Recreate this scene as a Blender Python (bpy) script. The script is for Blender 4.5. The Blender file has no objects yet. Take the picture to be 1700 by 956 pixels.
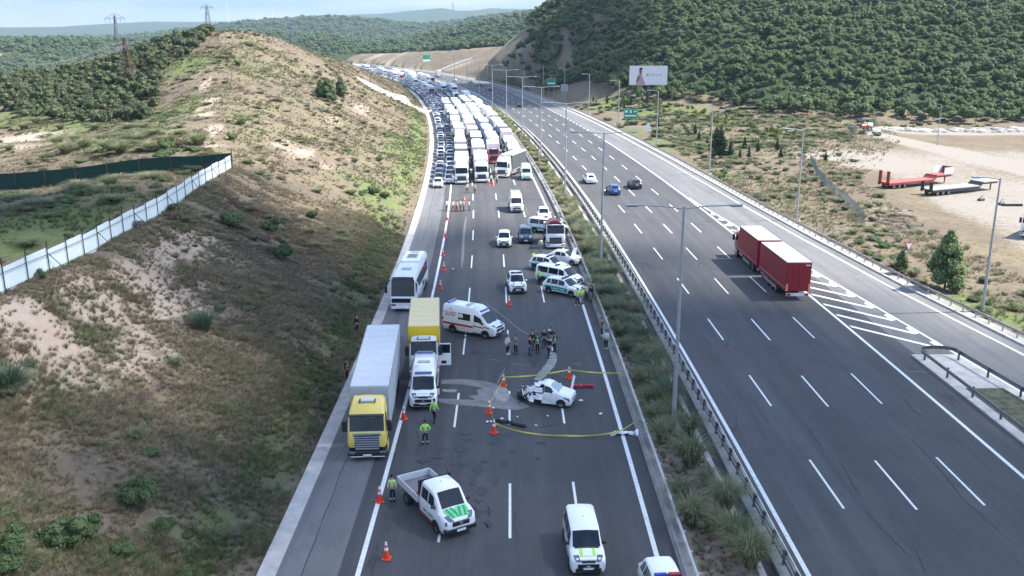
import bpy, bmesh, math, random
import numpy as np
from mathutils import Vector, Matrix
S = bpy.context.scene
COL = S.collection
PI = math.pi
# ------------------------------------------------------------------ camera
CAM_H, PITCH, FPX, CXP, CYP = 26.1, math.atan(423/1550.), 1550., 850., 478.
cd = bpy.data.cameras.new('camera'); cam = bpy.data.objects.new('camera', cd); COL.objects.link(cam)
cd.sensor_width = 36; cd.lens = 36*FPX/1700; cd.clip_start = 1; cd.clip_end = 30000
cam.location = (0, 0, CAM_H); cam.rotation_euler = (PI/2-PITCH, 0, 0)
S.camera = cam
# ------------------------------------------------------------------ sky, sun, exposure
SUN_EL, SUN_AZ = math.radians(50), math.radians(86)      # azimuth clockwise from +Y
W = bpy.data.worlds.new('World'); S.world = W; W.use_nodes = True
nt = W.node_tree; bg = nt.nodes['Background']; bg.inputs[1].default_value = 0.135
sky = nt.nodes.new('ShaderNodeTexSky'); sky.sky_type = 'NISHITA'; sky.sun_disc = False
sky.sun_elevation = SUN_EL; sky.sun_rotation = SUN_AZ; sky.altitude = 120
sky.air_density = 1.0; sky.dust_density = 0.3; sky.ozone_density = 3.0
# thin white cloud streaks in the sky
tc = nt.nodes.new('ShaderNodeTexCoord'); mp = nt.nodes.new('ShaderNodeMapping'); mp.inputs['Scale'].default_value = (1.6, 1.6, 14)
nz = nt.nodes.new('ShaderNodeTexNoise'); nz.inputs['Scale'].default_value = 2.2; nz.inputs['Detail'].default_value = 7
rp = nt.nodes.new('ShaderNodeValToRGB'); rp.color_ramp.elements[0].position = .47; rp.color_ramp.elements[1].position = .68
mx = nt.nodes.new('ShaderNodeMixRGB'); mx.inputs[2].default_value = (4.6, 5.0, 5.7, 1)
nt.links.new(tc.outputs['Generated'], mp.inputs[0]); nt.links.new(mp.outputs[0], nz.inputs['Vector'])
nt.links.new(nz.outputs[0], rp.inputs[0]); nt.links.new(rp.outputs[0], mx.inputs[0])
nt.links.new(sky.outputs[0], mx.inputs[1])
# paler, calmer blue low over the horizon all the way round
spz = nt.nodes.new('ShaderNodeSeparateXYZ'); nt.links.new(tc.outputs['Generated'], spz.inputs[0])
mh = nt.nodes.new('ShaderNodeMapRange'); mh.interpolation_type = 'SMOOTHSTEP'; mh.inputs[1].default_value = .03; mh.inputs[2].default_value = .30; nt.links.new(spz.outputs[2], mh.inputs[0])
hc = nt.nodes.new('ShaderNodeMixRGB'); hc.inputs[1].default_value = (1.05, 1.55, 2.15, 1); hc.inputs[2].default_value = (2.3, 2.45, 2.6, 1)
rp2 = nt.nodes.new('ShaderNodeValToRGB'); rp2.color_ramp.elements[0].position = .42; rp2.color_ramp.elements[1].position = .66
nt.links.new(nz.outputs[0], rp2.inputs[0]); nt.links.new(rp2.outputs[0], hc.inputs[0])
fin = nt.nodes.new('ShaderNodeMixRGB'); nt.links.new(mh.outputs[0], fin.inputs[0]); nt.links.new(hc.outputs[0], fin.inputs[1]); nt.links.new(mx.outputs[0], fin.inputs[2])
nt.links.new(fin.outputs[0], bg.inputs[0])
sl = bpy.data.lights.new('sun', 'SUN'); so = bpy.data.objects.new('sun', sl); COL.objects.link(so)
sl.energy = 4.9; sl.angle = math.radians(0.53); sl.color = (1, .945, .85)
SUNV = Vector((math.sin(SUN_AZ)*math.cos(SUN_EL), math.cos(SUN_AZ)*math.cos(SUN_EL), math.sin(SUN_EL)))
so.rotation_euler = SUNV.to_track_quat('Z', 'Y').to_euler(); so.location = SUNV*400
S.view_settings.view_transform = 'Standard'; S.view_settings.look = 'None'
S.view_settings.exposure = 1.45; S.view_settings.gamma = 1
S.cycles.use_denoising = True
S.cycles.max_bounces = 6; S.cycles.transparent_max_bounces = 12; S.cycles.volume_bounces = 0

# ------------------------------------------------------------------ materials
MATS = {}
def _n(nt, t, **kw):
    n = nt.nodes.new(t)
    for k, v in kw.items():
        if k in ('operation', 'blend_type', 'noise_dimensions', 'feature', 'distance'): setattr(n, k, v)
        else: n.inputs[k.replace('_', ' ')].default_value = v
    return n
def mat(name, col, rough=.6, metal=0, coat=0, var=.12, scale=3., bump=0, bscale=30., emit=0, spec=.5, coord='Object', dirt=0, trans=0):
    if name in MATS: return MATS[name]
    m = bpy.data.materials.new(name); MATS[name] = m; m.use_nodes = True; nt = m.node_tree
    b = nt.nodes['Principled BSDF']; b.inputs['Roughness'].default_value = rough; b.inputs['Metallic'].default_value = metal
    b.inputs['Coat Weight'].default_value = coat; b.inputs['Coat Roughness'].default_value = .08
    b.inputs['Specular IOR Level'].default_value = spec
    c = nt.nodes.new('ShaderNodeTexCoord')
    nz = _n(nt, 'ShaderNodeTexNoise', Scale=scale, Detail=5., Roughness=.6)
    nt.links.new(c.outputs[coord], nz.inputs['Vector'])
    hs = nt.nodes.new('ShaderNodeMixRGB'); hs.blend_type = 'MULTIPLY'; hs.inputs[0].default_value = 1
    hs.inputs[1].default_value = (*col, 1)
    mr = nt.nodes.new('ShaderNodeMapRange'); mr.inputs[1].default_value = .3; mr.inputs[2].default_value = .7
    mr.inputs[3].default_value = 1-var; mr.inputs[4].default_value = 1+var
    nt.links.new(nz.outputs[0], mr.inputs[0]); nt.links.new(mr.outputs[0], hs.inputs[2])
    out = hs.outputs[0]
    if dirt:
        n2 = _n(nt, 'ShaderNodeTexNoise', Scale=1.3, Detail=8., Roughness=.7); nt.links.new(c.outputs[coord], n2.inputs['Vector'])
        r2 = nt.nodes.new('ShaderNodeMapRange'); r2.inputs[1].default_value = .5; r2.inputs[2].default_value = .75; r2.inputs[4].default_value = dirt
        nt.links.new(n2.outputs[0], r2.inputs[0])
        md = nt.nodes.new('ShaderNodeMixRGB'); md.inputs[2].default_value = (.16, .14, .12, 1)
        nt.links.new(r2.outputs[0], md.inputs[0]); nt.links.new(out, md.inputs[1]); out = md.outputs[0]
    nt.links.new(out, b.inputs['Base Color'])
    if bump:
        nb = _n(nt, 'ShaderNodeTexNoise', Scale=bscale, Detail=4.); nt.links.new(c.outputs[coord], nb.inputs['Vector'])
        bp = nt.nodes.new('ShaderNodeBump'); bp.inputs['Strength'].default_value = bump; bp.inputs['Distance'].default_value = .03
        nt.links.new(nb.outputs[0], bp.inputs['Height']); nt.links.new(bp.outputs[0], b.inputs['Normal'])
    if emit:
        b.inputs['Emission Color'].default_value = (*col, 1); b.inputs['Emission Strength'].default_value = emit
    if trans: b.inputs['Transmission Weight'].default_value = trans
    return m
def leafmat(name, c1, c2, scale=.6, trl=.25, rand=True):
    """foliage: two greens mixed by a world-space noise and per-object random"""
    if name in MATS: return MATS[name]
    m = bpy.data.materials.new(name); MATS[name] = m; m.use_nodes = True; nt = m.node_tree
    b = nt.nodes['Principled BSDF']; b.inputs['Roughness'].default_value = .65; b.inputs['Specular IOR Level'].default_value = .25
    g = nt.nodes.new('ShaderNodeNewGeometry')
    nz = _n(nt, 'ShaderNodeTexNoise', Scale=scale, Detail=4.); nt.links.new(g.outputs['Position'], nz.inputs['Vector'])
    n2 = _n(nt, 'ShaderNodeTexNoise', Scale=.05, Detail=2.); nt.links.new(g.outputs['Position'], n2.inputs['Vector'])
    oi = nt.nodes.new('ShaderNodeObjectInfo')
    ad = nt.nodes.new('ShaderNodeMath'); ad.operation = 'MULTIPLY_ADD'; ad.inputs[1].default_value = .45
    nt.links.new(oi.outputs['Random'], ad.inputs[0]); nt.links.new(nz.outputs[0], ad.inputs[2])
    a2 = nt.nodes.new('ShaderNodeMath'); a2.operation = 'ADD'; nt.links.new(ad.outputs[0], a2.inputs[0]); nt.links.new(n2.outputs[0], a2.inputs[1])
    mr = nt.nodes.new('ShaderNodeMapRange'); mr.inputs[1].default_value = .8; mr.inputs[2].default_value = 1.65
    nt.links.new(a2.outputs[0], mr.inputs[0])
    mxx = nt.nodes.new('ShaderNodeMixRGB'); mxx.inputs[1].default_value = (*c1, 1); mxx.inputs[2].default_value = (*c2, 1)
    nt.links.new(mr.outputs[0], mxx.inputs[0]); nt.links.new(mxx.outputs[0], b.inputs['Base Color'])
    tr = nt.nodes.new('ShaderNodeBsdfTranslucent'); nt.links.new(mxx.outputs[0], tr.inputs[0])
    ms = nt.nodes.new('ShaderNodeMixShader'); ms.inputs[0].default_value = trl
    nt.links.new(b.outputs[0], ms.inputs[1]); nt.links.new(tr.outputs[0], ms.inputs[2])
    nt.links.new(ms.outputs[0], nt.nodes['Material Output'].inputs[0])
    return m

def paint(name, col, **k):
    return mat(name, col, **{**dict(rough=.35, coat=.6, var=.03, scale=1.5), **k})
white = lambda: paint('white_paint', (.78, .79, .80))
glass = lambda: mat('dark_glass', (.010, .016, .024), rough=.06, spec=.42, var=.5, scale=1.1)
black = lambda: mat('black_plastic', (.018, .018, .02), rough=.5)
rubber = lambda: mat('tyre_rubber', (.02, .02, .021), rough=.85)
rimm = lambda: mat('wheel_rim_metal', (.42, .43, .45), rough=.35, metal=.7)
chrome = lambda: mat('chrome_trim', (.6, .61, .63), rough=.2, metal=.9)
lampm = lambda: mat('lamp_lens', (.10, .115, .14), rough=.08, spec=.9, var=.6, scale=9.)
redl = lambda: mat('red_lens', (.45, .015, .012), rough=.15)
platem = lambda: mat('number_plate_white', (.72, .73, .74), rough=.4)
steel = lambda: mat('galvanised_steel', (.42, .43, .44), rough=.45, metal=.55, var=.15, dirt=.3)

# ------------------------------------------------------------------ mesh builder
class MB:
    def __init__(s): s.v = []; s.f = []; s.m = []; s.mats = []
    def mi(s, m):
        if m is None: m = white()
        if m not in s.mats: s.mats.append(m)
        return s.mats.index(m)
    def add(s, vs, fs, m):
        o = len(s.v); s.v += [tuple(p) for p in vs]; k = s.mi(m)
        for f in fs: s.f.append(tuple(i+o for i in f)); s.m.append(k)
    def box(s, x0, x1, y0, y1, z0, z1, m, bev=0):
        if bev:
            b = min(bev, (x1-x0)*.45, (y1-y0)*.45, (z1-z0)*.45); vs = []; idx = {}
            bm = bmesh.new(); bmesh.ops.create_cube(bm, size=1)
            for v in bm.verts: v.co = ((x0+x1)/2+v.co.x*(x1-x0), (y0+y1)/2+v.co.y*(y1-y0), (z0+z1)/2+v.co.z*(z1-z0))
            bmesh.ops.bevel(bm, geom=bm.edges[:], offset=b, segments=1, affect='EDGES'); bm.verts.index_update()
            s.add([v.co[:] for v in bm.verts], [[v.index for v in f.verts] for f in bm.faces], m); bm.free(); return
        s.add([(x, y, z) for z in (z0, z1) for y in (y0, y1) for x in (x0, x1)],
              [(0,2,3,1),(4,5,7,6),(0,1,5,4),(2,6,7,3),(0,4,6,2),(1,3,7,5)], m)
    def hexa(s, b, t, m):      # 4 bottom (ccw), 4 top
        s.add(list(b)+list(t), [(3,2,1,0),(4,5,6,7),(0,1,5,4),(1,2,6,5),(2,3,7,6),(3,0,4,7)], m)
    def cyl(s, p0, p1, r0, r1=None, n=10, m=None, cap=True):
        r1 = r0 if r1 is None else r1; p0 = Vector(p0); p1 = Vector(p1); d = (p1-p0).normalized()
        a = d.orthogonal().normalized(); b = d.cross(a); vs = []
        for p, r in ((p0, r0), (p1, r1)):
            for i in range(n):
                t = 2*PI*i/n; vs.append(p+(a*math.cos(t)+b*math.sin(t))*r)
        fs = [(i, (i+1) % n, n+(i+1) % n, n+i) for i in range(n)]
        if cap: fs += [tuple(range(n-1, -1, -1)), tuple(range(n, 2*n))]
        s.add(vs, fs, m)
    def tube(s, pts, r, n=6, m=None):
        for a, b in zip(pts[:-1], pts[1:]): s.cyl(a, b, r, r, n, m)
    def poly(s, pts, m): s.add(pts, [tuple(range(len(pts)))], m)
    def slab(s, pts, z0, z1, m):
        n = len(pts); s.add([(x, y, z0) for x, y in pts]+[(x, y, z1) for x, y in pts],
            [tuple(range(n-1, -1, -1)), tuple(range(n, 2*n))]+[(i, (i+1) % n, n+(i+1) % n, n+i) for i in range(n)], m)
    def ball(s, c, r, m, n=8, k=5, sc=(1, 1, 1)):
        vs = [(c[0], c[1], c[2]-r*sc[2])]
        for j in range(1, k):
            ph = -PI/2+PI*j/k
            for i in range(n):
                t = 2*PI*i/n; vs.append((c[0]+r*sc[0]*math.cos(ph)*math.cos(t), c[1]+r*sc[1]*math.cos(ph)*math.sin(t), c[2]+r*sc[2]*math.sin(ph)))
        vs.append((c[0], c[1], c[2]+r*sc[2])); fs = [(0, 1+(i+1) % n, 1+i) for i in range(n)]
        for j in range(k-2):
            for i in range(n):
                a = 1+j*n; fs.append((a+i, a+(i+1) % n, a+n+(i+1) % n, a+n+i))
        a = 1+(k-2)*n; fs += [(a+i, a+(i+1) % n, len(vs)-1) for i in range(n)]
        s.add(vs, fs, m)
    def mesh(s, name, smooth=0):
        me = bpy.data.meshes.new(name); me.from_pydata(s.v, [], s.f)
        for m in s.mats: me.materials.append(m)
        me.polygons.foreach_set('material_index', s.m); me.update()
        if smooth:
            me.polygons.foreach_set('use_smooth', [True]*len(me.polygons)); me.set_sharp_from_angle(angle=math.radians(smooth))
        return me
    def build(s, name, parent=None, smooth=0, **kw):
        o = bpy.data.objects.new(name, s.mesh(name, smooth)); COL.objects.link(o)
        if parent: o.parent = parent
        tag(o, **kw); return o
def tag(o, label=None, cat=None, group=None, kind=None, loc=None, rotz=None):
    if label: o['label'] = label
    if cat: o['category'] = cat
    if group: o['group'] = group
    if kind: o['kind'] = kind
    if loc is not None: o.location = loc
    if rotz is not None: o.rotation_euler = (0, 0, rotz)
    return o
def thing(name, label, cat, loc=(0, 0, 0), rotz=0, group=None):
    o = bpy.data.objects.new(name, None); COL.objects.link(o); o.empty_display_size = .3
    return tag(o, label, cat, group, None, loc, rotz)
KIDS = {}
def kids(o):
    return [c for c in o.children]
def dup(root, loc=None, rotz=None, label=None, group=None, recolor=None, scale=None):
    def cp(o, par):
        c = o.copy(); COL.objects.link(c); c.parent = par
        if recolor:
            for i, sl_ in enumerate(c.material_slots):
                if sl_.material and sl_.material.name in recolor:
                    nm_ = sl_.material.name; sl_.link = 'OBJECT'; sl_.material = recolor[nm_]
        for k in list(o.children):
            if k.name in SNAP: cp(k, c)
        return c
    global SNAP
    SNAP = set(x.name for x in root.children_recursive)
    r = cp(root, None)
    if loc is not None: r.location = loc
    if rotz is not None: r.rotation_euler = (0, 0, rotz)
    if label: r['label'] = label
    if group: r['group'] = group
    if scale is not None: r.scale = (scale,)*3 if not isinstance(scale, tuple) else scale
    return r

# ------------------------------------------------------------------ pixel rays of the survey photo -> places on the ground
def ray(u, v):
    x = (u-CXP)/FPX; y = (CYP-v)/FPX
    return np.array([x, math.cos(PITCH)+y*math.sin(PITCH), -math.sin(PITCH)+y*math.cos(PITCH)])
def g(u, v, z=0.):
    d = ray(u, v); t = (z-CAM_H)/d[2]; return float(d[0]*t), float(d[1]*t)
def atY(u, v, Y):
    d = ray(u, v); t = Y/d[1]; return float(d[0]*t), Y, float(CAM_H+d[2]*t)
HAZE = 0.8e-4
rng = np.random.default_rng(7); random.seed(7)

# ------------------------------------------------------------------ road reference line (left edge line of the near carriageway)
RS = np.arange(-60, 1100.1, 2.0)
_hd = []; _h = 0.002; _x, _y = -7.5, -60.; RX = []; RY = []; RH = []
for s_ in RS:
    RX.append(_x); RY.append(_y); RH.append(_h)
    k_ = 0 if s_ < 50 else (1/2330. if s_ < 420 else 1/1400.)
    _h += k_*2; _x += -math.sin(_h)*2; _y += math.cos(_h)*2
RX = np.array(RX); RY = np.array(RY); RH = np.array(RH)
def road(s, q, z=0.):
    x = np.interp(s, RS, RX); y = np.interp(s, RS, RY); h = np.interp(s, RS, RH)
    return (float(x+q*math.cos(h)), float(y+q*math.sin(h)), z)
def rhead(s): return float(np.interp(s, RS, RH))
def road_sq(X, Y):
    """nearest station and offset for arrays"""
    X = np.asarray(X, float); Y = np.asarray(Y, float); sh = X.shape; X = X.ravel(); Y = Y.ravel()
    s = np.clip(Y, -58, 1090).copy()
    for _ in range(8):
        h = np.interp(s, RS, RH); dx = X-np.interp(s, RS, RX); dy = Y-np.interp(s, RS, RY)
        s = np.clip(s+(-np.sin(h)*dx+np.cos(h)*dy)*.9, -59, 1095)
    h = np.interp(s, RS, RH); dx = X-np.interp(s, RS, RX); dy = Y-np.interp(s, RS, RY)
    return s.reshape(sh), (np.cos(h)*dx+np.sin(h)*dy).reshape(sh)
def xy2sq(x, y):
    a, b = road_sq(np.array([x]), np.array([y])); return float(a[0]), float(b[0])
Q_R5 = lambda s: np.interp(s, [0, 60, 74, 94, 120, 145, 180, 250, 2000], [58., 52.4, 50.9, 48.7, 47.0, 46.0, 45.4, 45., 45.])
Q_GORE = lambda s: np.interp(s, [0, 60, 77, 103, 122, 146], [52., 46.7, 45.1, 42.7, 41.0, 39.3])
Q_R0, Q_R4, Q_L4 = 22.5, 38.9, 15.2
# ================================================================== TERRAIN
CP = []   # control points x,y,z
def cp(x, y, z): CP.append((x, y, z))
def cpy(u, v, Y): CP.append(atY(u, v, Y))
for s_ in (-30, 0, 30, 60, 90, 120, 155, 190, 230, 270, 310, 350, 400, 450, 500, 560, 620):
    x, y, _ = road(s_, -6); cp(x, y, 0)
    x, y, _ = road(s_, 20); cp(x, y, 0)
    x, y, _ = road(s_, float(Q_R5(s_))+3); cp(x, y, 0)
FZ = lambda y: np.interp(y, [31, 57, 70, 86, 98, 117], [11.1, 10.5, 9.8, 9.35, 9.55, 9.5])
def cps(u, v, k):
    """where the sight line meets a bank rising k per metre from the gutter"""
    best = None
    for Y in np.arange(30, 420, 1.5):
        x, y, z = atY(u, v, Y); s_, q_ = xy2sq(x, y)
        if z < k*max(0, -5.3-q_): best = (x, y, z); break
    if best: CP.append(best)

for u, v in ((100, 760), (250, 640), (330, 540), (400, 700), (450, 560), (480, 450), (540, 400), (560, 340), (600, 300), (620, 260), (650, 230), (655, 200), (300, 860), (660, 330)): cps(u, v, .50)
for u, v in ((420, 330), (440, 300), (600, 200), (560, 230)): cps(u, v, .42)
for y in (-30, 0, 25): cp(-30, y, 10.4); cp(-22, y, 7.6)
for y in (31, 45, 58, 70, 80, 90, 100, 109, 118): cp(-29.7-5.8*(y-31)/87, y, FZ(y)); cp(-33.0-5.8*(y-31)/87, y, FZ(y)-.2)
for y in (-20, 30, 70, 105): cp(-48, y, 9.0); cp(-80, y, 7.0); cp(-130, y, 6.2)
cpy(250, 300, 119); cpy(130, 312, 119); cpy(0, 319, 119); cp(-120, 119, 6.0)
cpy(300, 258, 133); cpy(20, 240, 170); cpy(150, 240, 165); cpy(345, 240, 138); cpy(340, 190, 160); cpy(480, 240, 152); cpy(440, 255, 136)
cpy(60, 192, 215); cpy(-100, 190, 220); cpy(340, 150, 190); cpy(335, 120, 212); cpy(330, 96, 232); cpy(250, 195, 195); cpy(200, 150, 225)
cpy(368, 47, 268); cpy(310, 62, 264); cpy(200, 105, 260); cpy(90, 128, 260); cpy(0, 140, 260); cpy(-200, 140, 265)
cpy(440, 55, 275); cpy(500, 79, 290); cpy(545, 96, 320); cpy(572, 101, 350); cpy(590, 109, 395); cpy(597, 115, 440); cpy(556, 95, 330)
cpy(480, 130, 230); cpy(420, 180, 188); cpy(560, 165, 232); cpy(600, 140, 290)
cp(-130, 380, -6); cp(-84, 350, 9); cp(-100, 320, 10); cp(-200, 340, -6); cp(-300, 300, -6); cp(-300, 200, 2); cp(-180, 560, -12); cp(-160, 640, -10); cp(-400, 600, -15); cp(-120, 470, -8)
# right verge, lot, forest foot and mountain
for X, Y, Z in ((60, 60, -.3), (60, 100, -.3), (75, 130, -.2), (75, 160, -.1), (100, 160, -.1), (120, 120, 0), (55, 200, .6), (80, 200, .3), (100, 240, .2),
                (150, 180, .2), (150, 250, .5), (200, 260, 1.), (60, 270, 2.0), (90, 268, 1.), (45, 325, 2.5), (20, 385, 2.5), (-10, 440, 3.), (48, 290, 2.), (70, 30, -.4), (110, 60, -.2), (160, 80, 0)): cp(X, Y, Z)
for u, v, Y, dz in ((1000, 174, 335, 0), (1250, 200, 290, 0), (1450, 208, 275, 0), (1750, 210, 272, 0), (905, 160, 420, 0)): cpy(u, v, Y)
for X, Y, Z in ((60, 380, 22), (100, 340, 20), (150, 330, 17), (220, 330, 15), (320, 330, 13), (60, 450, 42), (110, 430, 44), (180, 430, 44), (280, 430, 42), (400, 430, 36),
                (24, 480, 27), (-6, 500, 20), (-6, 560, 20), (8, 620, 24), (30, 560, 46), (60, 560, 62), (-5, 700, 18), (60, 480, 44), (150, 560, 72), (300, 560, 76), (450, 560, 66), (100, 700, 84), (300, 700, 95), (500, 700, 95)): cp(X, Y, Z)
# cut slope behind the far bend

CPA = np.array(CP)
def _U(d2): return np.where(d2 > 1e-9, .5*d2*np.log(d2+1e-12), 0)
def _tps(P, Zv, lam=.02):
    n = len(P); sc = 100.; P = P/sc
    K = _U(((P[:, None]-P[None])**2).sum(-1))+np.eye(n)*lam
    A = np.zeros((n+3, n+3)); A[:n, :n] = K; A[:n, n] = 1; A[:n, n+1:] = P; A[n, :n] = 1; A[n+1:, :n] = P.T
    w = np.linalg.solve(A, np.concatenate([Zv, np.zeros(3)])); return P, w, sc
_TP, _TW, _TSC = _tps(CPA[:, :2], CPA[:, 2])
def tps(X, Y):
    out = np.zeros(X.size); q = np.stack([X.ravel(), Y.ravel()], 1)/_TSC
    for a in range(0, len(q), 20000):
        c = q[a:a+20000]; out[a:a+20000] = _U(((c[:, None]-_TP[None])**2).sum(-1)) @ _TW[:-3]+_TW[-3]+c @ _TW[-2:]
    return out.reshape(X.shape)
def vnoise(X, Y, seed=0):
    xi = np.floor(X).astype(np.int64); yi = np.floor(Y).astype(np.int64); fx = X-xi; fy = Y-yi
    fx = fx*fx*(3-2*fx); fy = fy*fy*(3-2*fy)
    def h(a, b):
        n = (a*374761393+b*668265263+seed*1442695041) & 0x7fffffff
        n = ((n ^ (n >> 13))*1274126177) & 0x7fffffff
        return ((n ^ (n >> 16)) & 0xffff)/65535.
    return (h(xi, yi)*(1-fx)+h(xi+1, yi)*fx)*(1-fy)+(h(xi, yi+1)*(1-fx)+h(xi+1, yi+1)*fx)*fy*1.0
def fbm(X, Y, sc, oct=4, seed=0):
    o = 0; a = 1; t = 0
    for i in range(oct): o = o+a*vnoise(X/sc*2**i, Y/sc*2**i, seed+i); t += a; a *= .5
    return o/t-.5
def sstep(a, b, x): t = np.clip((x-a)/(b-a), 0, 1); return t*t*(3-2*t)
FAR = [ # distance, half depth, skyline (u,v)
 (5600, 900, [(-2000, 48), (-300, 44), (0, 41), (110, 42), (200, 36), (300, 34), (400, 34), (470, 30), (560, 25), (650, 18), (720, 14), (790, 11), (850, 12), (1000, 6), (4000, 20)]),
 (2700, 500, [(-2000, 80), (0, 70), (200, 62), (330, 48), (400, 36), (470, 31), (560, 29), (640, 33), (700, 40), (780, 30), (860, 22), (1000, 0), (4000, 0)]),
 (1350, 260, [(-2000, 75), (0, 66), (120, 66), (210, 72), (330, 66), (450, 60), (540, 60), (600, 75), (680, 70), (770, 50), (850, 35), (1000, 10), (4000, 0)])]
def far_h(X, Y):
    base = -22+8*fbm(X, Y, 400, 3, 5)
    u = CXP+FPX*X/np.maximum(Y*math.cos(PITCH), 1)*1.0
    for D, w, sk in FAR:
        sk = np.array(sk); v = np.interp(u, sk[:, 0], sk[:, 1])
        ang = PITCH-np.arctan((CYP-v)/FPX); top = CAM_H-D*np.tan(ang)*1.0
        r = (Y-D)/w
        k = np.exp(-r*r)*(.9+.35*(fbm(X, Y, 260, 3, D))) 
        base = np.maximum(base, -22+(top+22)*np.clip(k, 0, 1))
    return base
def ground_h(X, Y):
    X = np.asarray(X, float); Y = np.asarray(Y, float)
    s, q = road_sq(X, Y)
    rel = fbm(X, Y, 9, 4, 1)*.7+fbm(X, Y, 40, 3, 2)*1.2
    # rills running down the cut slope
    rl = (vnoise(s/1.4+fbm(X, Y, 6, 2, 8)*3, q/14, 3)-.5)*.28*sstep(-7, -14, q)*sstep(-60, -30, q)
    dl = np.maximum(-5.0-q, q-(Q_R5(s)+2.6)); onroad = (dl < 0)
    amp = sstep(2, 14, dl)*(1+.5*(q < -6)*(Y < 320))
    lot = sstep(62, 74, X)*sstep(60, 90, Y)*(1-sstep(235, 262, Y))
    fcx = -29.7-5.8*(Y-31)/87; calm = 1-.85*np.exp(-((X-fcx)/2.6)**2)*(Y < 126)
    z = tps(X, Y)+((rel*(1-.85*lot)+rl)*amp)*calm
    wf = np.exp(-((X-fcx)/2.2)**2)*sstep(24, 32, Y)*(1-sstep(118, 124, Y)); z = z*(1-wf)+FZ(Y)*wf
    k = sstep(0, 5, dl); near = (s < 1090)*(s > -58)
    zz = np.where(onroad, -.32, z*k-.02*(1-k))
    z = np.where(near > 0, zz, z)
    hs = sstep(560, 900, Y)+0*X
    zf = far_h(X, Y)
    side = sstep(430, 900, np.abs(X))*sstep(-60, 200, Y)
    w = np.maximum(hs, side)
    rightside = sstep(20, 110, X)*(1-sstep(1500, 2600, Y))   # the wooded mountain carries on
    tallr = 70+14*fbm(X, Y, 200, 3, 9)+(Y-560)*.03
    zf = np.where(rightside > 0, zf*(1-rightside)+tallr*rightside*(sstep(250, 560, Y)), zf)
    z = z*(1-w)+zf*w
    cut = np.minimum(np.maximum(q-49, 0)*.36, np.interp(s, [400, 450, 520, 640, 760, 850, 1000], [2, 18, 23, 18.5, 12.5, 9, 5]))*sstep(395, 450, s)*(1-sstep(130, 200, q))*(1-sstep(940, 1060, s))+fbm(X, Y, 22, 3, 33)*1.6*sstep(52, 60, q)
    z = np.where((s > 395) & (q > 48) & (s < 1080), np.maximum(z, cut), z)
    return np.where(onroad & (s > -58) & (s < 1000), -.32, z)
def axis(vals):
    out = [vals[0][0]]
    for (a, st), (b, st2) in zip(vals[:-1], vals[1:]):
        n = max(1, int(round((b-a)/((st+st2)/2)))); t = np.linspace(0, 1, n+1)[1:]
        out += list(a+(b-a)*(t*(1+(st2-st)/(st+st2)*0)+0))
    return np.array(out)
GX = axis([(-7000, 400), (-1500, 120), (-500, 25), (-200, 5), (-90, 1.4), (-10, 1.0), (50, 1.4), (130, 3.5), (300, 12), (700, 50), (1500, 150), (7000, 400)])
GY = axis([(-200, 40), (-40, 5), (25, 1.0), (100, 1.1), (200, 2.), (350, 3.), (480, 5), (700, 9), (1000, 22), (1800, 45), (3200, 80), (7500, 300)])
XX, YY = np.meshgrid(GX, GY); ZZ = ground_h(XX, YY)
def hz(x, y):
    """height of the ground sheet at one place (bilinear on the sheet itself)"""
    i = int(np.clip(np.searchsorted(GX, x)-1, 0, len(GX)-2)); j = int(np.clip(np.searchsorted(GY, y)-1, 0, len(GY)-2))
    fx = (x-GX[i])/(GX[i+1]-GX[i]); fy = (y-GY[j])/(GY[j+1]-GY[j])
    return float((ZZ[j, i]*(1-fx)+ZZ[j, i+1]*fx)*(1-fy)+(ZZ[j+1, i]*(1-fx)+ZZ[j+1, i+1]*fx)*fy)
def hzv(x, y):
    i = np.clip(np.searchsorted(GX, x)-1, 0, len(GX)-2); j = np.clip(np.searchsorted(GY, y)-1, 0, len(GY)-2)
    fx = (x-GX[i])/(GX[i+1]-GX[i]); fy = (y-GY[j])/(GY[j+1]-GY[j])
    return (ZZ[j, i]*(1-fx)+ZZ[j, i+1]*fx)*(1-fy)+(ZZ[j+1, i]*(1-fx)+ZZ[j+1, i+1]*fx)*fy
def hit(u, v, tmax=7000):
    d = ray(u, v); t = 25.; st = 1.
    while t < tmax:
        p = d*t; zg = hz(p[0], p[1]) 
        if CAM_H+p[2] < zg:
            a, b = t-st, t
            for _ in range(12):
                m_ = (a+b)/2; p = d*m_
                if CAM_H+p[2] < hz(p[0], p[1]): b = m_
                else: a = m_
            p = d*b; return float(p[0]), float(p[1]), hz(p[0], p[1])
        st = max(.5, t*.008); t += st
    return None
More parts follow.
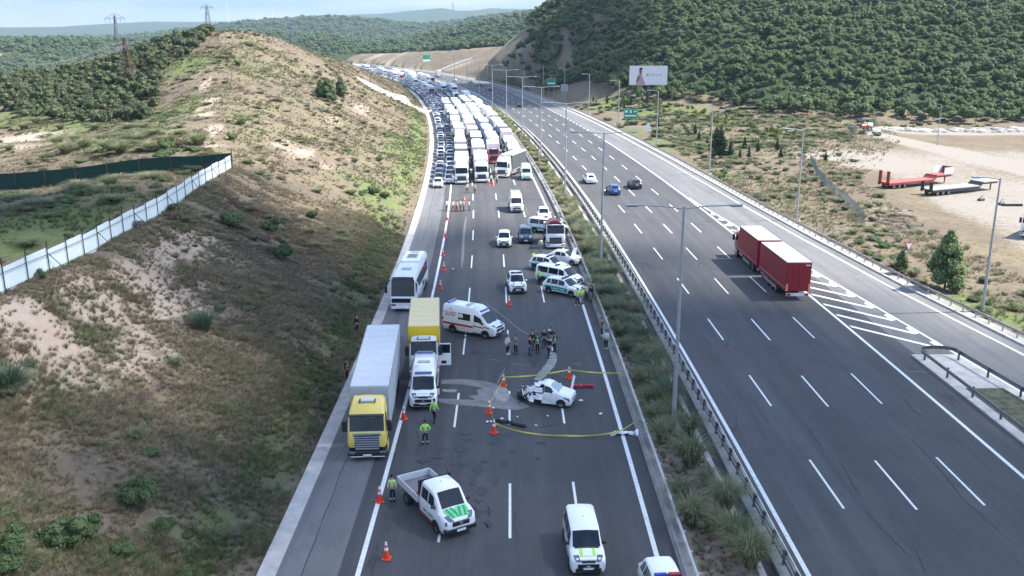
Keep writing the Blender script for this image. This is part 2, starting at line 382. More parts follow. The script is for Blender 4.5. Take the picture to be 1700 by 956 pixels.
# --- ground cover: R bare soil, G green, B forest floor, A sort of warm/dry
cov = np.zeros((*XX.shape, 4)); cov[..., 3] = 1
def blob(x, y, rx, ry, ch, k=1., rot=0):
    dx = XX-x; dy = YY-y; c, s_ = math.cos(rot), math.sin(rot)
    d = ((dx*c+dy*s_)/rx)**2+((-dx*s_+dy*c)/ry)**2
    wgt = np.exp(-d*1.1)*k; cov[..., ch] = np.maximum(cov[..., ch], wgt) if ch < 3 else cov[..., ch]
def pblob(u, v, rx, ry, ch, k=1., rot=0):
    p = hit(u, v)
    if p: blob(p[0], p[1], rx, ry, ch, k, rot)
for u, v, rx, ry, k in ((60, 545, 3.2, 5, .95), (20, 520, 2.2, 5, .95), (160, 500, 3.4, 5, .95), (240, 455, 2.6, 6, .95), (290, 415, 2.6, 7, .95), (330, 392, 2, 6, .9), (330, 480, 2, 5, .75), (240, 560, 2.4, 4, .7),
                        (100, 620, 3.5, 4, .9), (200, 590, 3, 4, .85), (60, 660, 2.5, 3, .6), (330, 520, 3, 5, .7), (260, 510, 3, 6, .9), (370, 430, 2, 6, .6), (200, 690, 2.5, 3, .6), (300, 600, 2, 3, .55),
                        (500, 255, 3, 11, .72), (470, 240, 3, 7, .66), (540, 275, 3, 10, .6), (600, 180, 4, 22, .62), (560, 200, 3, 20, .6), (640, 200, 3, 20, .5),
                        (345, 170, 2.4, 14, .72), (350, 215, 3, 8, .72), (340, 140, 2, 10, .66), (350, 240, 3, 5, .7), (325, 125, 1.5, 6, .66), (340, 190, 3, 10, .66),
                        (30, 230, 14, 10, .75), (60, 225, 14, 10, .6), (300, 215, 3, 8, .4), (20, 245, 12, 6, .6)):
    pblob(u, v, rx, ry, 0, k)
# green parts
for s_ in range(30, 330, 12):
    x, y, _ = road(s_, -8.5); blob(x, y, 3.2, 9, 1, .75 if s_ < 170 else .9)
for u, v, rx, ry, k in ((150, 550, 3, 4, .7), (220, 830, 2, 2, .9), (120, 900, 4, 2.5, .9), (20, 900, 3, 3, .9), (60, 840, 2, 2, .5), (450, 640, 3, 5, .5), (520, 560, 3, 8, .55), (500, 700, 3, 4, .5), (430, 800, 3, 4, .6), (300, 760, 3, 3, .4),
                        (30, 640, 3, 3, .6), (100, 370, 10, 12, .9), (40, 400, 8, 12, .9), (200, 330, 10, 10, .6), (60, 350, 10, 8, .6), (200, 230, 12, 12, .8), (130, 210, 16, 14, .8), (280, 190, 12, 18, .7), (270, 240, 12, 10, .6), (60, 190, 20, 16, .8),
                        (310, 110, 10, 16, .75), (350, 100, 8, 12, .6), (420, 110, 12, 20, .5), (480, 110, 14, 24, .45), (440, 220, 8, 14, .45), (400, 190, 8, 16, .5), (500, 170, 10, 20, .45), (520, 200, 8, 16, .4), (420, 80, 12, 18, .45), (600, 260, 6, 20, .45), (380, 100, 10, 14, .45), (460, 180, 9, 26, .4), (420, 150, 10, 20, .35), (540, 230, 7, 22, .3), (660, 240, 5, 30, .7), (620, 320, 4, 16, .8), (600, 300, 4, 14, .6), (560, 290, 4, 14, .5),
                        (1130, 188, 16, 16, .9), (1080, 182, 14, 16, .9), (1200, 205, 14, 12, .8), (1020, 172, 14, 20, .8), (1290, 222, 12, 10, .7), (1080, 190, 12, 20, .5), (1180, 220, 12, 14, .45), (1000, 175, 14, 30, .6), (1250, 250, 8, 12, .4), (1100, 240, 8, 16, .8), (1040, 220, 7, 16, .8), (1200, 290, 5, 10, .7), (1300, 340, 5, 8, .5), (1500, 450, 3, 5, .5),
                        (1600, 500, 4, 5, .8), (1680, 530, 4, 5, .8), (1400, 220, 14, 8, .3), (1420, 400, 4, 6, .4), (1350, 230, 14, 8, .3)):
    pblob(u, v, rx, ry, 1, k)
# dirt lot, haul road, quarry heaps
lotm = (.72+.55*fbm(XX, YY, 16, 4, 21))*sstep(0, 1, (XX-(58+(YY-100)*.10))/8)*sstep(92, 118, YY)*(1-sstep(205, 235, YY))*(1-sstep(200, 230, XX))
cov[..., 0] = np.maximum(cov[..., 0], lotm*.92)
lx = np.interp(YY, [60, 120, 170, 215, 256, 300], [130, 112, 104, 99, 95, 92]); wl = np.interp(YY, [60, 170, 256], [9, 8, 4])
cov[..., 0] = np.maximum(cov[..., 0], np.exp(-((XX-lx)/wl)**4)*sstep(60, 90, YY)*(1-sstep(258, 268, YY)))
cov[..., 0] = np.maximum(cov[..., 0], sstep(96, 110, XX)*np.exp(-((YY-256)/9)**2)*.95)
for u, v, rx, ry, k in ((1400, 258, 14, 10, 1), (1360, 262, 8, 6, .9), (1470, 275, 12, 8, .9), (1250, 215, 16, 5, .5), (1350, 208, 18, 5, .6), (1480, 350, 6, 8, .6)): pblob(u, v, rx, ry, 0, k)
# brown cut slope behind the bend
s2, q2 = road_sq(XX, YY)
cutm = sstep(48, 52, q2)*(1-sstep(96, 125, q2+22*fbm(XX, YY, 40, 3, 4)))*sstep(395, 450, s2)*(1-sstep(900, 950, s2)); cov[..., 0] = np.maximum(cov[..., 0], cutm*(.30+.9*fbm(XX, YY, 35, 3, 41)))
cov[..., 1] *= 1-.5*(q2 < -9)*(YY < 122)*(q2 > -29)
fm = np.maximum(sstep(0, 22, YY-np.interp(XX, [-60, 20, 45, 100, 200, 400], [470, 415, 328, 278, 266, 262])+12*fbm(XX, YY, 30, 3, 6))*sstep(-25, 10, XX-np.interp(YY, [400, 520, 700, 900], [10, -5, -20, -60])), sstep(700, 800, YY)*(1-cutm))
left_far = sstep(-72, -88, XX)*sstep(262, 278, YY)
fm = np.maximum(fm, left_far)*(1-cutm)
cov[..., 2] = fm
# mown fields between the far woods
fld = np.exp(-(((XX+680)/90)**2+((YY-1150)/45)**2))+np.exp(-(((XX+60)/160)**2+((YY-1900)/100)**2)); cov[..., 3] = 1-np.clip(fld*1.4, 0, 1)
def tmat():
    m = bpy.data.materials.new('hillside_ground'); m.use_nodes = True; nt = m.node_tree; L = nt.links.new
    b = nt.nodes['Principled BSDF']; b.inputs['Roughness'].default_value = .95; b.inputs['Specular IOR Level'].default_value = .15
    at = nt.nodes.new('ShaderNodeAttribute'); at.attribute_name = 'cover'
    sp = nt.nodes.new('ShaderNodeSeparateColor'); L(at.outputs['Color'], sp.inputs[0])
    ge = nt.nodes.new('ShaderNodeNewGeometry')
    def noise(sc, det=5., ro=.6, dist=0.):
        n = _n(nt, 'ShaderNodeTexNoise', Scale=sc, Detail=det, Roughness=ro, Distortion=dist); L(ge.outputs['Position'], n.inputs['Vector']); return n.outputs[0]
    def math_(op, a, b_=None, c=None):
        n = nt.nodes.new('ShaderNodeMath'); n.operation = op
        for i, x in enumerate((a, b_, c)):
            if x is None: continue
            if hasattr(x, 'links'): L(x, n.inputs[i])
            else: n.inputs[i].default_value = x
        return n.outputs[0]
    def mr(x, a, b_, c=0., d=1.):
        n = nt.nodes.new('ShaderNodeMapRange'); n.interpolation_type = 'SMOOTHSTEP'; L(x, n.inputs[0])
        for i, k in enumerate((a, b_, c, d)): n.inputs[i+1].default_value = k
        return n.outputs[0]
    def mix(f, a, b_):
        n = nt.nodes.new('ShaderNodeMixRGB'); L(f, n.inputs[0])
        for i, x in ((1, a), (2, b_)):
            if hasattr(x, 'links'): L(x, n.inputs[i])
            else: n.inputs[i].default_value = (*x, 1)
        return n.outputs[0]
    nA, nB, nC, nD = noise(.9, 8, .68, .6), noise(.11, 6, .6), noise(5., 6, .7), noise(22., 4, .7)
    dry = mix(mr(nB, .38, .62), (.142, .115, .086), (.185, .155, .098))
    dry = mix(mr(nA, .45, .65), dry, (.110, .084, .070))
    dry = mix(mr(nC, .5, .75, 0, .55), dry, (.31, .26, .185)); dry = mix(mr(noise(11., 5, .75), .52, .7, 0, .6), dry, (.075, .062, .045))
    green = mix(mr(nA, .35, .65), (.072, .108, .038), (.155, .175, .070))
    green = mix(mr(nC, .5, .7, 0, .5), green, (.05, .075, .03))
    soil = mix(mr(nB, .4, .6), (.36, .280, .225), (.385, .325, .27))
    al = nt.nodes.new('ShaderNodeAttribute'); al.attribute_name = 'lot'; soil = mix(al.outputs['Fac'], soil, (.255, .232, .205))
    soil = mix(mr(nC, .42, .75, 0, .45), soil, (.26, .21, .165))
    soil = mix(mr(nD, .5, .72, 0, .5), soil, (.20, .165, .13)); soil = mix(mr(noise(8., 6, .8), .56, .70, 0, .6), soil, (.14, .115, .09))
    wood = mix(mr(nA, .35, .65), (.024, .038, .017), (.052, .070, .030))
    n3 = math_('ADD', math_('MULTIPLY', nA, .7), math_('MULTIPLY', nC, .5))   # mean ~ .6
    gm = math_('ADD', sp.outputs[1], math_('MULTIPLY_ADD', n3, 1.5, -.9))
    sm = math_('ADD', sp.outputs[0], math_('MULTIPLY_ADD', n3, 1.7, -1.02))
    c = mix(mr(gm, .35, .75), dry, green)
    c = mix(mr(sm, .42, .68), c, soil)
    c = mix(mr(math_('ADD', sp.outputs[2], math_('MULTIPLY_ADD', nA, .5, -.25)), .35, .65), c, wood)
    inv = math_('SUBTRACT', 1., at.outputs['Alpha']); c = mix(inv, c, (.22, .21, .085))
    L(c, b.inputs['Base Color'])
    bp = nt.nodes.new('ShaderNodeBump'); bp.inputs['Strength'].default_value = .9; bp.inputs['Distance'].default_value = .25
    L(math_('ADD', nA, math_('MULTIPLY', nC, .45)), bp.inputs['Height']); L(bp.outputs[0], b.inputs['Normal'])
    return m
me = bpy.data.meshes.new('terrain'); ny, nx = XX.shape
vv = np.stack([XX, YY, ZZ], -1).reshape(-1, 3)
ii = np.arange(ny*nx).reshape(ny, nx); fc = np.stack([ii[:-1, :-1], ii[:-1, 1:], ii[1:, 1:], ii[1:, :-1]], -1).reshape(-1, 4)
me.vertices.add(len(vv)); me.vertices.foreach_set('co', vv.ravel()); me.loops.add(fc.size); me.loops.foreach_set('vertex_index', fc.ravel().astype(np.int32))
me.polygons.add(len(fc)); me.polygons.foreach_set('loop_start', np.arange(0, fc.size, 4, dtype=np.int32)); me.polygons.foreach_set('loop_total', np.full(len(fc), 4, np.int32)); me.update(); me.validate()
me.polygons.foreach_set('use_smooth', [True]*len(fc))
la = me.attributes.new('lot', 'FLOAT', 'POINT'); la.data.foreach_set('value', (sstep(46, 58, XX)*sstep(80, 95, YY)*(1-sstep(300, 330, YY))).ravel().astype(np.float32))
ca = me.color_attributes.new('cover', 'FLOAT_COLOR', 'POINT'); ca.data.foreach_set('color', np.clip(cov, 0, 1).reshape(-1).astype(np.float32))
me.materials.append(tmat()); terrain = bpy.data.objects.new('terrain', me); COL.objects.link(terrain)
tag(terrain, 'dry grassy hillsides and sandy ground on both sides of the motorway', kind='structure')
# ================================================================== ROADS
def asphalt(name, base, light, scale=1.):
    if name in MATS: return MATS[name]
    m = bpy.data.materials.new(name); MATS[name] = m; m.use_nodes = True; nt = m.node_tree; L = nt.links.new
    b = nt.nodes['Principled BSDF']; b.inputs['Roughness'].default_value = .82; b.inputs['Specular IOR Level'].default_value = .35
    uv = nt.nodes.new('ShaderNodeUVMap'); uv.uv_map = 'sq'
    def noise(sc, vec=(1, 1, 1), det=5., ro=.6):
        mp_ = nt.nodes.new('ShaderNodeMapping'); mp_.inputs['Scale'].default_value = vec; L(uv.outputs[0], mp_.inputs[0])
        n = _n(nt, 'ShaderNodeTexNoise', Scale=sc, Detail=det, Roughness=ro); L(mp_.outputs[0], n.inputs['Vector']); return n.outputs[0]
    def mr(x, a, b_, c=0., d=1.):
        n = nt.nodes.new('ShaderNodeMapRange'); L(x, n.inputs[0])
        for i, k in enumerate((a, b_, c, d)): n.inputs[i+1].default_value = k
        return n.outputs[0]
    def mix(f, a, b_):
        n = nt.nodes.new('ShaderNodeMixRGB'); L(f, n.inputs[0])
        for i, x in ((1, a), (2, b_)):
            if hasattr(x, 'links'): L(x, n.inputs[i])
            else: n.inputs[i].default_value = (*x, 1)
        return n.outputs[0]
    big = noise(.09, (1, .35, 1), 6, .6); streak = noise(.8, (1, .03, 1), 4, .6); fine = noise(9., det=8, ro=.85); patch = noise(.5, (1, .6, 1), 7, .65)
    c = mix(mr(big, .35, .65), base, light)
    c = mix(mr(streak, .38, .62, 0, .75), c, tuple(x*.68 for x in base))
    c = mix(mr(patch, .50, .70, 0, .6), c, tuple(x*.6 for x in base))
    c = mix(mr(fine, .45, .70, 0, .5), c, tuple(min(1, x*1.7) for x in light))
    # fine cracks
    mp2 = nt.nodes.new('ShaderNodeMapping'); mp2.inputs['Scale'].default_value = (.5, .11, 1); L(uv.outputs[0], mp2.inputs[0])
    nn = _n(nt, 'ShaderNodeTexNoise', Scale=3., Detail=4.); L(mp2.outputs[0], nn.inputs['Vector'])
    mm = nt.nodes.new('ShaderNodeMixRGB'); mm.inputs[0].default_value = .25; L(mp2.outputs[0], mm.inputs[1]); L(nn.outputs[1], mm.inputs[2])
    vo = nt.nodes.new('ShaderNodeTexVoronoi'); vo.feature = 'DISTANCE_TO_EDGE'; vo.inputs['Scale'].default_value = .55; L(mm.outputs[0], vo.inputs['Vector'])
    cr = mr(vo.outputs[0], .004, .012, .5, 0.); brk = mr(noise(.12, det=3), .5, .6); mul = nt.nodes.new('ShaderNodeMath'); mul.operation = 'MULTIPLY'; L(cr, mul.inputs[0]); L(brk, mul.inputs[1])
    c = mix(mul.outputs[0], c, tuple(x*.35 for x in base))
    L(c, b.inputs['Base Color'])
    bp = nt.nodes.new('ShaderNodeBump'); bp.inputs['Strength'].default_value = .25; bp.inputs['Distance'].default_value = .02; L(fine, bp.inputs['Height']); L(bp.outputs[0], b.inputs['Normal'])
    return m
A_MAIN = asphalt('asphalt', (.060, .060, .064), (.078, .078, .082))
A_SH = asphalt('shoulder_asphalt', (.130, .130, .134), (.165, .165, .166))
A_RAMP = asphalt('ramp_asphalt', (.125, .125, .127), (.16, .16, .16))
CONC = mat('pale_concrete', (.44, .415, .39), rough=.9, var=.2, scale=.8, bump=.3, dirt=.5, coord='Object')
CONCD = mat('grey_concrete', (.25, .245, .235), rough=.9, var=.25, scale=.7, bump=.3, dirt=.5, coord='Object')
MARK = mat('road_marking_paint', (.70, .71, .70), rough=.6, var=.12, scale=5., dirt=.35, coord='Object')
def strip(name, s0, s1, qa, qb, z, m, kind='structure', parent=None, ds=4., th=0, label=None, nq=1):
    """sheet between offsets qa(s) and qb(s); th>0 gives it edges going down"""
    ss = np.linspace(s0, s1, max(2, int((s1-s0)/ds)+1)); fa = qa if callable(qa) else (lambda s: qa); fb = qb if callable(qb) else (lambda s: qb)
    vs = []; uvs = []
    for s in ss:
        a, b = float(fa(s)), float(fb(s))
        row = [(a, z-th)] if th else []
        row += [(a+(b-a)*i/nq, z) for i in range(nq+1)]
        if th: row.append((b, z-th))
        for q, zz in row: vs.append(road(s, q, zz)); uvs.append((q, s))
    n = len(vs)//len(ss); fs = []
    for j in range(len(ss)-1):
        for i in range(n-1): a = j*n+i; fs.append((a, a+1, a+n+1, a+n))
    if th: fs.append(tuple(range(n))[::-1]); fs.append(tuple(range((len(ss)-1)*n, len(ss)*n)))
    me = bpy.data.meshes.new(name); me.from_pydata(vs, [], fs); me.materials.append(m)
    ul = me.uv_layers.new(name='sq'); li = np.zeros(len(me.loops), np.int32); me.loops.foreach_get('vertex_index', li)
    ul.data.foreach_set('uv', np.array(uvs, np.float32)[li].ravel())
    o = bpy.data.objects.new(name, me); COL.objects.link(o)
    if parent: o.parent = parent
    tag(o, label, kind=kind); return o
SMIN, SMAX = -40, 940
left_road = strip('left_carriageway', SMIN, SMAX, -1.0, 16.2, .0, A_MAIN, label='dark asphalt of the blocked carriageway', nq=4)
lsh = strip('left_shoulder', SMIN, SMAX, -4.1, -1.0, .0, A_SH, label='lighter grey hard shoulder beside the slope', nq=2)
gut = strip('gutter', SMIN, SMAX, -5.05, -4.1, .02, CONC, label='pale concrete gutter along the foot of the slope', th=.3)
strip('crack', SMIN, 330, lambda s: -2.83+.03*math.sin(s*1.3), lambda s: -2.77+.03*math.sin(s*1.3+.4), .004, black(), parent=lsh, kind=None, ds=1.5)
strip('median_edge', SMIN, SMAX, 16.2, 17.0, .06, CONCD, label='dusty concrete strip under the median rail', th=.3)
def soilm():
    return mat('median_soil', (.22, .175, .135), rough=1, var=.6, scale=1.1, bump=.8, bscale=6., coord='Object')
strip('median_soil', SMIN, SMAX, 17.0, 20.1, .10, soilm(), label='dry brown soil of the planted median', nq=3)
strip('median_curb', SMIN, SMAX, 20.0, 20.35, .16, CONC, th=.4, label='pale concrete edge of the median drain')
strip('median_drain', SMIN, SMAX, 20.3, 21.05, -.14, mat('dark_drain_concrete', (.05, .05, .052), rough=.9, var=.3), label='dark sunken drain channel in the median')
strip('drain_wall', SMIN, SMAX, 21.05, 21.75, .07, CONCD, th=.4, label='concrete kerb strip under the far median rail')
right_road = strip('right_carriageway', SMIN, SMAX, 21.7, lambda s: float(np.maximum(Q_R4, np.minimum(Q_GORE(s), Q_R4+3.0) if s < 146 else Q_R4)), .0, A_MAIN, label='dark asphalt of the flowing carriageway', nq=5)
strip('inner_shoulder', SMIN, SMAX, 21.72, 22.35, .004, asphalt('inner_asphalt', (.08, .08, .08), (.10, .10, .10)), kind=None, parent=right_road)
def qa_(s): return float(np.maximum(Q_R4, np.minimum(Q_GORE(s), Q_R4+3.0) if s < 146 else Q_R4))
ramp = strip('exit_ramp', SMIN, SMAX, lambda s: qa_(s), lambda s: float(Q_R5(s))+1.3, -.004, A_RAMP, label='lighter grey exit lane and ramp', nq=3)
strip('ramp_gutter', SMIN, SMAX, lambda s: float(Q_R5(s))+1.3, lambda s: float(Q_R5(s))+2.9, .03, CONCD, th=.35, label='grey concrete verge under the outer rail')
gore = strip('gore_island', SMIN, 73.6, lambda s: 41.4, lambda s: max(41.5, float(Q_GORE(s))-.25), .10, CONC, th=.3, label='pale concrete gore island between motorway and ramp')
strip('weeds', SMIN, 66, lambda s: 42.2, lambda s: max(42.3, float(Q_GORE(s))-1.0), .104, mat('weedy_ground', (.085, .085, .05), rough=1, var=.6, scale=1.5), kind=None, parent=gore)
# ---- painted lines
Z1 = .008
strip('edge_line', SMIN, SMAX, -.13, .13, Z1, MARK, kind=None, parent=left_road)
strip('edge_line', SMIN, SMAX, Q_L4-.13, Q_L4+.13, Z1, MARK, kind=None, parent=left_road)
strip('edge_line', SMIN, SMAX, Q_R0-.13, Q_R0+.13, Z1+.004, MARK, kind=None, parent=right_road)
strip('edge_line', SMIN, 236, Q_R4-.13, Q_R4+.13, Z1, MARK, kind=None, parent=right_road)
strip('edge_line', SMIN, SMAX, lambda s: float(Q_R5(s))-.13, lambda s: float(Q_R5(s))+.13, Z1, MARK, kind=None, parent=ramp)
strip('edge_line', SMIN, 150, lambda s: float(Q_GORE(s))-.12, lambda s: float(Q_GORE(s))+.12, Z1+.002, MARK, kind=None, parent=ramp)
def quad_me(name, w, l, m, z=0):
    mb = MB(); mb.add([(-w/2, 0, z), (w/2, 0, z), (w/2, l, z), (-w/2, l, z)], [(0, 1, 2, 3)], m); return mb.mesh(name)
dme = quad_me('lane_dash', .15, 6.3, MARK)
def dash(s, q, me_, par, name='lane_dash'):
    o = bpy.data.objects.new(name, me_); COL.objects.link(o); o.parent = par; o.location = road(s, q, Z1); o.rotation_euler = (0, 0, rhead(s)+math.atan2(road(s+3, q)[1]-road(s, q)[1], 1)*0); return o
for ln, ph in ((3.8, 5.0), (7.6, 0), (11.4, 10.0)):
    k = 0; s = {3.8: 59.3, 7.6: 44.7, 11.4: 59.9}[ln]-75
    while s < 700: dash(s, ln, dme, left_road); s += 15
for ln in (26.6, 30.7, 34.8):
    s = 51.5-75
    s = {26.6: g(1400, 845)[1]-75, 30.7: g(1517, 847)[1]-75, 34.8: g(1627, 840)[1]-75}[ln]
    while s < 700: dash(s, ln, dme, right_road); s += 15
sme = quad_me('lane_dash', .3, 3.2, MARK)
s = 240
while s < 420: dash(s, Q_R4, sme, right_road, 'exit_dash'); s += 6
# chevrons in the gore
for i, s in enumerate(np.arange(75.2, 146, 4.0)):
    ql = Q_R4+.35; qr = float(Q_GORE(s))-.25
    if qr-ql < .35: continue
    mb = MB(); z = Z1
    sl_ = 5.0*(qr-ql)/6*1.0
    mid = qr-.50 if qr-ql > 1.2 else (ql+qr)/2
    P_ = lambda ss, q: road(ss, q, z)
    k = (mid-ql)*1.15
    mb.add([P_(s+k, ql), P_(s, mid), P_(s+.68, mid), P_(s+k+.68, ql)], [(0, 1, 2, 3)], MARK)
    mb.add([P_(s, mid), P_(s+.25, qr), P_(s+2.2, qr+.0), P_(s+1.9, mid+.02)], [(0, 1, 2, 3)], MARK)
    mb.build('chevron', right_road)
# ---- marks on the asphalt of the crash site
def patch(name, px, z, m, par, jit=.06):
    pts = [g(u, v) for u, v in px]; out = []
    for i, (a, b) in enumerate(zip(pts, pts[1:]+pts[:1])):
        n = max(1, int(math.dist(a, b)/.35))
        for k in range(n):
            t = k/n; out.append((a[0]+(b[0]-a[0])*t+random.uniform(-jit, jit), a[1]+(b[1]-a[1])*t+random.uniform(-jit, jit), z))
    bm = bmesh.new(); vs = [bm.verts.new(p) for p in out]; f = bm.faces.new(vs); bmesh.ops.triangulate(bm, faces=[f]); 
    if f.is_valid and f.normal.z < 0: bmesh.ops.reverse_faces(bm, faces=bm.faces)
    me = bpy.data.meshes.new(name); bm.to_mesh(me); bm.free(); me.materials.append(m); o = bpy.data.objects.new(name, me); COL.objects.link(o); o.parent = par; return o
SAND = mat('absorbent_sand', (.185, .182, .178), rough=1, var=.3, scale=1.2, bump=.3)
SANDL = mat('absorbent_sand_thick', (.27, .265, .255), rough=1, var=.3, scale=1.5, bump=.3)
patch('sand_patch', [(733, 630), (770, 629), (806, 633), (836, 641), (849, 658), (880, 676), (858, 681), (820, 678), (790, 675), (758, 672), (729, 668), (728, 662), (760, 663), (790, 664), (778, 657), (795, 655), (790, 648), (800, 644), (770, 638), (733, 637)], .012, SAND, left_road)
patch('sand_patch', [(735, 646), (760, 647), (757, 651), (735, 650)], .0125, SANDL, left_road)
patch('sand_patch', [(914, 582), (922, 586), (926, 597), (918, 611), (906, 624), (897, 632), (887, 630), (893, 620), (904, 608), (911, 595), (912, 588)], .012, SANDL, left_road)
patch('sand_patch', [(829, 640), (841, 645), (847, 660), (838, 668), (824, 664), (820, 650)], .0165, SANDL, left_road)
STN = mat('oil_stain', (.026, .026, .029), rough=.55, var=.5, scale=2.)
for i, (u, v, w, h) in enumerate(((765, 745, 26, 14), (795, 780, 30, 18), (770, 770, 18, 10), (800, 815, 24, 18), (790, 850, 20, 22), (735, 745, 18, 6), (775, 720, 30, 8), (700, 765, 26, 8), (815, 735, 16, 8), (812, 870, 14, 14), (760, 800, 16, 8), (690, 500, 10, 6), (780, 730, 12, 10), (745, 770, 14, 8), (785, 800, 12, 22), (822, 800, 10, 20), (805, 765, 14, 10), (795, 832, 14, 12), (812, 848, 12, 16), (725, 760, 20, 6), (700, 738, 14, 5), (850, 748, 10, 8), (838, 770, 12, 12), (768, 560, 14, 5), (742, 600, 16, 6), (790, 585, 18, 5), (900, 735, 20, 5), (892, 760, 10, 5))):
    n = 14; px = [(u+w/2*math.cos(2*PI*k/n)*random.uniform(.45, 1.15), v+h/2*math.sin(2*PI*k/n)*random.uniform(.45, 1.15)) for k in range(n)]
    patch('oil_stain', px, .0155+i*.0006, mat('damp_asphalt', (.032, .033, .038), rough=.65, var=.3, scale=2.), left_road, .12)
def streak(px, w, m, z, par, name='skid_mark'):
    pts = [Vector((*g(u, v), z)) for u, v in px]; vs = []
    for i, p in enumerate(pts):
        d = (pts[min(i+1, len(pts)-1)]-pts[max(i-1, 0)]).normalized(); n = Vector((-d.y, d.x, 0))
        ww = w*(.35 if i in (0, len(pts)-1) else 1)/2; vs += [p+n*ww, p-n*ww]
    mb = MB(); mb.add(vs, [(2*i, 2*i+1, 2*i+3, 2*i+2) for i in range(len(pts)-1)], m); return mb.build(name, par)
SC = mat('pale_scrape', (.16, .16, .165), rough=.9, var=.3)
streak([(800, 500), (818, 512), (838, 527), (855, 541), (872, 553), (884, 558)], .16, SC, .02, left_road, 'scrape')
streak([(774, 360), (771, 380), (769, 405), (768, 430), (766, 445)], .35, SC, .02, left_road, 'scrape')
for a in (((845, 604), (882, 607)), ((812, 596), (830, 599)), ((948, 604), (968, 603)), ((955, 607), (966, 606)), ((1520, 600), (1560, 604)), ((1500, 616), (1545, 618)), ((824, 640), (838, 612))): streak([a[0], ((a[0][0]+a[1][0])/2, (a[0][1]+a[1][1])/2), a[1]], .18, SC, .0185, left_road, 'scrape')
streak([(893, 711), (910, 707), (930, 702)], .12, STN, .021, left_road)
streak([(607, 945), (622, 916), (628, 900)], .12, STN, .0205, left_road); streak([(617, 953), (624, 925), (628, 901)], .12, STN, .0215, left_road)
for px in (((690, 760), (697, 735), (692, 715)), ((673, 735), (675, 712)), ((730, 625), (755, 600), (768, 575)), ((828, 545), (832, 565)), ((838, 800), (843, 780))): streak(list(px), .10, STN, .022, left_road)
for px in (((1338, 704), (1347, 716), (1352, 728), (1362, 738), (1368, 748)), ((1395, 768), (1404, 782), (1412, 796), (1420, 812), (1428, 822)), ((1440, 850), (1462, 875), (1486, 900), (1512, 925)), ((1515, 905), (1528, 930), (1537, 953)), ((1493, 650), (1506, 668), (1516, 682), (1540, 696)), ((1120, 620), (1140, 650), (1150, 690)), ((1240, 540), (1262, 570), (1290, 600)), ((1500, 720), (1530, 745), (1570, 790), (1600, 830), (1660, 880))): streak(list(px), .07, mat('crack_sealant', (.022, .022, .025), rough=.7), .013, right_road, 'crack')
# light expansion seams across the ramp
strip('seam', 66, 66.5, lambda s: float(Q_GORE(s))+.2, lambda s: float(Q_R5(s))+1.0, .002, asphalt('ramp_patch', (.13, .13, .13), (.15, .15, .15)), kind=None, parent=ramp, ds=.5)
# ================================================================== RAILS, LAMPS, SIGNS, FENCES
def extrude(name, s0, s1, q, prof, m, parent=None, ds=4., smooth=0, zf=None):
    ss = np.linspace(s0, s1, max(2, int((s1-s0)/ds)+1)); n = len(prof); vs = []
    for s in ss:
        q0 = float(q(s)) if callable(q) else q
        for a, z in prof: vs.append(road(s, q0+a, z))
    fs = [(j*n+i, j*n+(i+1) % n, (j+1)*n+(i+1) % n, (j+1)*n+i) for j in range(len(ss)-1) for i in range(n)]
    fs += [tuple(range(n))[::-1], tuple(range((len(ss)-1)*n, len(ss)*n))]
    mb = MB(); mb.add(vs, fs, m); return mb.build(name, parent, smooth)
def wprof(sg, z=.0): 
    f = [(0, .50), (.06*sg, .54), (.06*sg, .59), (.01*sg, .63), (.06*sg, .67), (.06*sg, .74), (0, .79)]
    return [(a, b+z) for a, b in f]+[(a-.025*sg, b+z) for a, b in f[::-1]]
def post_mesh(h=.8, w=.10, m=None):
    mb = MB(); mb.box(-w/2, w/2, -.06, .06, 0, h, m or steel()); mb.box(-.02, w/2+.06, -.05, .05, h-.28, h-.08, m or steel()); return mb.mesh('post')
POST = post_mesh(.80); 
def rail(label, q, sg, s0, s1, step, s_posts, mbeam, group, post_me=POST, z0=0.05, prof=None, qp=-.10):
    x, y, _ = road(max(s0, 40), float(q(s0)) if callable(q) else q); r = thing('guard_rail', label, 'guard rail', (0, 0, 0), 0, group)
    b = extrude('rail_beam', s0, s1, q, prof or wprof(sg, z0), mbeam, r)
    s = s0; n = 0
    while s < s_posts:
        q0 = float(q(s)) if callable(q) else q
        o = bpy.data.objects.new('post', post_me); COL.objects.link(o); o.parent = r; o.location = road(s, q0+qp*sg, z0-.02); o.rotation_euler = (0, 0, rhead(s)+(0 if sg > 0 else PI)); s += step; n += 1
    return r
RAILM = mat('weathered_rail_steel', (.40, .39, .38), rough=.6, metal=.3, var=.25, scale=1.5, dirt=.55)
DARKM = mat('dark_rail_steel', (.10, .10, .11), rough=.6, metal=.3, var=.25, scale=1.5, dirt=.3)
PALEM = mat('pale_rail_top', (.55, .54, .52), rough=.6, metal=.1, var=.2, scale=1.2, dirt=.4)
dpost = post_mesh(.86, .13, DARKM)
r1 = rail('long dusty steel rail between the blocked carriageway and the planted median', 16.7, -1, -38, 640, 2.0, 230, PALEM, None, POST, .06, prof=None)
extrude('kerb_line', -38, 640, 16.42, [(-.12, .0), (.12, .0), (.10, .16), (-.10, .16)], CONCD, r1)
r2 = rail('steel rail with close dark posts beside the median drain on the flowing carriageway', 21.62, 1, -38, 640, 2.0, 240, PALEM, None, dpost, .07, prof=None, qp=-.13)
extrude('lower_rail', -38, 300, 21.42, [(-.03, .42), (.03, .42), (.03, .50), (-.03, .50)], DARKM, r2)
r3 = rail('steel rail along the outer edge of the exit ramp', lambda s: float(Q_R5(s))+2.2, -1, -38, 640, 2.0, 250, mat('reddish_rail_steel', (.33, .29, .27), rough=.6, metal=.3, var=.25, dirt=.5), None, POST, .05)
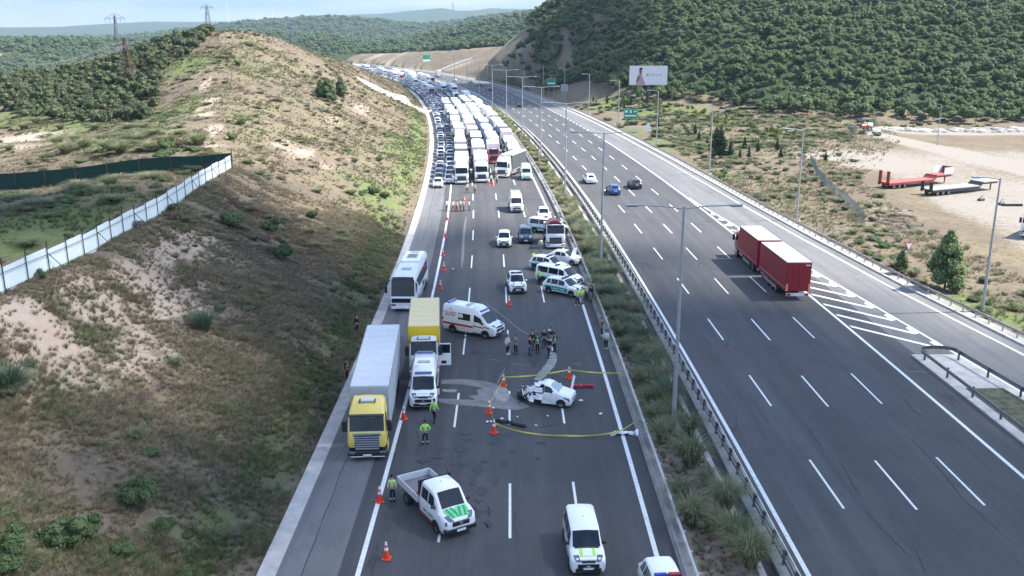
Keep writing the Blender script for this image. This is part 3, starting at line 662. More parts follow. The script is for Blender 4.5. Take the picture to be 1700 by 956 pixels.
extrude('kerb_line', -38, 500, lambda s: float(Q_R5(s))+1.5, [(-.12, .0), (.12, .0), (.10, .18), (-.10, .18)], CONC, r3)
GQL = lambda s: 41.75; GQR = lambda s: float(np.maximum(Q_GORE(s)-.75, 42.05))
r4 = thing('guard_rail', 'v-shaped dark steel rail round the gore island nose', 'guard rail')
gm_ = mat('gore_rail_steel', (.16, .165, .17), rough=.5, metal=.4, var=.2, dirt=.3)
extrude('rail_beam', -38, 72.6, GQL, wprof(-1, .1), gm_, r4, ds=3); extrude('rail_beam', -38, 72.6, GQR, wprof(1, .1), gm_, r4, ds=3)
mb = MB(); 
for k in range(6):
    a0, a1 = PI*k/6, PI*(k+1)/6; qa, qb = GQL(72.6), GQR(72.6); qm, qr = (qa+qb)/2, (qb-qa)/2
    p0 = road(72.6+math.sin(a0)*1.0, qm-math.cos(a0)*qr); p1 = road(72.6+math.sin(a1)*1.0, qm-math.cos(a1)*qr)
    mb.add([(p0[0], p0[1], .6), (p1[0], p1[1], .6), (p1[0], p1[1], .9), (p0[0], p0[1], .9)], [(0, 1, 2, 3), (3, 2, 1, 0)], gm_)
mb.build('rail_nose', r4)
for f_, sg in ((GQL, 1), (GQR, -1)):
    s = 72.2
    while s > 20:
        o = bpy.data.objects.new('post', dpost); COL.objects.link(o); o.parent = r4; o.location = road(s, f_(s)+.12*sg, .08); o.rotation_euler = (0, 0, 0 if sg < 0 else PI); s -= 4

# --- lamp posts
def lamp_post(double, h, arm, label, group):
    r = thing('street_lamp', label, 'lamp post', group=group)
    m = mat('lamp_post_steel', (.36, .37, .38), rough=.45, metal=.4, var=.1)
    mb = MB(); mb.cyl((0, 0, 0), (0, 0, h), .16, .075, 12, m); mb.build('pole', r, 40)
    mb = MB(); mb.box(-.55, .55, -.55, .55, -.35, .06, CONC, .03); mb.box(-.22, .22, -.22, .22, .06, .10, m); mb.build('base', r)
    for sg in ((-1, 1) if double else (-1,)):
        mb = MB(); mb.tube([(0, 0, h-.15), (sg*arm*.5, 0, h+.03), (sg*arm, 0, h+.08)], .045, 8, m); mb.build('arm', r, 40)
        mb = MB(); x0, x1 = sorted((sg*(arm-.1), sg*(arm+.75))); mb.box(x0, x1, -.16, .16, h+.02, h+.15, m, .03); mb.box(x0+.1, x1-.1, -.12, .12, h-.01, h+.018, lampm()); mb.build('lamp_head', r)
    return r
lp = lamp_post(True, 15.3, 3.0, 'tall twin-arm lamp post nearest the camera in the median grasses', 'twin lamp posts down the median')
S_L = [58.8+45.6*i for i in range(0, 13)]
lab = ['second twin-arm lamp post in the median, beside the drain', 'third twin-arm lamp post in the median level with the white van', 'fourth twin-arm lamp post in the median, level with the front of the jam']
for i, s in enumerate(S_L):
    o = lp if i == 0 else dup(lp, label=lab[i-1] if i <= 3 else 'thin twin-arm lamp post of the distant row down the median bend')
    x, y, _ = road(s, 18.75); tag(o, loc=(x, y, .12), rotz=rhead(s))
sp_ = lamp_post(False, 13.0, 1.9, 'single-arm lamp post behind the outer rail next to the leafy tree', 'single lamp posts beyond the outer rail')
for i, s in enumerate([86+45*j for j in range(0, 11)]):
    o = sp_ if i == 0 else dup(sp_, label=['', 'single-arm lamp post behind the outer rail left of the grey mesh fence', 'single-arm lamp post behind the outer rail by the dark pines'][i] if i < 3 else 'thin single-arm lamp post of the distant row beyond the outer rail')
    x, y, _ = road(s, float(Q_R5(s))+3.9+(.3 if i == 0 else 0)); tag(o, loc=(x, y, hz(x, y)+.05), rotz=rhead(s)-.05)
x, y = 101, 223; o = dup(sp_, loc=(x, y, hz(x, y)), rotz=0, label='thin lone pole standing by the pale haul road', group='lone utility poles'); o.scale = (.7, .7, .75)

# --- text
def text_mesh(txt, size, m, name='lettering', parent=None, align='CENTER', loc=(0, 0, 0), rot=(PI/2, 0, 0), depth=.004, sx=1.):
    cu = bpy.data.curves.new('t', 'FONT'); cu.body = txt; cu.size = size; cu.align_x = align; cu.align_y = 'CENTER'; cu.extrude = depth; cu.resolution_u = 2
    o = bpy.data.objects.new('t', cu); COL.objects.link(o); bpy.context.view_layer.update()
    me = bpy.data.meshes.new_from_object(o.evaluated_get(bpy.context.evaluated_depsgraph_get())); bpy.data.objects.remove(o); me.materials.clear(); me.materials.append(m); me.name = name
    r = bpy.data.objects.new(name, me); COL.objects.link(r); r.location = loc; r.rotation_euler = rot; r.scale = (sx, 1, 1)
    if parent: r.parent = parent
    return r
SIGNG = mat('sign_green', (.005, .24, .15), rough=.4, var=.05); SIGNW = mat('sign_white', (.75, .76, .76), rough=.4, var=.05)
def sign(name, label, x, y, z, w, h, zb, rz, m, posts=2, face=None, cat='road sign'):
    r = thing(name, label, cat, (x, y, z), rz)
    mb = MB(); mb.box(-w/2, w/2, -.03, .03, zb, zb+h, m, .02); mb.build('panel', r)
    mb = MB(); t = .06*max(1, h/3)
    for a in ((-w/2+.06, w/2-.06, zb+.06, zb+.06+t), (-w/2+.06, w/2-.06, zb+h-.06-t, zb+h-.06), (-w/2+.06, -w/2+.06+t, zb+.06+t, zb+h-.06-t), (w/2-.06-t, w/2-.06, zb+.06+t, zb+h-.06-t)):
        mb.box(a[0], a[1], -.04, -.032, a[2], a[3], SIGNW)
    mb.build('border', r)
    for i in range(posts):
        px = 0 if posts == 1 else (-w*.32 if i == 0 else w*.32)
        mb = MB(); mb.cyl((px, .08, -.5), (px, .08, zb+h-.1), .06, .06, 8, steel()); mb.build('post', r)
    return r
x, y = 35.6, 284; z = hz(x, y); r = sign('road_sign', 'green motorway exit sign with white marks on the verge below the billboard', x, y, z, 4.2, 3.0, .6, 0, SIGNG)
mb = MB(); mb.box(-1.7, -.9, -.045, -.035, 2.5, 3.1, SIGNW); mb.box(-.25, .25, -.045, -.035, 2.35, 3.2, SIGNW); mb.box(.9, 1.7, -.045, -.035, 2.6, 3.0, SIGNW); mb.box(-1.7, 1.7, -.045, -.035, 1.35, 1.75, SIGNW); mb.build('sign_marks', r)
x, y, _ = road(389, float(Q_R5(389))+5); r = sign('road_sign', 'small green sign beside the trees where the flowing road bends away', x, y, hz(x, y), 3.6, 2.5, 4.9, rhead(389), SIGNG)
mb = MB(); mb.box(-1.4, 1.4, -.045, -.035, 5.2, 5.7, SIGNW); mb.build('sign_marks', r)
x, y, _ = road(372, float(Q_R5(372))+7); sign('notice_board', 'plain grey board on posts next to the small green sign', x, y, hz(x, y), 2.8, 2.6, 1.6, rhead(372), mat('grey_board', (.3, .31, .32)), 2, cat='board')
x, y, _ = road(705, 52); r = sign('road_sign', 'tall teal and white sign standing beside the farthest queue', x, y, hz(x, y), 6.0, 5.2, 4.5, rhead(705), SIGNG)
mb = MB(); mb.box(-2.6, 2.6, -.06, -.035, 4.9, 6.1, SIGNW); mb.build('sign_marks', r)
# yield triangle
x, y = 46.6, 107; r = thing('yield_sign', 'white yield triangle with red border facing the ramp, in the dry grass', 'road sign', (x, y, hz(x, y)), .2)
mb = MB(); mb.cyl((0, .05, -.4), (0, .05, 2.2), .035, .035, 8, steel()); mb.build('post', r)
mb = MB(); mb.add([(-.62, 0, 2.5), (0, 0, 1.42), (.62, 0, 2.5), (-.62, .03, 2.5), (0, .03, 1.42), (.62, .03, 2.5)], [(0, 1, 2), (5, 4, 3), (0, 3, 4, 1), (1, 4, 5, 2), (2, 5, 3, 0)], mat('sign_red', (.5, .02, .03), rough=.4)); mb.build('border', r)
mb = MB(); mb.add([(-.44, -.006, 2.40), (0, -.006, 1.62), (.44, -.006, 2.40)], [(0, 1, 2)], SIGNW); mb.build('panel', r)
x, y = 35.9, 249; r = thing('warning_sign', 'small white triangle sign over a plate in the verge grass', 'road sign', (x, y, hz(x, y)), 0)
mb = MB(); mb.cyl((0, .05, -.4), (0, .05, 2.4), .035, .035, 8, steel()); mb.build('post', r)
mb = MB(); mb.add([(-1.0, 0, 1.5), (1.0, 0, 1.5), (0, 0, 3.1), (-1.0, .03, 1.5), (1.0, .03, 1.5), (0, .03, 3.1)], [(0, 1, 2), (5, 4, 3), (0, 3, 4, 1), (1, 4, 5, 2), (2, 5, 3, 0)], SIGNW); mb.box(-1, 1, 0, .03, .75, 1.35, SIGNW); mb.build('panel', r)
# billboard
x, y = 45.9, 322; zb = hz(x, y); r = thing('billboard', 'large white advertising billboard with a standing figure on a single dark post', 'billboard', (x, y, zb), 0)
bz = 6.6; PW, PH = 12.9, 6.4
mb = MB(); mb.cyl((0, .6, -1), (0, .6, bz+3), .62, .5, 14, mat('billboard_post', (.03, .03, .045), rough=.4)); mb.build('post', r, 40)
mb = MB(); mb.box(-PW/2, PW/2, -.0, .35, bz, bz+PH, mat('billboard_frame', (.3, .3, .32))); mb.build('frame', r)
mb = MB(); mb.box(-PW/2+.12, PW/2-.12, -.03, 0, bz+.12, bz+PH-.12, mat('poster_white', (.66, .64, .68), rough=.5, var=.04)); pst = mb.build('poster', r)
mb = MB(); y0 = -.036; pk = mat('print_pink', (.42, .24, .30), rough=.5); sk = mat('print_brown', (.16, .08, .06), rough=.5); dk = mat('print_dark', (.02, .02, .03), rough=.5)
def pp(pts, m, dy=0): mb.add([(a, y0-dy, bz+b) for a, b in pts], [tuple(range(len(pts)))], m)
pp([(-4.2, .15), (-.9, .15), (-1.2, 1.0), (-1.7, 2.2), (-2.2, 3.4), (-2.7, 3.9), (-3.4, 3.6), (-3.9, 2.4)], pk)
pp([(-4.1, 1.2), (-3.6, 1.0), (-2.7, 2.6), (-2.9, 3.0), (-3.6, 2.6)], sk, .004)
pp([(-2.95, 3.5), (-2.4, 3.5), (-2.2, 4.3), (-2.4, 5.2), (-3.0, 5.2), (-3.15, 4.4)], sk, .004)
pp([(-3.25, 4.6), (-3.1, 5.6), (-2.5, 5.85), (-2.0, 5.5), (-2.05, 4.9), (-2.5, 5.2), (-3.0, 5.1)], dk, .008)
pp([(-3.0, 4.55), (-2.2, 4.55), (-2.2, 4.8), (-3.0, 4.8)], dk, .009)
mb.build('printed_figure', r)
mb = MB()
for k in range(4): pp([(-.55+.16*k, 2.95), (-.45+.16*k, 2.95), (-.45+.16*k, 3.75), (-.55+.16*k, 3.75)], dk)
def stroke(a, b, w=.11):
    dx, dz = b[0]-a[0], b[1]-a[1]; L_ = math.hypot(dx, dz); nx_, nz_ = -dz/L_*w/2, dx/L_*w/2
    pp([(a[0]+nx_, a[1]+nz_), (b[0]+nx_, b[1]+nz_), (b[0]-nx_, b[1]-nz_), (a[0]-nx_, a[1]-nz_)][::-1], dk)
for a, b in (((.3, 3.0), (.8, 3.75)), ((.8, 3.75), (1.3, 3.0)), ((1.3, 3.75), (1.8, 3.0)), ((1.8, 3.0), (2.3, 3.75)), ((2.5, 3.75), (3.0, 3.0)), ((3.0, 3.0), (3.5, 3.75)), ((3.6, 3.0), (4.1, 3.75)), ((4.1, 3.75), (4.6, 3.0))): stroke(a, b)
pp([(-.5, 1.9), (4.5, 1.9), (4.5, 1.96), (-.5, 1.96)], mat('print_grey', (.4, .4, .45)))
mb.build('printed_logo', r)

# --- white sheet fence on the ridge
FA, FB = (-29.7, 31.), (-35.5, 118.)
fence = thing('sheet_fence', 'white corrugated sheet fence with black posts running along the top of the slope', 'fence')
WSH = mat('white_fence_sheet', (.62, .70, .72), rough=.5, var=.06, scale=.6, dirt=.12); BPO = mat('black_fence_post', (.02, .02, .022), rough=.6)
NB = 28; fl = math.dist(FA, FB)/NB; fa = math.atan2(FB[1]-FA[1], FB[0]-FA[0])
fx_ = lambda t: (FA[0]+(FB[0]-FA[0])*t/NB+(.12*math.sin(t*.7)), FA[1]+(FB[1]-FA[1])*t/NB)
mb = MB(); n = 13; pr = []
for i in range(n): pr.append((fl*i/(n-1), .035 if i % 2 else 0))
vs = [(x, y, 0) for x, y in pr]+[(x, y, 1.72) for x, y in pr]+[(x, y+.012, 1.72) for x, y in pr]+[(x, y+.012, 0) for x, y in pr]
mb.add(vs, [(k*n+i, k*n+i+1, (k+1)*n+i+1, (k+1)*n+i) for k in range(3) for i in range(n-1)], WSH); pan_me = mb.mesh('panel')
mb = MB(); mb.cyl((0, 0, -.4), (0, 0, 2.25), .038, .038, 6, BPO); pst_me = mb.mesh('post')
for i in range(NB+1):
    x, y = fx_(i); z = float(FZ(y)); o = bpy.data.objects.new('post', pst_me); COL.objects.link(o); o.parent = fence; o.location = (x, y, z)
    if i < NB:
        x2, y2 = fx_(i+1); z2 = float(FZ(y2)); zz = (z+z2)/2+(.10 if i % 2 else 0); an = math.atan2(y2-y, x2-x)
        o = bpy.data.objects.new('panel', pan_me); COL.objects.link(o); o.parent = fence; o.location = (x-.08*math.cos(an+PI/2)*-1, y, zz-.05); o.rotation_euler = (0, -math.atan2((z2-z)*.6, fl), an)
        mb = MB(); 
        for h_ in (.2, 1.32): mb.cyl((x+.05, y, z+h_), (x2+.05, y2, z2+h_), .022, .022, 5, BPO)
        for h_ in (1.95, 2.2): mb.cyl((x+.05, y, z+h_), (x2+.05, y2, z2+h_), .008, .008, 3, BPO)
        mb.build('rail', fence)
        if i % 3 == 1: mb = MB(); mb.cyl((x+.06, y, z+1.35), (x+(x2-x)*.62+.4, y+(y2-y)*.62, hz(x+.6, y+(y2-y)*.62)+.02), .03, .03, 5, BPO); mb.build('brace', fence)
gf = thing('netting_fence', 'dark green netting fence crossing the field from the end of the white fence', 'fence')
GN_ = mat('dark_green_netting', (.008, .042, .030), rough=.9, var=.15)
NX = 18
for i in range(NX+1):
    x = -35.7-4.0*i; y = 119.2+.4*math.sin(i*.9); z = hz(x, y); x2 = x-4.0; y2 = 119.2+.4*math.sin((i+1)*.9); z2 = hz(x2, y2)
    mb = MB(); mb.cyl((x, y-.08, z-.3), (x, y-.08, z+2.45), .05, .05, 6, mat('rusty_post', (.05, .04, .035))); mb.build('post', gf)
    if i < NX:
        mb = MB(); mb.hexa([(x2, y2, z2-.1), (x, y, z-.1), (x, y+.04, z-.1), (x2, y2+.04, z2-.1)], [(x2, y2, z2+2.1), (x, y, z+2.08), (x, y+.04, z+2.08), (x2, y2+.04, z2+2.1)], GN_); mb.build('panel', gf)
mf = thing('mesh_fence', 'leaning grey wire mesh fence between the verge and the dirt lot', 'fence')
MSH = mat('grey_wire_mesh', (.22, .26, .25), rough=.7, var=.3)
mp_ = [(1347, 276), (1360, 296), (1375, 312), (1390, 326), (1405, 338), (1420, 352), (1437, 370)]; mp_ = [g(u, v, .2) for u, v in mp_]
for (x, y), (x2, y2) in zip(mp_[:-1], mp_[1:]):
    z, z2 = hz(x, y), hz(x2, y2); mb = MB(); d = Vector((x2-x, y2-y, 0)); L_ = d.length; k = int(L_/.28)
    for i in range(k+1): t = i/k; mb.cyl((x+d.x*t, y+d.y*t, z+(z2-z)*t), (x+d.x*t-.35, y+d.y*t, z+(z2-z)*t+2.0), .02, .02, 3, MSH, False)
    for h_ in np.arange(.1, 2.01, .24): mb.cyl((x-.175*h_, y, z+h_), (x2-.175*h_, y2, z2+h_), .018, .018, 3, MSH, False)
    mb.build('panel', mf); mb = MB(); mb.cyl((x, y, z-.3), (x-.38, y, z+2.2), .05, .05, 6, steel()); mb.build('post', mf)
# --- lattice pylons and wind turbines
def pylon(label, x, y, h, w, m, arms, group=None, name='lattice_pylon', z=None, rz=0, t=.12):
    z = hz(x, y) if z is None else z; r = thing(name, label, 'pylon', (x, y, z), rz, group); mb = MB()
    def wd(zz): return w*(1-zz/h)*.5+w*.06
    n = 9
    for i in range(n):
        z0, z1 = h*i/n, h*(i+1)/n; a, b = wd(z0), wd(z1)
        c0 = [(-a, -a, z0), (a, -a, z0), (a, a, z0), (-a, a, z0)]; c1 = [(-b, -b, z1), (b, -b, z1), (b, b, z1), (-b, b, z1)]
        for k in range(4): mb.cyl(c0[k], c1[k], t, t, 3, m, False); mb.cyl(c0[k], c1[(k+1) % 4], t*.6, t*.6, 3, m, False); mb.cyl(c1[k], c0[(k+1) % 4], t*.6, t*.6, 3, m, False); mb.cyl(c1[k], c1[(k+1) % 4], t*.6, t*.6, 3, m, False)
    mb.build('tower', r)
    for zz, L_ in arms:
        mb = MB(); mb.cyl((-L_, 0, zz), (L_, 0, zz), t, t, 3, m, False); mb.cyl((-L_, 0, zz), (0, 0, zz+h*.05), t*.7, t*.7, 3, m, False); mb.cyl((L_, 0, zz), (0, 0, zz+h*.05), t*.7, t*.7, 3, m, False)
        for q_ in (-1, -.55, .55, 1): mb.cyl((L_*q_, 0, zz), (L_*q_, 0, zz-h*.045), t*.8, t*.8, 3, m, False)
        mb.build('crossarm', r)
    return r
RUST = mat('rusty_steel', (.10, .055, .042), rough=.8, var=.3); GAL = mat('pylon_steel', (.17, .18, .20), rough=.6)
def placepy(u, vt, Y, zoff, *a, **k):
    x, y, zt = atY(u, vt, Y); z = hz(x, y)-zoff; return x, y, zt-z, z
x, y, h, z = placepy(206, 62, 225, 0); pylon('rusty red lattice pylon rising from the thicket on the left hill', x, y, h, 2.6, RUST, [(h*.95, 2.5), (h*.84, 2.3)], z=z, t=.07)
x, y, h, z = placepy(190, 25, 340, 0); pylon('grey lattice pylon behind the rusty one on the left hill', x, y, h, 3.6, GAL, [(h*.97, 3.4)], z=z, t=.09)
x, y, h, z = placepy(343, 9, 1150, 0); pylon('far grey lattice pylon standing on the skyline above the hill top', x, y, h, 12, GAL, [(h*.97, 7.5)], z=z, t=.3)
x, y, h, z = placepy(484, 50, 760, 0); pylon('small pale pylon in front of the wooded hills', x, y, h, 6, GAL, [(h*.9, 3)], z=z, t=.14)
x, y, h, z = placepy(752, 4, 5600, 0); pylon('tiny pylon on the far ridge above the cut slope', x, y, h, 14, GAL, [(h*.9, 10)], z=z, t=.6)
TBM = mat('turbine_white', (.6, .62, .65))
for u, vt, lab_ in ((377, 6, 'white wind turbine on the skyline right of the far pylon'), (452, 11, 'white wind turbine on the skyline, right one of the pair')):
    x, y, zt = atY(u, vt+6, 5600); z = hz(x, y); r = thing('wind_turbine', lab_, 'wind turbine', (x, y, z)); h = zt-z
    mb = MB(); mb.cyl((0, 0, 0), (0, 0, h), 2.2, 1.3, 8, TBM); mb.build('tower', r)
    mb = MB(); mb.box(-1.6, 1.6, -5, 5, h-1.5, h+2, TBM); mb.build('nacelle', r)
    for k in range(3):
        a = 2*PI*k/3+.5*(u > 400)+PI/2; mb = MB(); mb.cyl((0, -10, h), (46*math.cos(a), -10, h+46*math.sin(a)), 1.3, .3, 5, TBM); mb.build('blade', r)
wr = thing('power_line', 'thin power cables sagging left and down from the rusty pylon', 'cables'); px_, py_, ph_, pz_ = placepy(206, 62, 225, 0); ex, ey, _e = atY(-40, 120, 190)
for dx_ in (-2.3, -1.2, 1.2, 2.3):
    mb = MB(); A_ = Vector((px_+dx_, py_, pz_+ph_*.90)); B_ = Vector((ex+dx_, ey, hz(ex, ey)+16)); P_ = [A_.lerp(B_, k/14)-Vector((0, 0, 3.2*math.sin(PI*k/14))) for k in range(15)]; mb.tube(P_, .035, 3, mat('cable', (.05, .05, .055))); mb.build('cable', wr)
# ================================================================== VEGETATION
def leaf_cloud(n, cent, radii, size, rs, m_up=.3, tri=False):
    """n small leaf faces on and in the lobes given by cent/radii"""
    cent = np.array(cent, float); radii = np.array(radii, float); k = rs.choice(len(cent), n, p=radii[:, 0]**2/(radii[:, 0]**2).sum())
    d = rs.normal(size=(n, 3)); d /= np.linalg.norm(d, axis=1)[:, None]; d[:, 2] = np.where(d[:, 2] < -.5, -d[:, 2], d[:, 2])
    rr = rs.uniform(.72, 1.06, (n, 1)); c = cent[k]+d*radii[k]*rr
    nn = d+rs.normal(size=(n, 3))*.55; nn[:, 2] += m_up; nn /= np.linalg.norm(nn, axis=1)[:, None]
    a = np.cross(nn, rs.normal(size=(n, 3))); a /= np.linalg.norm(a, axis=1)[:, None]; b = np.cross(nn, a)
    s = size*rs.uniform(.6, 1.35, (n, 1)); a = a*s; b = b*s*.62
    v = np.stack([c-a, c-b*.9, c+a, c+b*.9], 1).reshape(-1, 3); f = [(4*i, 4*i+1, 4*i+2, 4*i+3) for i in range(n)]
    return v, f
def crown_mb(seed, r, h, lobes, nleaf, size, ml, zc, core=True, squash=.8, cone=False):
    rs = np.random.default_rng(seed); cent = [(0, 0, zc)]; rad = [(r*.62, r*.62, h*.36)]
    for i in range(lobes):
        a = 2*PI*i/lobes+rs.uniform(-.5, .5); rr = r*rs.uniform(.32, .62); el = rs.uniform(-.5, 1.0)
        q = r*rs.uniform(.34, .5); cent.append((rr*math.cos(a), rr*math.sin(a), zc+el*h*.32)); rad.append((q, q, q*squash))
    if cone:
        cent = []; rad = []
        for i in range(lobes):
            t = i/(lobes-1); a = i*2.4; rr = r*(1-t**2.4)*.66; cent.append((rr*math.cos(a), rr*math.sin(a), .8+t*(h-.9))); q = r*(.54-.28*t**1.6); rad.append((q, q, q*1.1))
    v, f = leaf_cloud(nleaf, cent, rad, size, rs); mb = MB(); mb.add([tuple(x) for x in v], f, ml)
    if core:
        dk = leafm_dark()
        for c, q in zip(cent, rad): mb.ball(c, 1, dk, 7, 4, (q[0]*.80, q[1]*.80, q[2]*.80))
    return mb
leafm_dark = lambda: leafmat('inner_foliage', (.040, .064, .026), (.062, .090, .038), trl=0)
L_FOR = leafmat('forest_leaves', (.064, .108, .044), (.165, .22, .092), .35, .4)
L_TH = leafmat('thicket_leaves', (.048, .066, .030), (.125, .135, .065), .5)
L_SH = leafmat('shrub_leaves', (.050, .085, .030), (.12, .165, .065), 1.2)
L_PI = leafmat('pine_needles', (.022, .045, .022), (.055, .085, .040), 1.2, .15)
L_YE = leafmat('young_yellow_leaves', (.10, .125, .028), (.19, .20, .05), 1., .3)
L_DB = leafmat('dry_brown_twigs', (.10, .070, .055), (.17, .125, .090), 1.5, .1)
BARK = mat('bark', (.09, .07, .05), rough=.95, var=.3, scale=4)
def trunk_mb(h, r, seed, br=4):
    rs = random.Random(seed); mb = MB(); x = y = 0; p = Vector((0, 0, -.4)); n = 4; pts = [p]
    for i in range(1, n+1): pts.append(Vector((rs.uniform(-.06, .06)*h*i/n, rs.uniform(-.06, .06)*h*i/n, h*i/n)))
    for i in range(n): mb.cyl(pts[i], pts[i+1], r*(1-.2*i), r*(1-.2*(i+1)), 6, BARK, False)
    for i in range(br):
        a = rs.uniform(0, 2*PI); b = pts[2+(i % 3)]; mb.cyl(b, b+Vector((math.cos(a)*h*.35, math.sin(a)*h*.35, h*.28)), r*.4, r*.12, 5, BARK, False)
    return mb
CROWN = {}
def tree_proto(kind, i):
    i = int(i)
    k = (kind, i)
    if k in CROWN: return CROWN[k]
    if kind == 'forest': c = crown_mb(10+i, 2.7, 4.4, 7, 230, .42, L_FOR, 3.6); t = trunk_mb(2.6, .16, i)
    elif kind == 'thicket': c = crown_mb(30+i, 2.1, 3.0, 6, 230, .30, L_TH, 1.7); t = trunk_mb(1.6, .10, i)
    elif kind == 'leafy': c = crown_mb(50+i, 1.75, 5.6, 15, 2600, .17, leafmat('leafy_tree_leaves', (.062, .105, .042), (.17, .23, .10), 1.3), 2.55, squash=1.0, cone=True); t = trunk_mb(2.4, .13, i)
    elif kind == 'pine':
        rs = np.random.default_rng(70+i); mb = MB(); V_ = []; n = 0
        for z in np.linspace(.5, 3.9, 11):
            rr = 1.15*(1-(z-.3)/4.1)+.1; m_ = int(10+rr*14)
            for j in range(m_):
                a = rs.uniform(0, 2*PI); q = rr*rs.uniform(.55, 1.1); d = Vector((math.cos(a), math.sin(a), -.15)); p = Vector((0, 0, z+rs.uniform(-.12, .12))); e = p+d*q; s_ = Vector((-d.y, d.x, 0))*.16
                mb.add([p+d*.1, e-d*q*.4+s_, e, e-d*q*.4-s_, e-d*q*.3+Vector((0, 0, .15))], [(0, 3, 2, 1), (0, 2, 4)], L_PI)
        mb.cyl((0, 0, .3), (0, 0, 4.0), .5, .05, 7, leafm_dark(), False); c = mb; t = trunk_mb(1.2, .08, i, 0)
    elif kind == 'young': c = crown_mb(90+i, .85, 2.0, 5, 150, .2, L_YE, 1.3, core=False); t = trunk_mb(1.2, .05, i, 2)
    cm = c.mesh('crown'); tm = t.mesh('trunk'); CROWN[k] = (cm, tm); return CROWN[k]
def place_tree(kind, i, x, y, sc, label, group, name='tree', dz=0, wide=1.):
    cm, tm = tree_proto(kind, i); r = thing(name, label, 'tree', (x, y, hz(x, y)+dz), random.uniform(0, 6.28), group)
    for nm, me in (('crown', cm), ('trunk', tm)):
        o = bpy.data.objects.new(nm, me); COL.objects.link(o); o.parent = r
    r.scale = (sc*wide*random.uniform(.85, 1.15), sc*wide*random.uniform(.85, 1.15), sc*random.uniform(.85, 1.15)); return r
def instances(name, pts, scl, rot, idx, protos, label, kind='stuff', tilt=None):
    me = bpy.data.meshes.new(name+'_points'); me.vertices.add(len(pts)); me.vertices.foreach_set('co', np.asarray(pts, np.float32).ravel())
    for nm, ty, d in (('scl', 'FLOAT_VECTOR', scl), ('rot', 'FLOAT_VECTOR', rot)):
        a = me.attributes.new(nm, ty, 'POINT'); a.data.foreach_set('vector', np.asarray(d, np.float32).ravel())
    a = me.attributes.new('idx', 'INT', 'POINT'); a.data.foreach_set('value', np.asarray(idx, np.int32))
    o = bpy.data.objects.new(name, me); COL.objects.link(o)
    ng = bpy.data.node_groups.new(name, 'GeometryNodeTree'); ng.interface.new_socket('Geometry', in_out='INPUT', socket_type='NodeSocketGeometry'); ng.interface.new_socket('Geometry', in_out='OUTPUT', socket_type='NodeSocketGeometry')
    N = ng.nodes.new; gi = N('NodeGroupInput'); go = N('NodeGroupOutput'); ip = N('GeometryNodeInstanceOnPoints'); gti = N('GeometryNodeJoinGeometry'); L = ng.links.new
    ip.inputs['Pick Instance'].default_value = True
    for p in protos[::-1]:
        oi = N('GeometryNodeObjectInfo'); oi.transform_space = 'ORIGINAL'; oi.inputs['Object'].default_value = p; oi.inputs['As Instance'].default_value = True; L(oi.outputs['Geometry'], gti.inputs[0])
    L(gi.outputs[0], ip.inputs['Points']); L(gti.outputs[0], ip.inputs['Instance'])
    for nm, ty, so_ in (('scl', 'FLOAT_VECTOR', 'Scale'), ('rot', 'FLOAT_VECTOR', 'Rotation'), ('idx', 'INT', 'Instance Index')):
        na = N('GeometryNodeInputNamedAttribute'); na.data_type = ty; na.inputs[0].default_value = nm; L(na.outputs[0], ip.inputs[so_])
    L(ip.outputs[0], go.inputs[0]); md = o.modifiers.new('scatter', 'NODES'); md.node_group = ng
    tag(o, label, kind=kind); return o
def proto_obj(nm, me, near):      # a single clump standing in the scene that the scatter repeats
    o = bpy.data.objects.new(nm, me); COL.objects.link(o); return o
def inview(x, y, z, mx_=60):
    c, s_ = math.cos(PITCH), math.sin(PITCH); zz = z-CAM_H; zc = y*c-zz*s_; yc = y*s_+zz*c
    zc = np.maximum(zc, .1); u = CXP+FPX*x/zc; v = CYP-FPX*yc/zc
    return (u > -mx_) & (u < 1700+mx_) & (v > -mx_) & (v < 956+mx_) & (zc > 5)
# ---- single trees that can be told apart
place_tree('leafy', 0, 45.6, 95.0, 1.08, 'broad leafy green tree behind the outer rail next to a lamp post', None)
place_tree('leafy', 1, 43.6, 101.5, .42, 'small round green bush-like tree left of the broad leafy tree', None)
for u, v, sc, lb in ((545, 168, 1.0, 'larger dark green round tree on the hillside, left of a pair'), (566, 160, .9, 'dark green round tree on the hillside, right of a pair'), (533, 160, .6, 'small dark tree behind the pair on the hillside')):
    p = hit(u, v); place_tree('leafy', int(u) % 2, p[0], p[1], sc, lb, None)
tall = [(1195, 262, 2.0, 'tallest dark pine beyond the second single lamp post'), (1188, 250, 1.6, 'dark pine close behind the tallest pine'), (1212, 262, 1.1, 'dark pine right of the tallest pine')]
for u, v, sc, lb in tall:
    p = hit(u, v); place_tree('pine', u % 3, p[0], p[1], sc, lb, None, 'pine_tree')
sm = [(1008, 172), (1018, 174), (1030, 178), (1026, 182), (1036, 181), (1060, 182), (1048, 174), (1074, 200), (1092, 210), (1104, 212), (1095, 196), (1140, 218), (1154, 224), (1141, 228), (1142, 234), (1165, 238), (1174, 242), (1176, 232), (1180, 228), (1184, 222), (1160, 236), (1222, 240), (1236, 246), (1247, 248), (1258, 252), (1246, 232), (985, 168), (975, 165), (990, 172), (1002, 166), (1296, 262), (1306, 276), (1290, 250), (1384, 290), (1370, 268), (1275, 282), (1243, 262), (1203, 246), (1228, 262)]
for i, (u, v) in enumerate(sm[::2]):
    p = hit(u, v); place_tree('pine', i % 3, p[0], p[1], random.uniform(.45, .75), 'small dark young pine planted on the dry verge', 'young pines on the right verge', 'pine_tree')
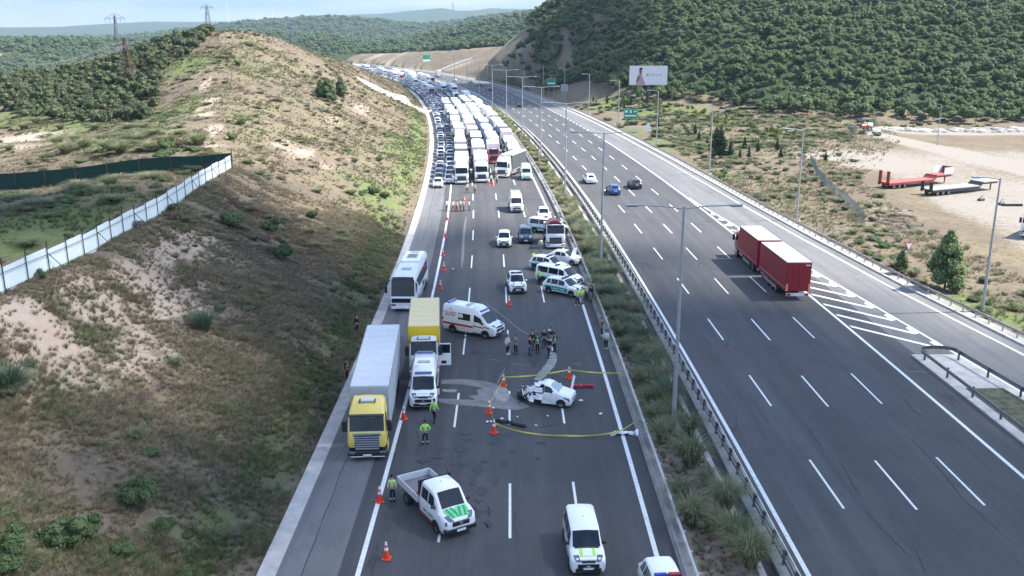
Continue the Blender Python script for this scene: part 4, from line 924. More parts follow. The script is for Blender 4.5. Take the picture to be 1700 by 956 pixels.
for i in range(64):
    t = i/63; u = 1030+t*480+random.uniform(-8, 8); v = np.interp(u, [1030, 1150, 1200, 1300, 1400, 1510], [170, 188, 200, 225, 250, 280])+random.uniform(-8, 12)
    if u > 1330: u = random.uniform(1080, 1330); v = np.interp(u, [1080, 1200, 1330], [178, 202, 238])+random.uniform(-6, 10)
    p = hit(u, v); place_tree('young', i % 3, p[0], p[1], random.uniform(.7, 1.15), 'young yellow green sapling in the planted strip below the wood', 'yellow green saplings on the verge', 'sapling')
# ---- left hill thicket: individuals in front, the rest as one mass
rs = np.random.default_rng(3)
def scatter(n, x0, x1, y0, y1, ok):
    X = rs.uniform(x0, x1, n); Y = rs.uniform(y0, y1, n); k = ok(X, Y); return X[k], Y[k]
TH_OUT = np.array([g(u, v, z) for u, v, z in ((55, 190, 3), (95, 195, 3), (150, 200, 3), (230, 196, 3), (250, 180, 5))])
def uv_of(X, Y, Z):
    c, s_ = math.cos(PITCH), math.sin(PITCH); zz = Z-CAM_H; zc = np.maximum(Y*c-zz*s_, .1); yc = Y*s_+zz*c
    return CXP+FPX*X/zc, CYP-FPX*yc/zc
def in_poly(U, V, P):
    P = np.array(P, float); ins = np.zeros(U.shape, bool); j = len(P)-1
    for i in range(len(P)):
        c = ((P[i, 1] > V) != (P[j, 1] > V)) & (U < (P[j, 0]-P[i, 0])*(V-P[i, 1])/(P[j, 1]-P[i, 1]+1e-9)+P[i, 0]); ins ^= c; j = i
    return ins
# ground region of the thicket (its outline on the ground, metres)
THP = [hit(u, v)[:2] for u, v in ((20, 185), (60, 196), (110, 205), (170, 208), (235, 202), (262, 178), (262, 150), (272, 122), (300, 100), (325, 78), (345, 60))]+[(-82, 272), (-155, 272), (-205, 268), (-178, 223)]
X, Y = scatter(9000, -210, -50, 150, 275, lambda a, b: in_poly(a, b, THP))
# thin to spacing
def thin(X, Y, d):
    keep = []; gr = {}
    for i in range(len(X)):
        k = (int(X[i]//d), int(Y[i]//d)); bad = False
        for a in (-1, 0, 1):
            for b in (-1, 0, 1):
                for j in gr.get((k[0]+a, k[1]+b), ()):
                    if (X[i]-X[j])**2+(Y[i]-Y[j])**2 < d*d: bad = True
        if not bad: gr.setdefault(k, []).append(i); keep.append(i)
    return X[keep], Y[keep]
X, Y = thin(X, Y, 2.3); od = np.argsort(Y)
ni = 0; rest = []
for i in od:
    x, y = X[i], Y[i]; 
    if ni < 110: place_tree('thicket', i % 4, x, y, rs.uniform(.6, 1.0), 'dense dark green bushy tree in the thicket on the left hill', 'bushy trees of the left hill thicket', 'tree', -.3); ni += 1
    else: rest.append((x, y))
TP = [bpy.data.objects.new('crown', tree_proto('thicket', i)[0]) for i in range(4)]
FP = [bpy.data.objects.new('crown', tree_proto('forest', i)[0]) for i in range(4)]
def mass(name, XY, protos, smin, smax, label, dz=-.4, zs=1.):
    XY = np.array(XY); z = hzv(XY[:, 0], XY[:, 1]); n = len(XY); s_ = rs.uniform(smin, smax, n); sc = np.stack([s_*rs.uniform(.85, 1.2, n), s_*rs.uniform(.85, 1.2, n), s_*zs*rs.uniform(.8, 1.25, n)], 1)
    rot = np.zeros((n, 3)); rot[:, 2] = rs.uniform(0, 6.28, n); return instances(name, np.column_stack([XY, z+dz*s_]), sc, rot, rs.integers(0, len(protos), n), protos, label)
mass('thicket', rest, TP, .6, 1.0, 'dense dark green thicket covering the top of the left hill')
# ---- wooded mountain on the right
def formask(a, b):
    e = np.interp(a, [-60, -20, 20, 45, 100, 200, 400], [600, 470, 418, 330, 280, 268, 264]); return (b > e+4*np.sin(a*.13)) & (a > np.interp(b, [400, 520, 700, 900], [6, 9, 12, 14]))
X, Y = scatter(60000, -60, 560, 262, 860, lambda a, b: formask(a, b) & inview(a, b, hzv(a, b)+3, 40)); X, Y = thin(X, Y, 2.8)
s4, q4 = road_sq(X, Y); k = (q4 > 56) & ((s4 < 430) | (q4 > 64+8*np.sin(X*.3))); X, Y = X[k], Y[k]
edge = Y-np.interp(X, [-60, -20, 20, 45, 100, 200, 400], [600, 470, 425, 345, 292, 276, 272]); od = np.argsort(np.hypot(X, Y)+0*edge)
for i in od[:170]: place_tree('forest', i % 4, X[i], Y[i], rs.uniform(.6, .95), 'rounded green tree at the foot of the wooded mountain', 'front trees of the wooded mountain', 'tree', -.6)
mass('forest', np.stack([X[od[170:]], Y[od[170:]]], 1), FP, .55, 1.0, 'dense green forest covering the mountain on the right', -.5)
# ---- woods beyond the hill and round the far bend
X, Y = scatter(60000, -900, 160, 700, 2000, lambda a, b: inview(a, b, hzv(a, b)+5, 20) & ((((a+680)/90)**2+((b-1150)/45)**2) > 1) & ((((a+60)/160)**2+((b-1900)/100)**2) > 1)); X, Y = thin(X, Y, 7.5)
s4, q4 = road_sq(X, Y); k = ((q4 > 118+20*np.sin(X*.05)) | (q4 < -40) | (s4 > 1085)); mass('far_woods', np.stack([X[k], Y[k]], 1), FP, 1.3, 2.3, 'far dark green woods rolling over the hills behind the bend', -.6, .8)
X, Y = scatter(5000, -430, -90, 356, 700, lambda a, b: inview(a, b, hzv(a, b)+5, 20)); X, Y = thin(X, Y, 5)
s4, q4 = road_sq(X, Y); k = (q4 < -45) & (hzv(X, Y) < 6) & ((X < -130) | (Y > 440)); mass('valley_woods', np.stack([X[k], Y[k]], 1), FP, .9, 1.6, 'green trees in the low ground behind the left hill', -.6)
X, Y = scatter(60000, -1700, 200, 2000, 3000, lambda a, b: inview(a, b, hzv(a, b)+5, 10) & ((((a+60)/160)**2+((b-1900)/100)**2) > 1)); X, Y = thin(X, Y, 14)
mass('ridge_woods', np.stack([X, Y], 1), FP, 2.2, 3.8, 'dark woods on the far ridge behind the hills', -1., .7)
# green patch between cut slope and mountain
X, Y = scatter(1500, -20, 30, 400, 520, lambda a, b: a > -99); X, Y = thin(X, Y, 4.2); s4, q4 = road_sq(X, Y); k = (q4 > 50) & (q4 < 62+8*np.sin(X*.2)); mass('roadside_bushes', np.stack([X[k], Y[k]], 1), FP, .5, .95, 'dark bushes along the outer rail below the cut slope', -.3)

# ---- grasses
def tuft_mb(seed, n, h, spread, w, m, segs=3, droop=.8, dead=None):
    rs_ = random.Random(seed); mb = MB()
    for i in range(n):
        a = rs_.uniform(0, 2*PI); hh = h*rs_.uniform(.55, 1.1); sp = spread*rs_.uniform(.15, 1.0); r0 = spread*.16*rs_.random(); d = Vector((math.cos(a), math.sin(a), 0)); s_ = Vector((-d.y, d.x, 0)); vs = []
        for k in range(segs+1):
            t = k/segs; p = d*(r0+sp*t**1.3)+Vector((0, 0, hh*(t*(1+droop*.6)-droop*.75*t**2.4))); ww = w*(1-t*.85)/2; vs += [p-s_*ww, p+s_*ww]
        mb.add(vs, [(2*k, 2*k+1, 2*k+3, 2*k+2) for k in range(segs)], dead if dead and rs_.random() < .3 else m)
    return mb
L_PA = leafmat('pampas_leaves', (.105, .145, .065), (.25, .28, .15), 1.5, .45); L_PD = leafmat('pampas_dry_leaves', (.28, .25, .16), (.38, .34, .24), 2., .4)
L_PB = leafmat('blue_green_leaves', (.060, .105, .072), (.115, .165, .105), 1.5, .3)
PAM = [tuft_mb(i, 520, 1.35, 1.35, .04, L_PA, 5, 1.15, L_PD).mesh('pampas') for i in range(4)]
PAB = [tuft_mb(20+i, 420, 1.5, 1.25, .04, L_PB, 4, .95).mesh('pampas_blue') for i in range(2)]
def place_plant(nm, me, x, y, z, sc, label, group, cat='grass clump', zs=1.):
    o = bpy.data.objects.new(nm, me); COL.objects.link(o); o.location = (x, y, z); o.rotation_euler = (0, 0, random.uniform(0, 6.28)); o.scale = (sc, sc, sc*zs); return tag(o, label, cat, group)
# median: (offset q, station) clumps, nearest ones read from the photo
near = [(1245, 940, 1.15), (1218, 905, 1.1), (1148, 872, 1.0), (1180, 880, .75), (1205, 845, 1.15), (1130, 830, .8), (1172, 805, .65), (1145, 775, 1.25), (1100, 735, 1.05), (1143, 725, 1.1), (1085, 700, .8), (1100, 690, .7)]
nl = ['pampas grass clump at the bottom edge of the picture in the median', 'pampas grass clump second from the bottom of the median', 'pampas grass clump on the left side of the median above bare soil', 'small pampas clump between two larger ones low in the median',
      'large pampas clump beside the drain low in the median', 'small dry pampas clump on the left of the median', 'half-size green clump in the middle of the median soil', 'largest pampas grass clump just below the nearest lamp post', 'pampas clump left of the nearest lamp post foot', 'pampas clump right of the nearest lamp post foot', 'low clump touching the rail just above the nearest lamp post', 'green clump just behind the nearest lamp post']
for i, (u, v, sc) in enumerate(near):
    x, y = g(u, v, .1); place_plant('pampas_grass', PAM[i % 4], x, y, .1, sc*1.25, nl[i], None)
s = 62.; i = 0
while s < 330:
    for _ in range(2 if s < 150 else 1):
        q_ = random.uniform(17.5, 19.6); x, y, _z = road(s+random.uniform(-1, 1), q_)
        lb = 'pampas grass clump in the dense middle stretch of the median' if s < 130 else 'low grassy clump in the far stretch of the planted median'
        place_plant('pampas_grass', (PAM+PAB)[i % 6] if s < 130 else PAM[i % 4], x, y, .1, random.uniform(.95, 1.45) if s < 130 else random.uniform(.8, 1.15), lb, 'median clumps, middle stretch' if s < 130 else 'median clumps, far stretch', zs=random.uniform(.7, 1)); i += 1
    s += 1.35 if s < 130 else 2.0
# shrubs
SHR = [crown_mb(200+i, .8, 1.0, 8, 1000, .055, L_SH, .42).mesh('shrub') for i in range(3)]
SHD = [crown_mb(220+i, .8, .8, 7, 800, .055, L_DB, .35, core=False).mesh('dry_shrub') for i in range(2)]
sh = [(30, 470, 1.3, 1, 'dry dark shrub under the near end of the white fence'), (228, 838, 1.5, 0, 'bright green shrub in the middle of the lower slope'), (275, 885, 1.0, 0, 'green shrub just below the middle one on the lower slope'), (110, 905, 1.5, 0, 'wide green shrub left of centre at the bottom of the slope'), (145, 890, 1.1, 0, 'green shrub adjoining the wide one at the bottom of the slope'), (20, 915, 1.2, 0, 'green shrub at the bottom left corner'), (15, 948, 1.1, 0, 'lowest green shrub in the bottom left corner'), (205, 925, .9, 0, 'small green shrub near the bottom edge of the slope'),
      (365, 518, .8, 0, 'small round shrub beside the pale grass clump on the slope'), (450, 385, 1.6, 0, 'bright green shrub on the brown slope, largest of three'), (470, 430, 1.6, 0, 'green shrub below the largest one on the brown slope'), (385, 378, 1.7, 2, 'dark shrub at the foot of the brown slope'), (520, 362, 1.1, 2, 'small dark shrub right of the bright green one'), (292, 365, 1.5, 1, 'dark brown shrub against the white fence'), (230, 380, 1.0, 1, 'dry dark bush at the foot of the white fence'), (290, 352, 1.0, 0, 'green bush growing against the white fence'), (67, 462, .7, 0, 'tiny green bush by a fence post'),
      (620, 323, 1.4, 0, 'grass green shrub near the gutter in the sunlit slope'), (640, 330, 1.3, 0, 'second green shrub near the gutter in the sunlit slope'), (400, 208, 1.2, 0, 'round bush on the grassy hill'), (385, 232, 1.2, 0, 'green bush on the sandy ridge'), (395, 108, 1.4, 2, 'dark shrub near the hill top'), (275, 250, 1.8, 2, 'round dark shrub behind the green netting'), (630, 268, 1.1, 2, 'dark shrub halfway up the sunlit slope'), (590, 270, .9, 2, 'small dark shrub on the sunlit slope')]
for u, v, sc, ty, lb in sh:
    p = hit(u, v)
    if p: place_plant('shrub', (SHD if ty == 1 else SHR)[(u+v) % 2], p[0], p[1], p[2]-.05, sc, lb, None, 'shrub')
for u, v, sc, lb in ((340, 550, 1.25, 'pale blue green fountain grass clump on the sandy slope'), (18, 655, 1.3, 'large blue green fountain grass clump at the left edge')):
    p = hit(u, v); place_plant('fountain_grass', PAB[u % 2], p[0], p[1], p[2]-.05, sc, lb, None)
for i, (u, v) in enumerate(((15, 250), (60, 205), (100, 215), (95, 240), (140, 245), (180, 250), (200, 255), (230, 235), (250, 250), (160, 215), (125, 235), (215, 215), (280, 240), (40, 215), (330, 240), (110, 255), (170, 235), (240, 215))):
    p = hit(u, v); place_plant('pampas_grass', PAM[i % 4], p[0], p[1], p[2], random.uniform(1.5, 2.4), 'tall pale green grass clump in the field behind the netting', 'field grass clumps behind the netting', zs=.62)
# random small scrub on the hill and verges (told apart only as a kind)
cnt = 0
X, Y = scatter(3000, -75, -14, 40, 330, lambda a, b: inview(a, b, hzv(a, b), 0)); X, Y = thin(X, Y, 3.2)
s4, q4 = road_sq(X, Y); k = q4 < -8; X, Y = X[k], Y[k]
for i in range(len(X)):
    if cnt >= 150: break
    if rs.random() < .32:
        dr = rs.random() < .45; place_plant('scrub_bush', (SHD if dr else SHR)[i % 2], X[i], Y[i], hz(X[i], Y[i])-.05, rs.uniform(.22, .6)*(1+Y[i]/500), 'small brown dry scrub bush on the left slope' if dr else 'small green scrub bush on the left slope', 'dry scrub of the left slope' if dr else 'green scrub of the left slope', 'shrub', .7); cnt += 1
cnt = 0
X, Y = scatter(2500, 38, 95, 66, 300, lambda a, b: inview(a, b, hzv(a, b), 0)); X, Y = thin(X, Y, 2.6); s4, q4 = road_sq(X, Y); k = (q4 > Q_R5(s4)+3.8) & (X < np.interp(Y, [60, 90, 130, 170, 230, 300], [60, 56, 56, 60, 80, 95]))
X, Y = X[k], Y[k]
for i in range(len(X)):
    if cnt >= 240: break
    yl = rs.random() < .35; place_plant('verge_bush', PAM[i % 4] if yl else SHR[i % 3], X[i], Y[i], hz(X[i], Y[i])-.05, rs.uniform(.45, .95)*(.8 if yl else .9+Y[i]/500), 'pale tufty grass clump on the right verge' if yl else 'low green bush on the right verge', 'tufty clumps of the right verge' if yl else 'green bushes of the right verge', 'shrub', .75); cnt += 1
# ground-hugging grass, uncountable
DRY = leafmat('dry_grass', (.185, .15, .105), (.32, .265, .175), .25, .3); GRN = leafmat('green_grass', (.080, .118, .048), (.18, .21, .09), .3, .35)
GT = [bpy.data.objects.new('grass_tuft', tuft_mb(300+i, 30, .36, .36, .022, DRY if i < 3 else GRN, 2, .7).mesh('tuft')) for i in range(6)]
def covat(x, y): 
    i = np.clip(np.searchsorted(GX, x)-1, 0, len(GX)-1); j = np.clip(np.searchsorted(GY, y)-1, 0, len(GY)-1); return cov[j, i]
def grass(name, n, x0, x1, y0, y1, smin, smax, ok, label, gb=.16):
    X, Y = scatter(n, x0, x1, y0, y1, lambda a, b: inview(a, b, hzv(a, b), 30)); s4, q4 = road_sq(X, Y); k = ok(X, Y, s4, q4); X, Y = X[k], Y[k]
    c = covat(X, Y); cl = fbm(X, Y, 2.2, 3, 77)+fbm(X, Y, 9, 2, 78)*.7
    k = rs.random(len(X)) < np.clip((1-c[:, 0]*.97)*(.62+cl*2.2), .02, 1); X, Y, c, cl = X[k], Y[k], c[k], cl[k]
    gr = rs.random(len(X)) < np.clip(c[:, 1]*1.1+gb+cl*.5, 0, 1); idx = np.where(gr, rs.integers(3, 6, len(X)), rs.integers(0, 3, len(X)))
    n = len(X); s_ = rs.uniform(smin, smax, n)*(1+.6*np.clip(cl, -.5, .6)); sc = np.stack([s_*1.15, s_*1.15, s_*rs.uniform(.6, 1.1, n)], 1); rot = np.stack([rs.uniform(-.25, .25, n), rs.uniform(-.25, .25, n), rs.uniform(0, 6.28, n)], 1)
    return instances(name, np.column_stack([X, Y, hzv(X, Y)-.03]), sc, rot, idx, GT, label)
grass('slope_grass', 170000, -45, -12, 26, 122, .5, 1.2, lambda x, y, s, q: (q < -5.3) & (q > -28.5), 'dry brown and green grass over the near left slope', .0)
grass('far_slope_grass', 110000, -115, -14, 108, 450, .7, 1.5, lambda x, y, s, q: q < -5.6, 'dry and green grass over the sunlit hill')
grass('field_grass', 24000, -110, -30, 50, 160, .9, 1.6, lambda x, y, s, q: (q < -28.5) & (y < 122), 'mixed grass in the field behind the white fence')
grass('verge_grass', 34000, 38, 110, 60, 300, .9, 1.7, lambda x, y, s, q: (q > Q_R5(s)+3.0) & (x < np.interp(y, [60, 90, 130, 170, 230, 300], [62, 58, 58, 64, 95, 120])), 'dry grass and weeds over the right verge')
CT = [bpy.data.objects.new('clump', m_) for m_ in (SHD+SHR[:2]+PAM[:2])]
def cover(name, n, x0, x1, y0, y1, smin, smax, ok, label, pr):
    X, Y = scatter(n, x0, x1, y0, y1, lambda a, b: inview(a, b, hzv(a, b), 30)); s4, q4 = road_sq(X, Y); k = ok(X, Y, s4, q4); X, Y = X[k], Y[k]
    cl = fbm(X, Y, 7, 3, 91); k = (rs.random(len(X)) < .25+cl*2.4); X, Y = X[k], Y[k]; c = covat(X, Y); k = rs.random(len(X)) < 1-c[:, 0]*.9; X, Y = X[k], Y[k]
    n = len(X); s_ = rs.uniform(smin, smax, n)**1.0; sc = np.stack([s_*1.3, s_*1.3, s_*rs.uniform(.45, .8, n)], 1); rot = np.zeros((n, 3)); rot[:, 2] = rs.uniform(0, 6.28, n)
    return instances(name, np.column_stack([X, Y, hzv(X, Y)-.04]), sc, rot, rs.choice(6, n, p=pr), CT, label)
cover('slope_scrub', 5200, -45, -13, 26, 122, .25, .75, lambda x, y, s, q: (q < -6) & (q > -28.5), 'low dry scrub matting the near left slope', [.34, .30, .06, .04, .13, .13])
cover('hill_scrub', 10000, -120, -14, 108, 450, .3, .95, lambda x, y, s, q: q < -6.5, 'low scrub dotting the sunlit hill', [.26, .22, .12, .10, .16, .14])
cover('verge_scrub', 5200, 38, 110, 60, 300, .35, 1.1, lambda x, y, s, q: (q > Q_R5(s)+3.4) & (x < np.interp(y, [60, 90, 130, 170, 230, 300], [62, 58, 58, 64, 88, 110])), 'low green and dry scrub over the right verge', [.10, .10, .26, .22, .16, .16])
cover('wood_edge_scrub', 5000, 10, 190, 215, 345, .7, 1.6, lambda x, y, s, q: (q > Q_R5(s)+4) & (y < np.interp(x, [-60, -20, 20, 45, 100, 200, 400], [600, 470, 418, 330, 280, 268, 264])+8) & (y > np.interp(x, [20, 95, 100, 200], [200, 225, 268, 266])), 'green scrub in front of the wooded mountain', [.08, .06, .30, .26, .15, .15])
cover('field_scrub', 3000, -110, -34, 50, 150, .5, 1.4, lambda x, y, s, q: q < -29, 'bushy scrub in the field behind the white fence', [.15, .15, .22, .18, .16, .14])
# litter in the median
X = rs.uniform(17.1, 20.0, 5000); Sx = rs.uniform(38, 240, 5000); P3 = np.array([road(a, b, .1) for a, b in zip(Sx, X)]); n = len(P3); s_ = rs.uniform(.5, 1.1, n)
instances('median_grass', P3, np.stack([s_, s_, s_*.7], 1), np.stack([np.zeros(n), np.zeros(n), rs.uniform(0, 6, n)], 1), np.where(rs.random(n) < .7, rs.integers(0, 3, n), rs.integers(3, 6, n)), GT, 'short dry grass between the clumps of the median')
# concrete slope chute
cu_ = [(712, 196), (712, 176), (612, 137), (598, 137), (596, 142)]
mb = MB(); a0 = hit(714, 186); L_ = [hit(u, v) for u, v in ((700, 181), (675, 169), (650, 157), (630, 147), (606, 138))]
r = thing('drainage_chute', 'long white concrete chute running down the sunlit hillside to the gutter', 'chute'); PA_ = Vector(road(g(714, 184)[1], -5.1, .05)); PB_ = Vector(hit(604, 139))+Vector((0, 0, .4)); pts = [PA_.lerp(PB_, k/5) for k in range(6)]
for p in pts[1:]: p.z = max(p.z, hz(p.x, p.y)+.35)
vs = []
for i, p in enumerate(pts):
    d = pts[min(i+1, len(pts)-1)]-pts[max(i-1, 0)]; d.z = 0; d.normalize(); n_ = Vector((-d.y, d.x, 0)); w_ = 3.3 if i < 5 else 2.6
    for q_, zz in ((-w_, .25), (-w_+.3, .25), (-w_+.35, .0), (w_-.35, .0), (w_-.3, .25), (w_, .25), (w_, -1.2), (-w_, -1.2)): (lambda P2: vs.append(Vector((P2.x, P2.y, max(p.z-.3 if i == 0 else -9, hz(P2.x, P2.y) if i > 0 else .05)+.25+zz))))(p+n_*q_)
mb.add(vs, [(j*8+i, j*8+(i+1) % 8, (j+1)*8+(i+1) % 8, (j+1)*8+i) for j in range(len(pts)-1) for i in range(8)]+[tuple(range(40, 48))], mat('white_concrete', (.55, .53, .49), rough=.8, var=.08)); mb.build('channel', r)
mb = MB(); p = pts[0]; mb.box(p.x-.6, p.x+.3, p.y-2.6, p.y-1.6, -.1, .7, CONCD); mb.build('inlet_box', r)
for (a, b, w_, lb) in (((645, 120), (668, 101), 2.2, 'pale concrete chute up the far cut slope, left one'), ((692, 119), (722, 101), 1.6, 'pale concrete chute up the far cut slope, right one')):
    s_a = xy2sq(*g(*a))[0]; A = road(s_a, 50.5); B = road(s_a-4, 74); A = (A[0], A[1], hz(A[0], A[1])); B = (B[0], B[1], hz(B[0], B[1]))
    if A and B:
        r = thing('drainage_chute', lb, 'chute'); A = Vector(A)+Vector((0, 0, .3)); B = Vector(B)+Vector((0, 0, .3)); mb = MB(); N_ = 6; vs = []
        for k in range(N_+1):
            p = A.lerp(B, k/N_); p.z = hz(p.x, p.y)+.4; d = (B-A); d.z = 0; d.normalize(); n_ = Vector((-d.y, d.x, 0)); vs += [p-n_*w_, p+n_*w_, p+n_*w_-Vector((0, 0, 1.5)), p-n_*w_-Vector((0, 0, 1.5))]
        mb.add(vs, [(4*j+i, 4*j+(i+1) % 4, 4*j+4+(i+1) % 4, 4*j+4+i) for j in range(N_) for i in range(4)], CONC); mb.build('channel', r)
# quarry heaps and rubble, pale
mb = MB(); RK = mat('quarry_stone', (.27, .255, .235), rough=1, var=.25, scale=.5, bump=.5)
for i in range(230):
    x = rs.uniform(96, 185); y = rs.uniform(256, 264); r_ = rs.uniform(1.0, 2.6); mb.ball((x, y, hz(x, y)), r_*.55, RK, 7, 4, (1.5, 1, .6))
mb.build('rubble_heaps', None, 0, label='pale grey quarry rubble heaps at the foot of the wooded mountain', kind='stuff')
mb = MB(); DK = mat('dark_spoil', (.10, .08, .07), rough=1, var=.3)
for i in range(60):
    p = hit(rs.uniform(1455, 1520), rs.uniform(350, 392)); r_ = rs.uniform(.15, .6); mb.ball((p[0], p[1], p[2]), r_, DK, 6, 4, (1.3, 1, .6))
mb.build('spoil_heap', None, 0, label='dark lumpy spoil heap at the edge of the dirt lot', kind='stuff')
# ================================================================== VEHICLES  (front faces -Y, origin on the ground at mid length)
class Loft:
    """body skin through stations (y, z_bottom, z_belt, z_top, half_width_belt, half_width_top, crown)"""
    def __init__(s, st): s.st = [tuple(a)+(.03,)*(7-len(a)) for a in st]
    def ring(s, a):
        y, zb, zl, zt, wb, wt, cr = a; h = zl-zb
        R = [(wb*.90, zb), (wb*.985, zb+.18*h), (wb, zb+.58*h), (wb*.965, zl), (wt+(wb*.965-wt)*.12, zl+(zt-zl)*.88), (wt*.86, zt), (0, zt+cr)]
        return [Vector((x, y, z)) for x, z in R]+[Vector((-x, y, z)) for x, z in R[-2::-1]]
    def at(s, y):
        st = s.st
        if y <= st[0][0]: return st[0]
        for a, b in zip(st[:-1], st[1:]):
            if y <= b[0]: t = (y-a[0])/(b[0]-a[0]+1e-9); return tuple(p+(q-p)*t for p, q in zip(a, b))
        return st[-1]
    def body(s, m):
        mb = MB(); vs = []; n = 13
        for a in s.st: vs += s.ring(a)
        fs = [(j*n+i, j*n+(i+1) % n, (j+1)*n+(i+1) % n, (j+1)*n+i)[::-1] for j in range(len(s.st)-1) for i in range(n)]
        fs += [tuple(range(n)), tuple(range((len(s.st)-1)*n, len(s.st)*n))[::-1]]; mb.add(vs, fs, m); return mb
    def P(s, zone, y, t):
        r = s.ring(s.at(y))
        if zone == 'win': a, b = r[3], r[4]; return a.lerp(b, t)
        if zone == 'side':
            k = t*3; i = min(int(k), 2); return r[i].lerp(r[i+1], k-i)
        if zone == 'top':
            x = abs(t); p = r[6].lerp(r[5], x); return Vector((p.x if t >= 0 else -p.x, p.y, p.z))
    def patch(s, mb, zone, y0, y1, t0, t1, m, side=1, off=.012, nt=2, slant=(0, 0)):
        ys = sorted(set([y0, y1]+[a[0] for a in s.st if y0+.02 < a[0] < y1-.02])); g_ = []
        if zone == 'top': nt = 4
        for y in ys:
            row = []
            for i in range(nt+1):
                t = t0+(t1-t0)*i/nt; f = i/nt; yy = y
                if zone == 'win': k = (y-y0)/(y1-y0); yy = y+slant[0]*f*(1-k)+slant[1]*f*k
                p = s.P(zone, yy, t)
                if side < 0 and zone != 'top': p = Vector((-p.x, p.y, p.z))
                row.append(p)
            g_.append(row)
        V = []; F = []; c = nt+1
        for j, row in enumerate(g_):
            for i, p in enumerate(row):
                a = g_[min(j+1, len(g_)-1)][i]-g_[max(j-1, 0)][i]; b = row[min(i+1, nt)]-row[max(i-1, 0)]; n = a.cross(b)
                n = n.normalized() if n.length > 1e-9 else Vector((0, 0, 1))
                if zone == 'top': n = n if n.z > 0 else -n
                elif n.x*side < 0: n = -n
                V.append(p+n*off)
        n0 = len(V)
        for j, row in enumerate(g_):
            for i, p in enumerate(row): V.append(p-(V[j*c+i]-p)*.5)
        F = [(j*c+i, j*c+i+1, (j+1)*c+i+1, (j+1)*c+i) for j in range(len(g_)-1) for i in range(nt)]
        bd = [i for i in range(c)]+[j*c+nt for j in range(1, len(g_))]+[(len(g_)-1)*c+i for i in range(nt-1, -1, -1)]+[j*c for j in range(len(g_)-2, 0, -1)]
        F += [(a, b, b+n0, a+n0) for a, b in zip(bd, bd[1:]+bd[:1])]
        mb.add(V, F, m)
WH = {}
def wheel_meshes(r, w):
    k = (round(r, 2), round(w, 2))
    if k in WH: return WH[k]
    t = MB(); n = 16; prof = [(r*.62, -w/2), (r*.94, -w/2), (r, -w/2+.03), (r, w/2-.03), (r*.94, w/2), (r*.62, w/2)]; vs = []
    for a, x in prof:
        for i in range(n): th = 2*PI*i/n; vs.append((x, a*math.cos(th), a*math.sin(th)))
    t.add(vs, [(j*n+i, j*n+(i+1) % n, (j+1)*n+(i+1) % n, (j+1)*n+i) for j in range(5) for i in range(n)], rubber())
    rm = MB(); rm.cyl((-w/2+.03, 0, 0), (w/2-.03, 0, 0), r*.62, r*.62, 14, rimm())
    for sg in (-1, 1):
        for i in range(5):
            a = 2*PI*i/5; rm.cyl((sg*(w/2-.035), r*.35*math.cos(a), r*.35*math.sin(a)), (sg*(w/2-.02), r*.35*math.cos(a), r*.35*math.sin(a)), r*.13, r*.13, 6, black())
        rm.cyl((sg*(w/2-.03), 0, 0), (sg*(w/2-.005), 0, 0), r*.12, r*.10, 8, rimm())
    WH[k] = (t.mesh('tyre', 40), rm.mesh('rim')); return WH[k]
def wheel(par, x, y, r=.33, w=.22, z=None):
    a, b = wheel_meshes(r, w); o = bpy.data.objects.new('wheel', a); COL.objects.link(o); o.parent = par; o.location = (x, y, r if z is None else z)
    q = bpy.data.objects.new('rim', b); COL.objects.link(q); q.parent = o; return o
def arch(mb, x, y, r, sg, m=None):   # dark wheel opening, proud of the skin
    n = 12; V = [(x+sg*.006, y, r*.95)]+[(x+sg*.006, y+r*1.17*math.cos(PI*i/n), max(.16, r+r*1.17*math.sin(PI*i/n))) for i in range(n+1)]
    mb.add(V, [(0, i, i+1) for i in range(1, n+1)], m or black())
def mirror(par, x, y, z, sg, m, big=False):
    mb = MB()
    if big: mb.box(x-.02 if sg > 0 else x-.28, x+.28 if sg > 0 else x+.02, y-.12, y+.06, z-.25, z+.5, m, .05)
    else: a, b = sorted((x-sg*.06, x+sg*.20)); mb.box(a, b, y-.08, y+.06, z-.06, z+.10, m, .04)
    mb.build('mirror', par)
def decal_box(mb, x0, x1, y0, y1, z0, z1, m): mb.box(x0, x1, y0, y1, z0, z1, m)
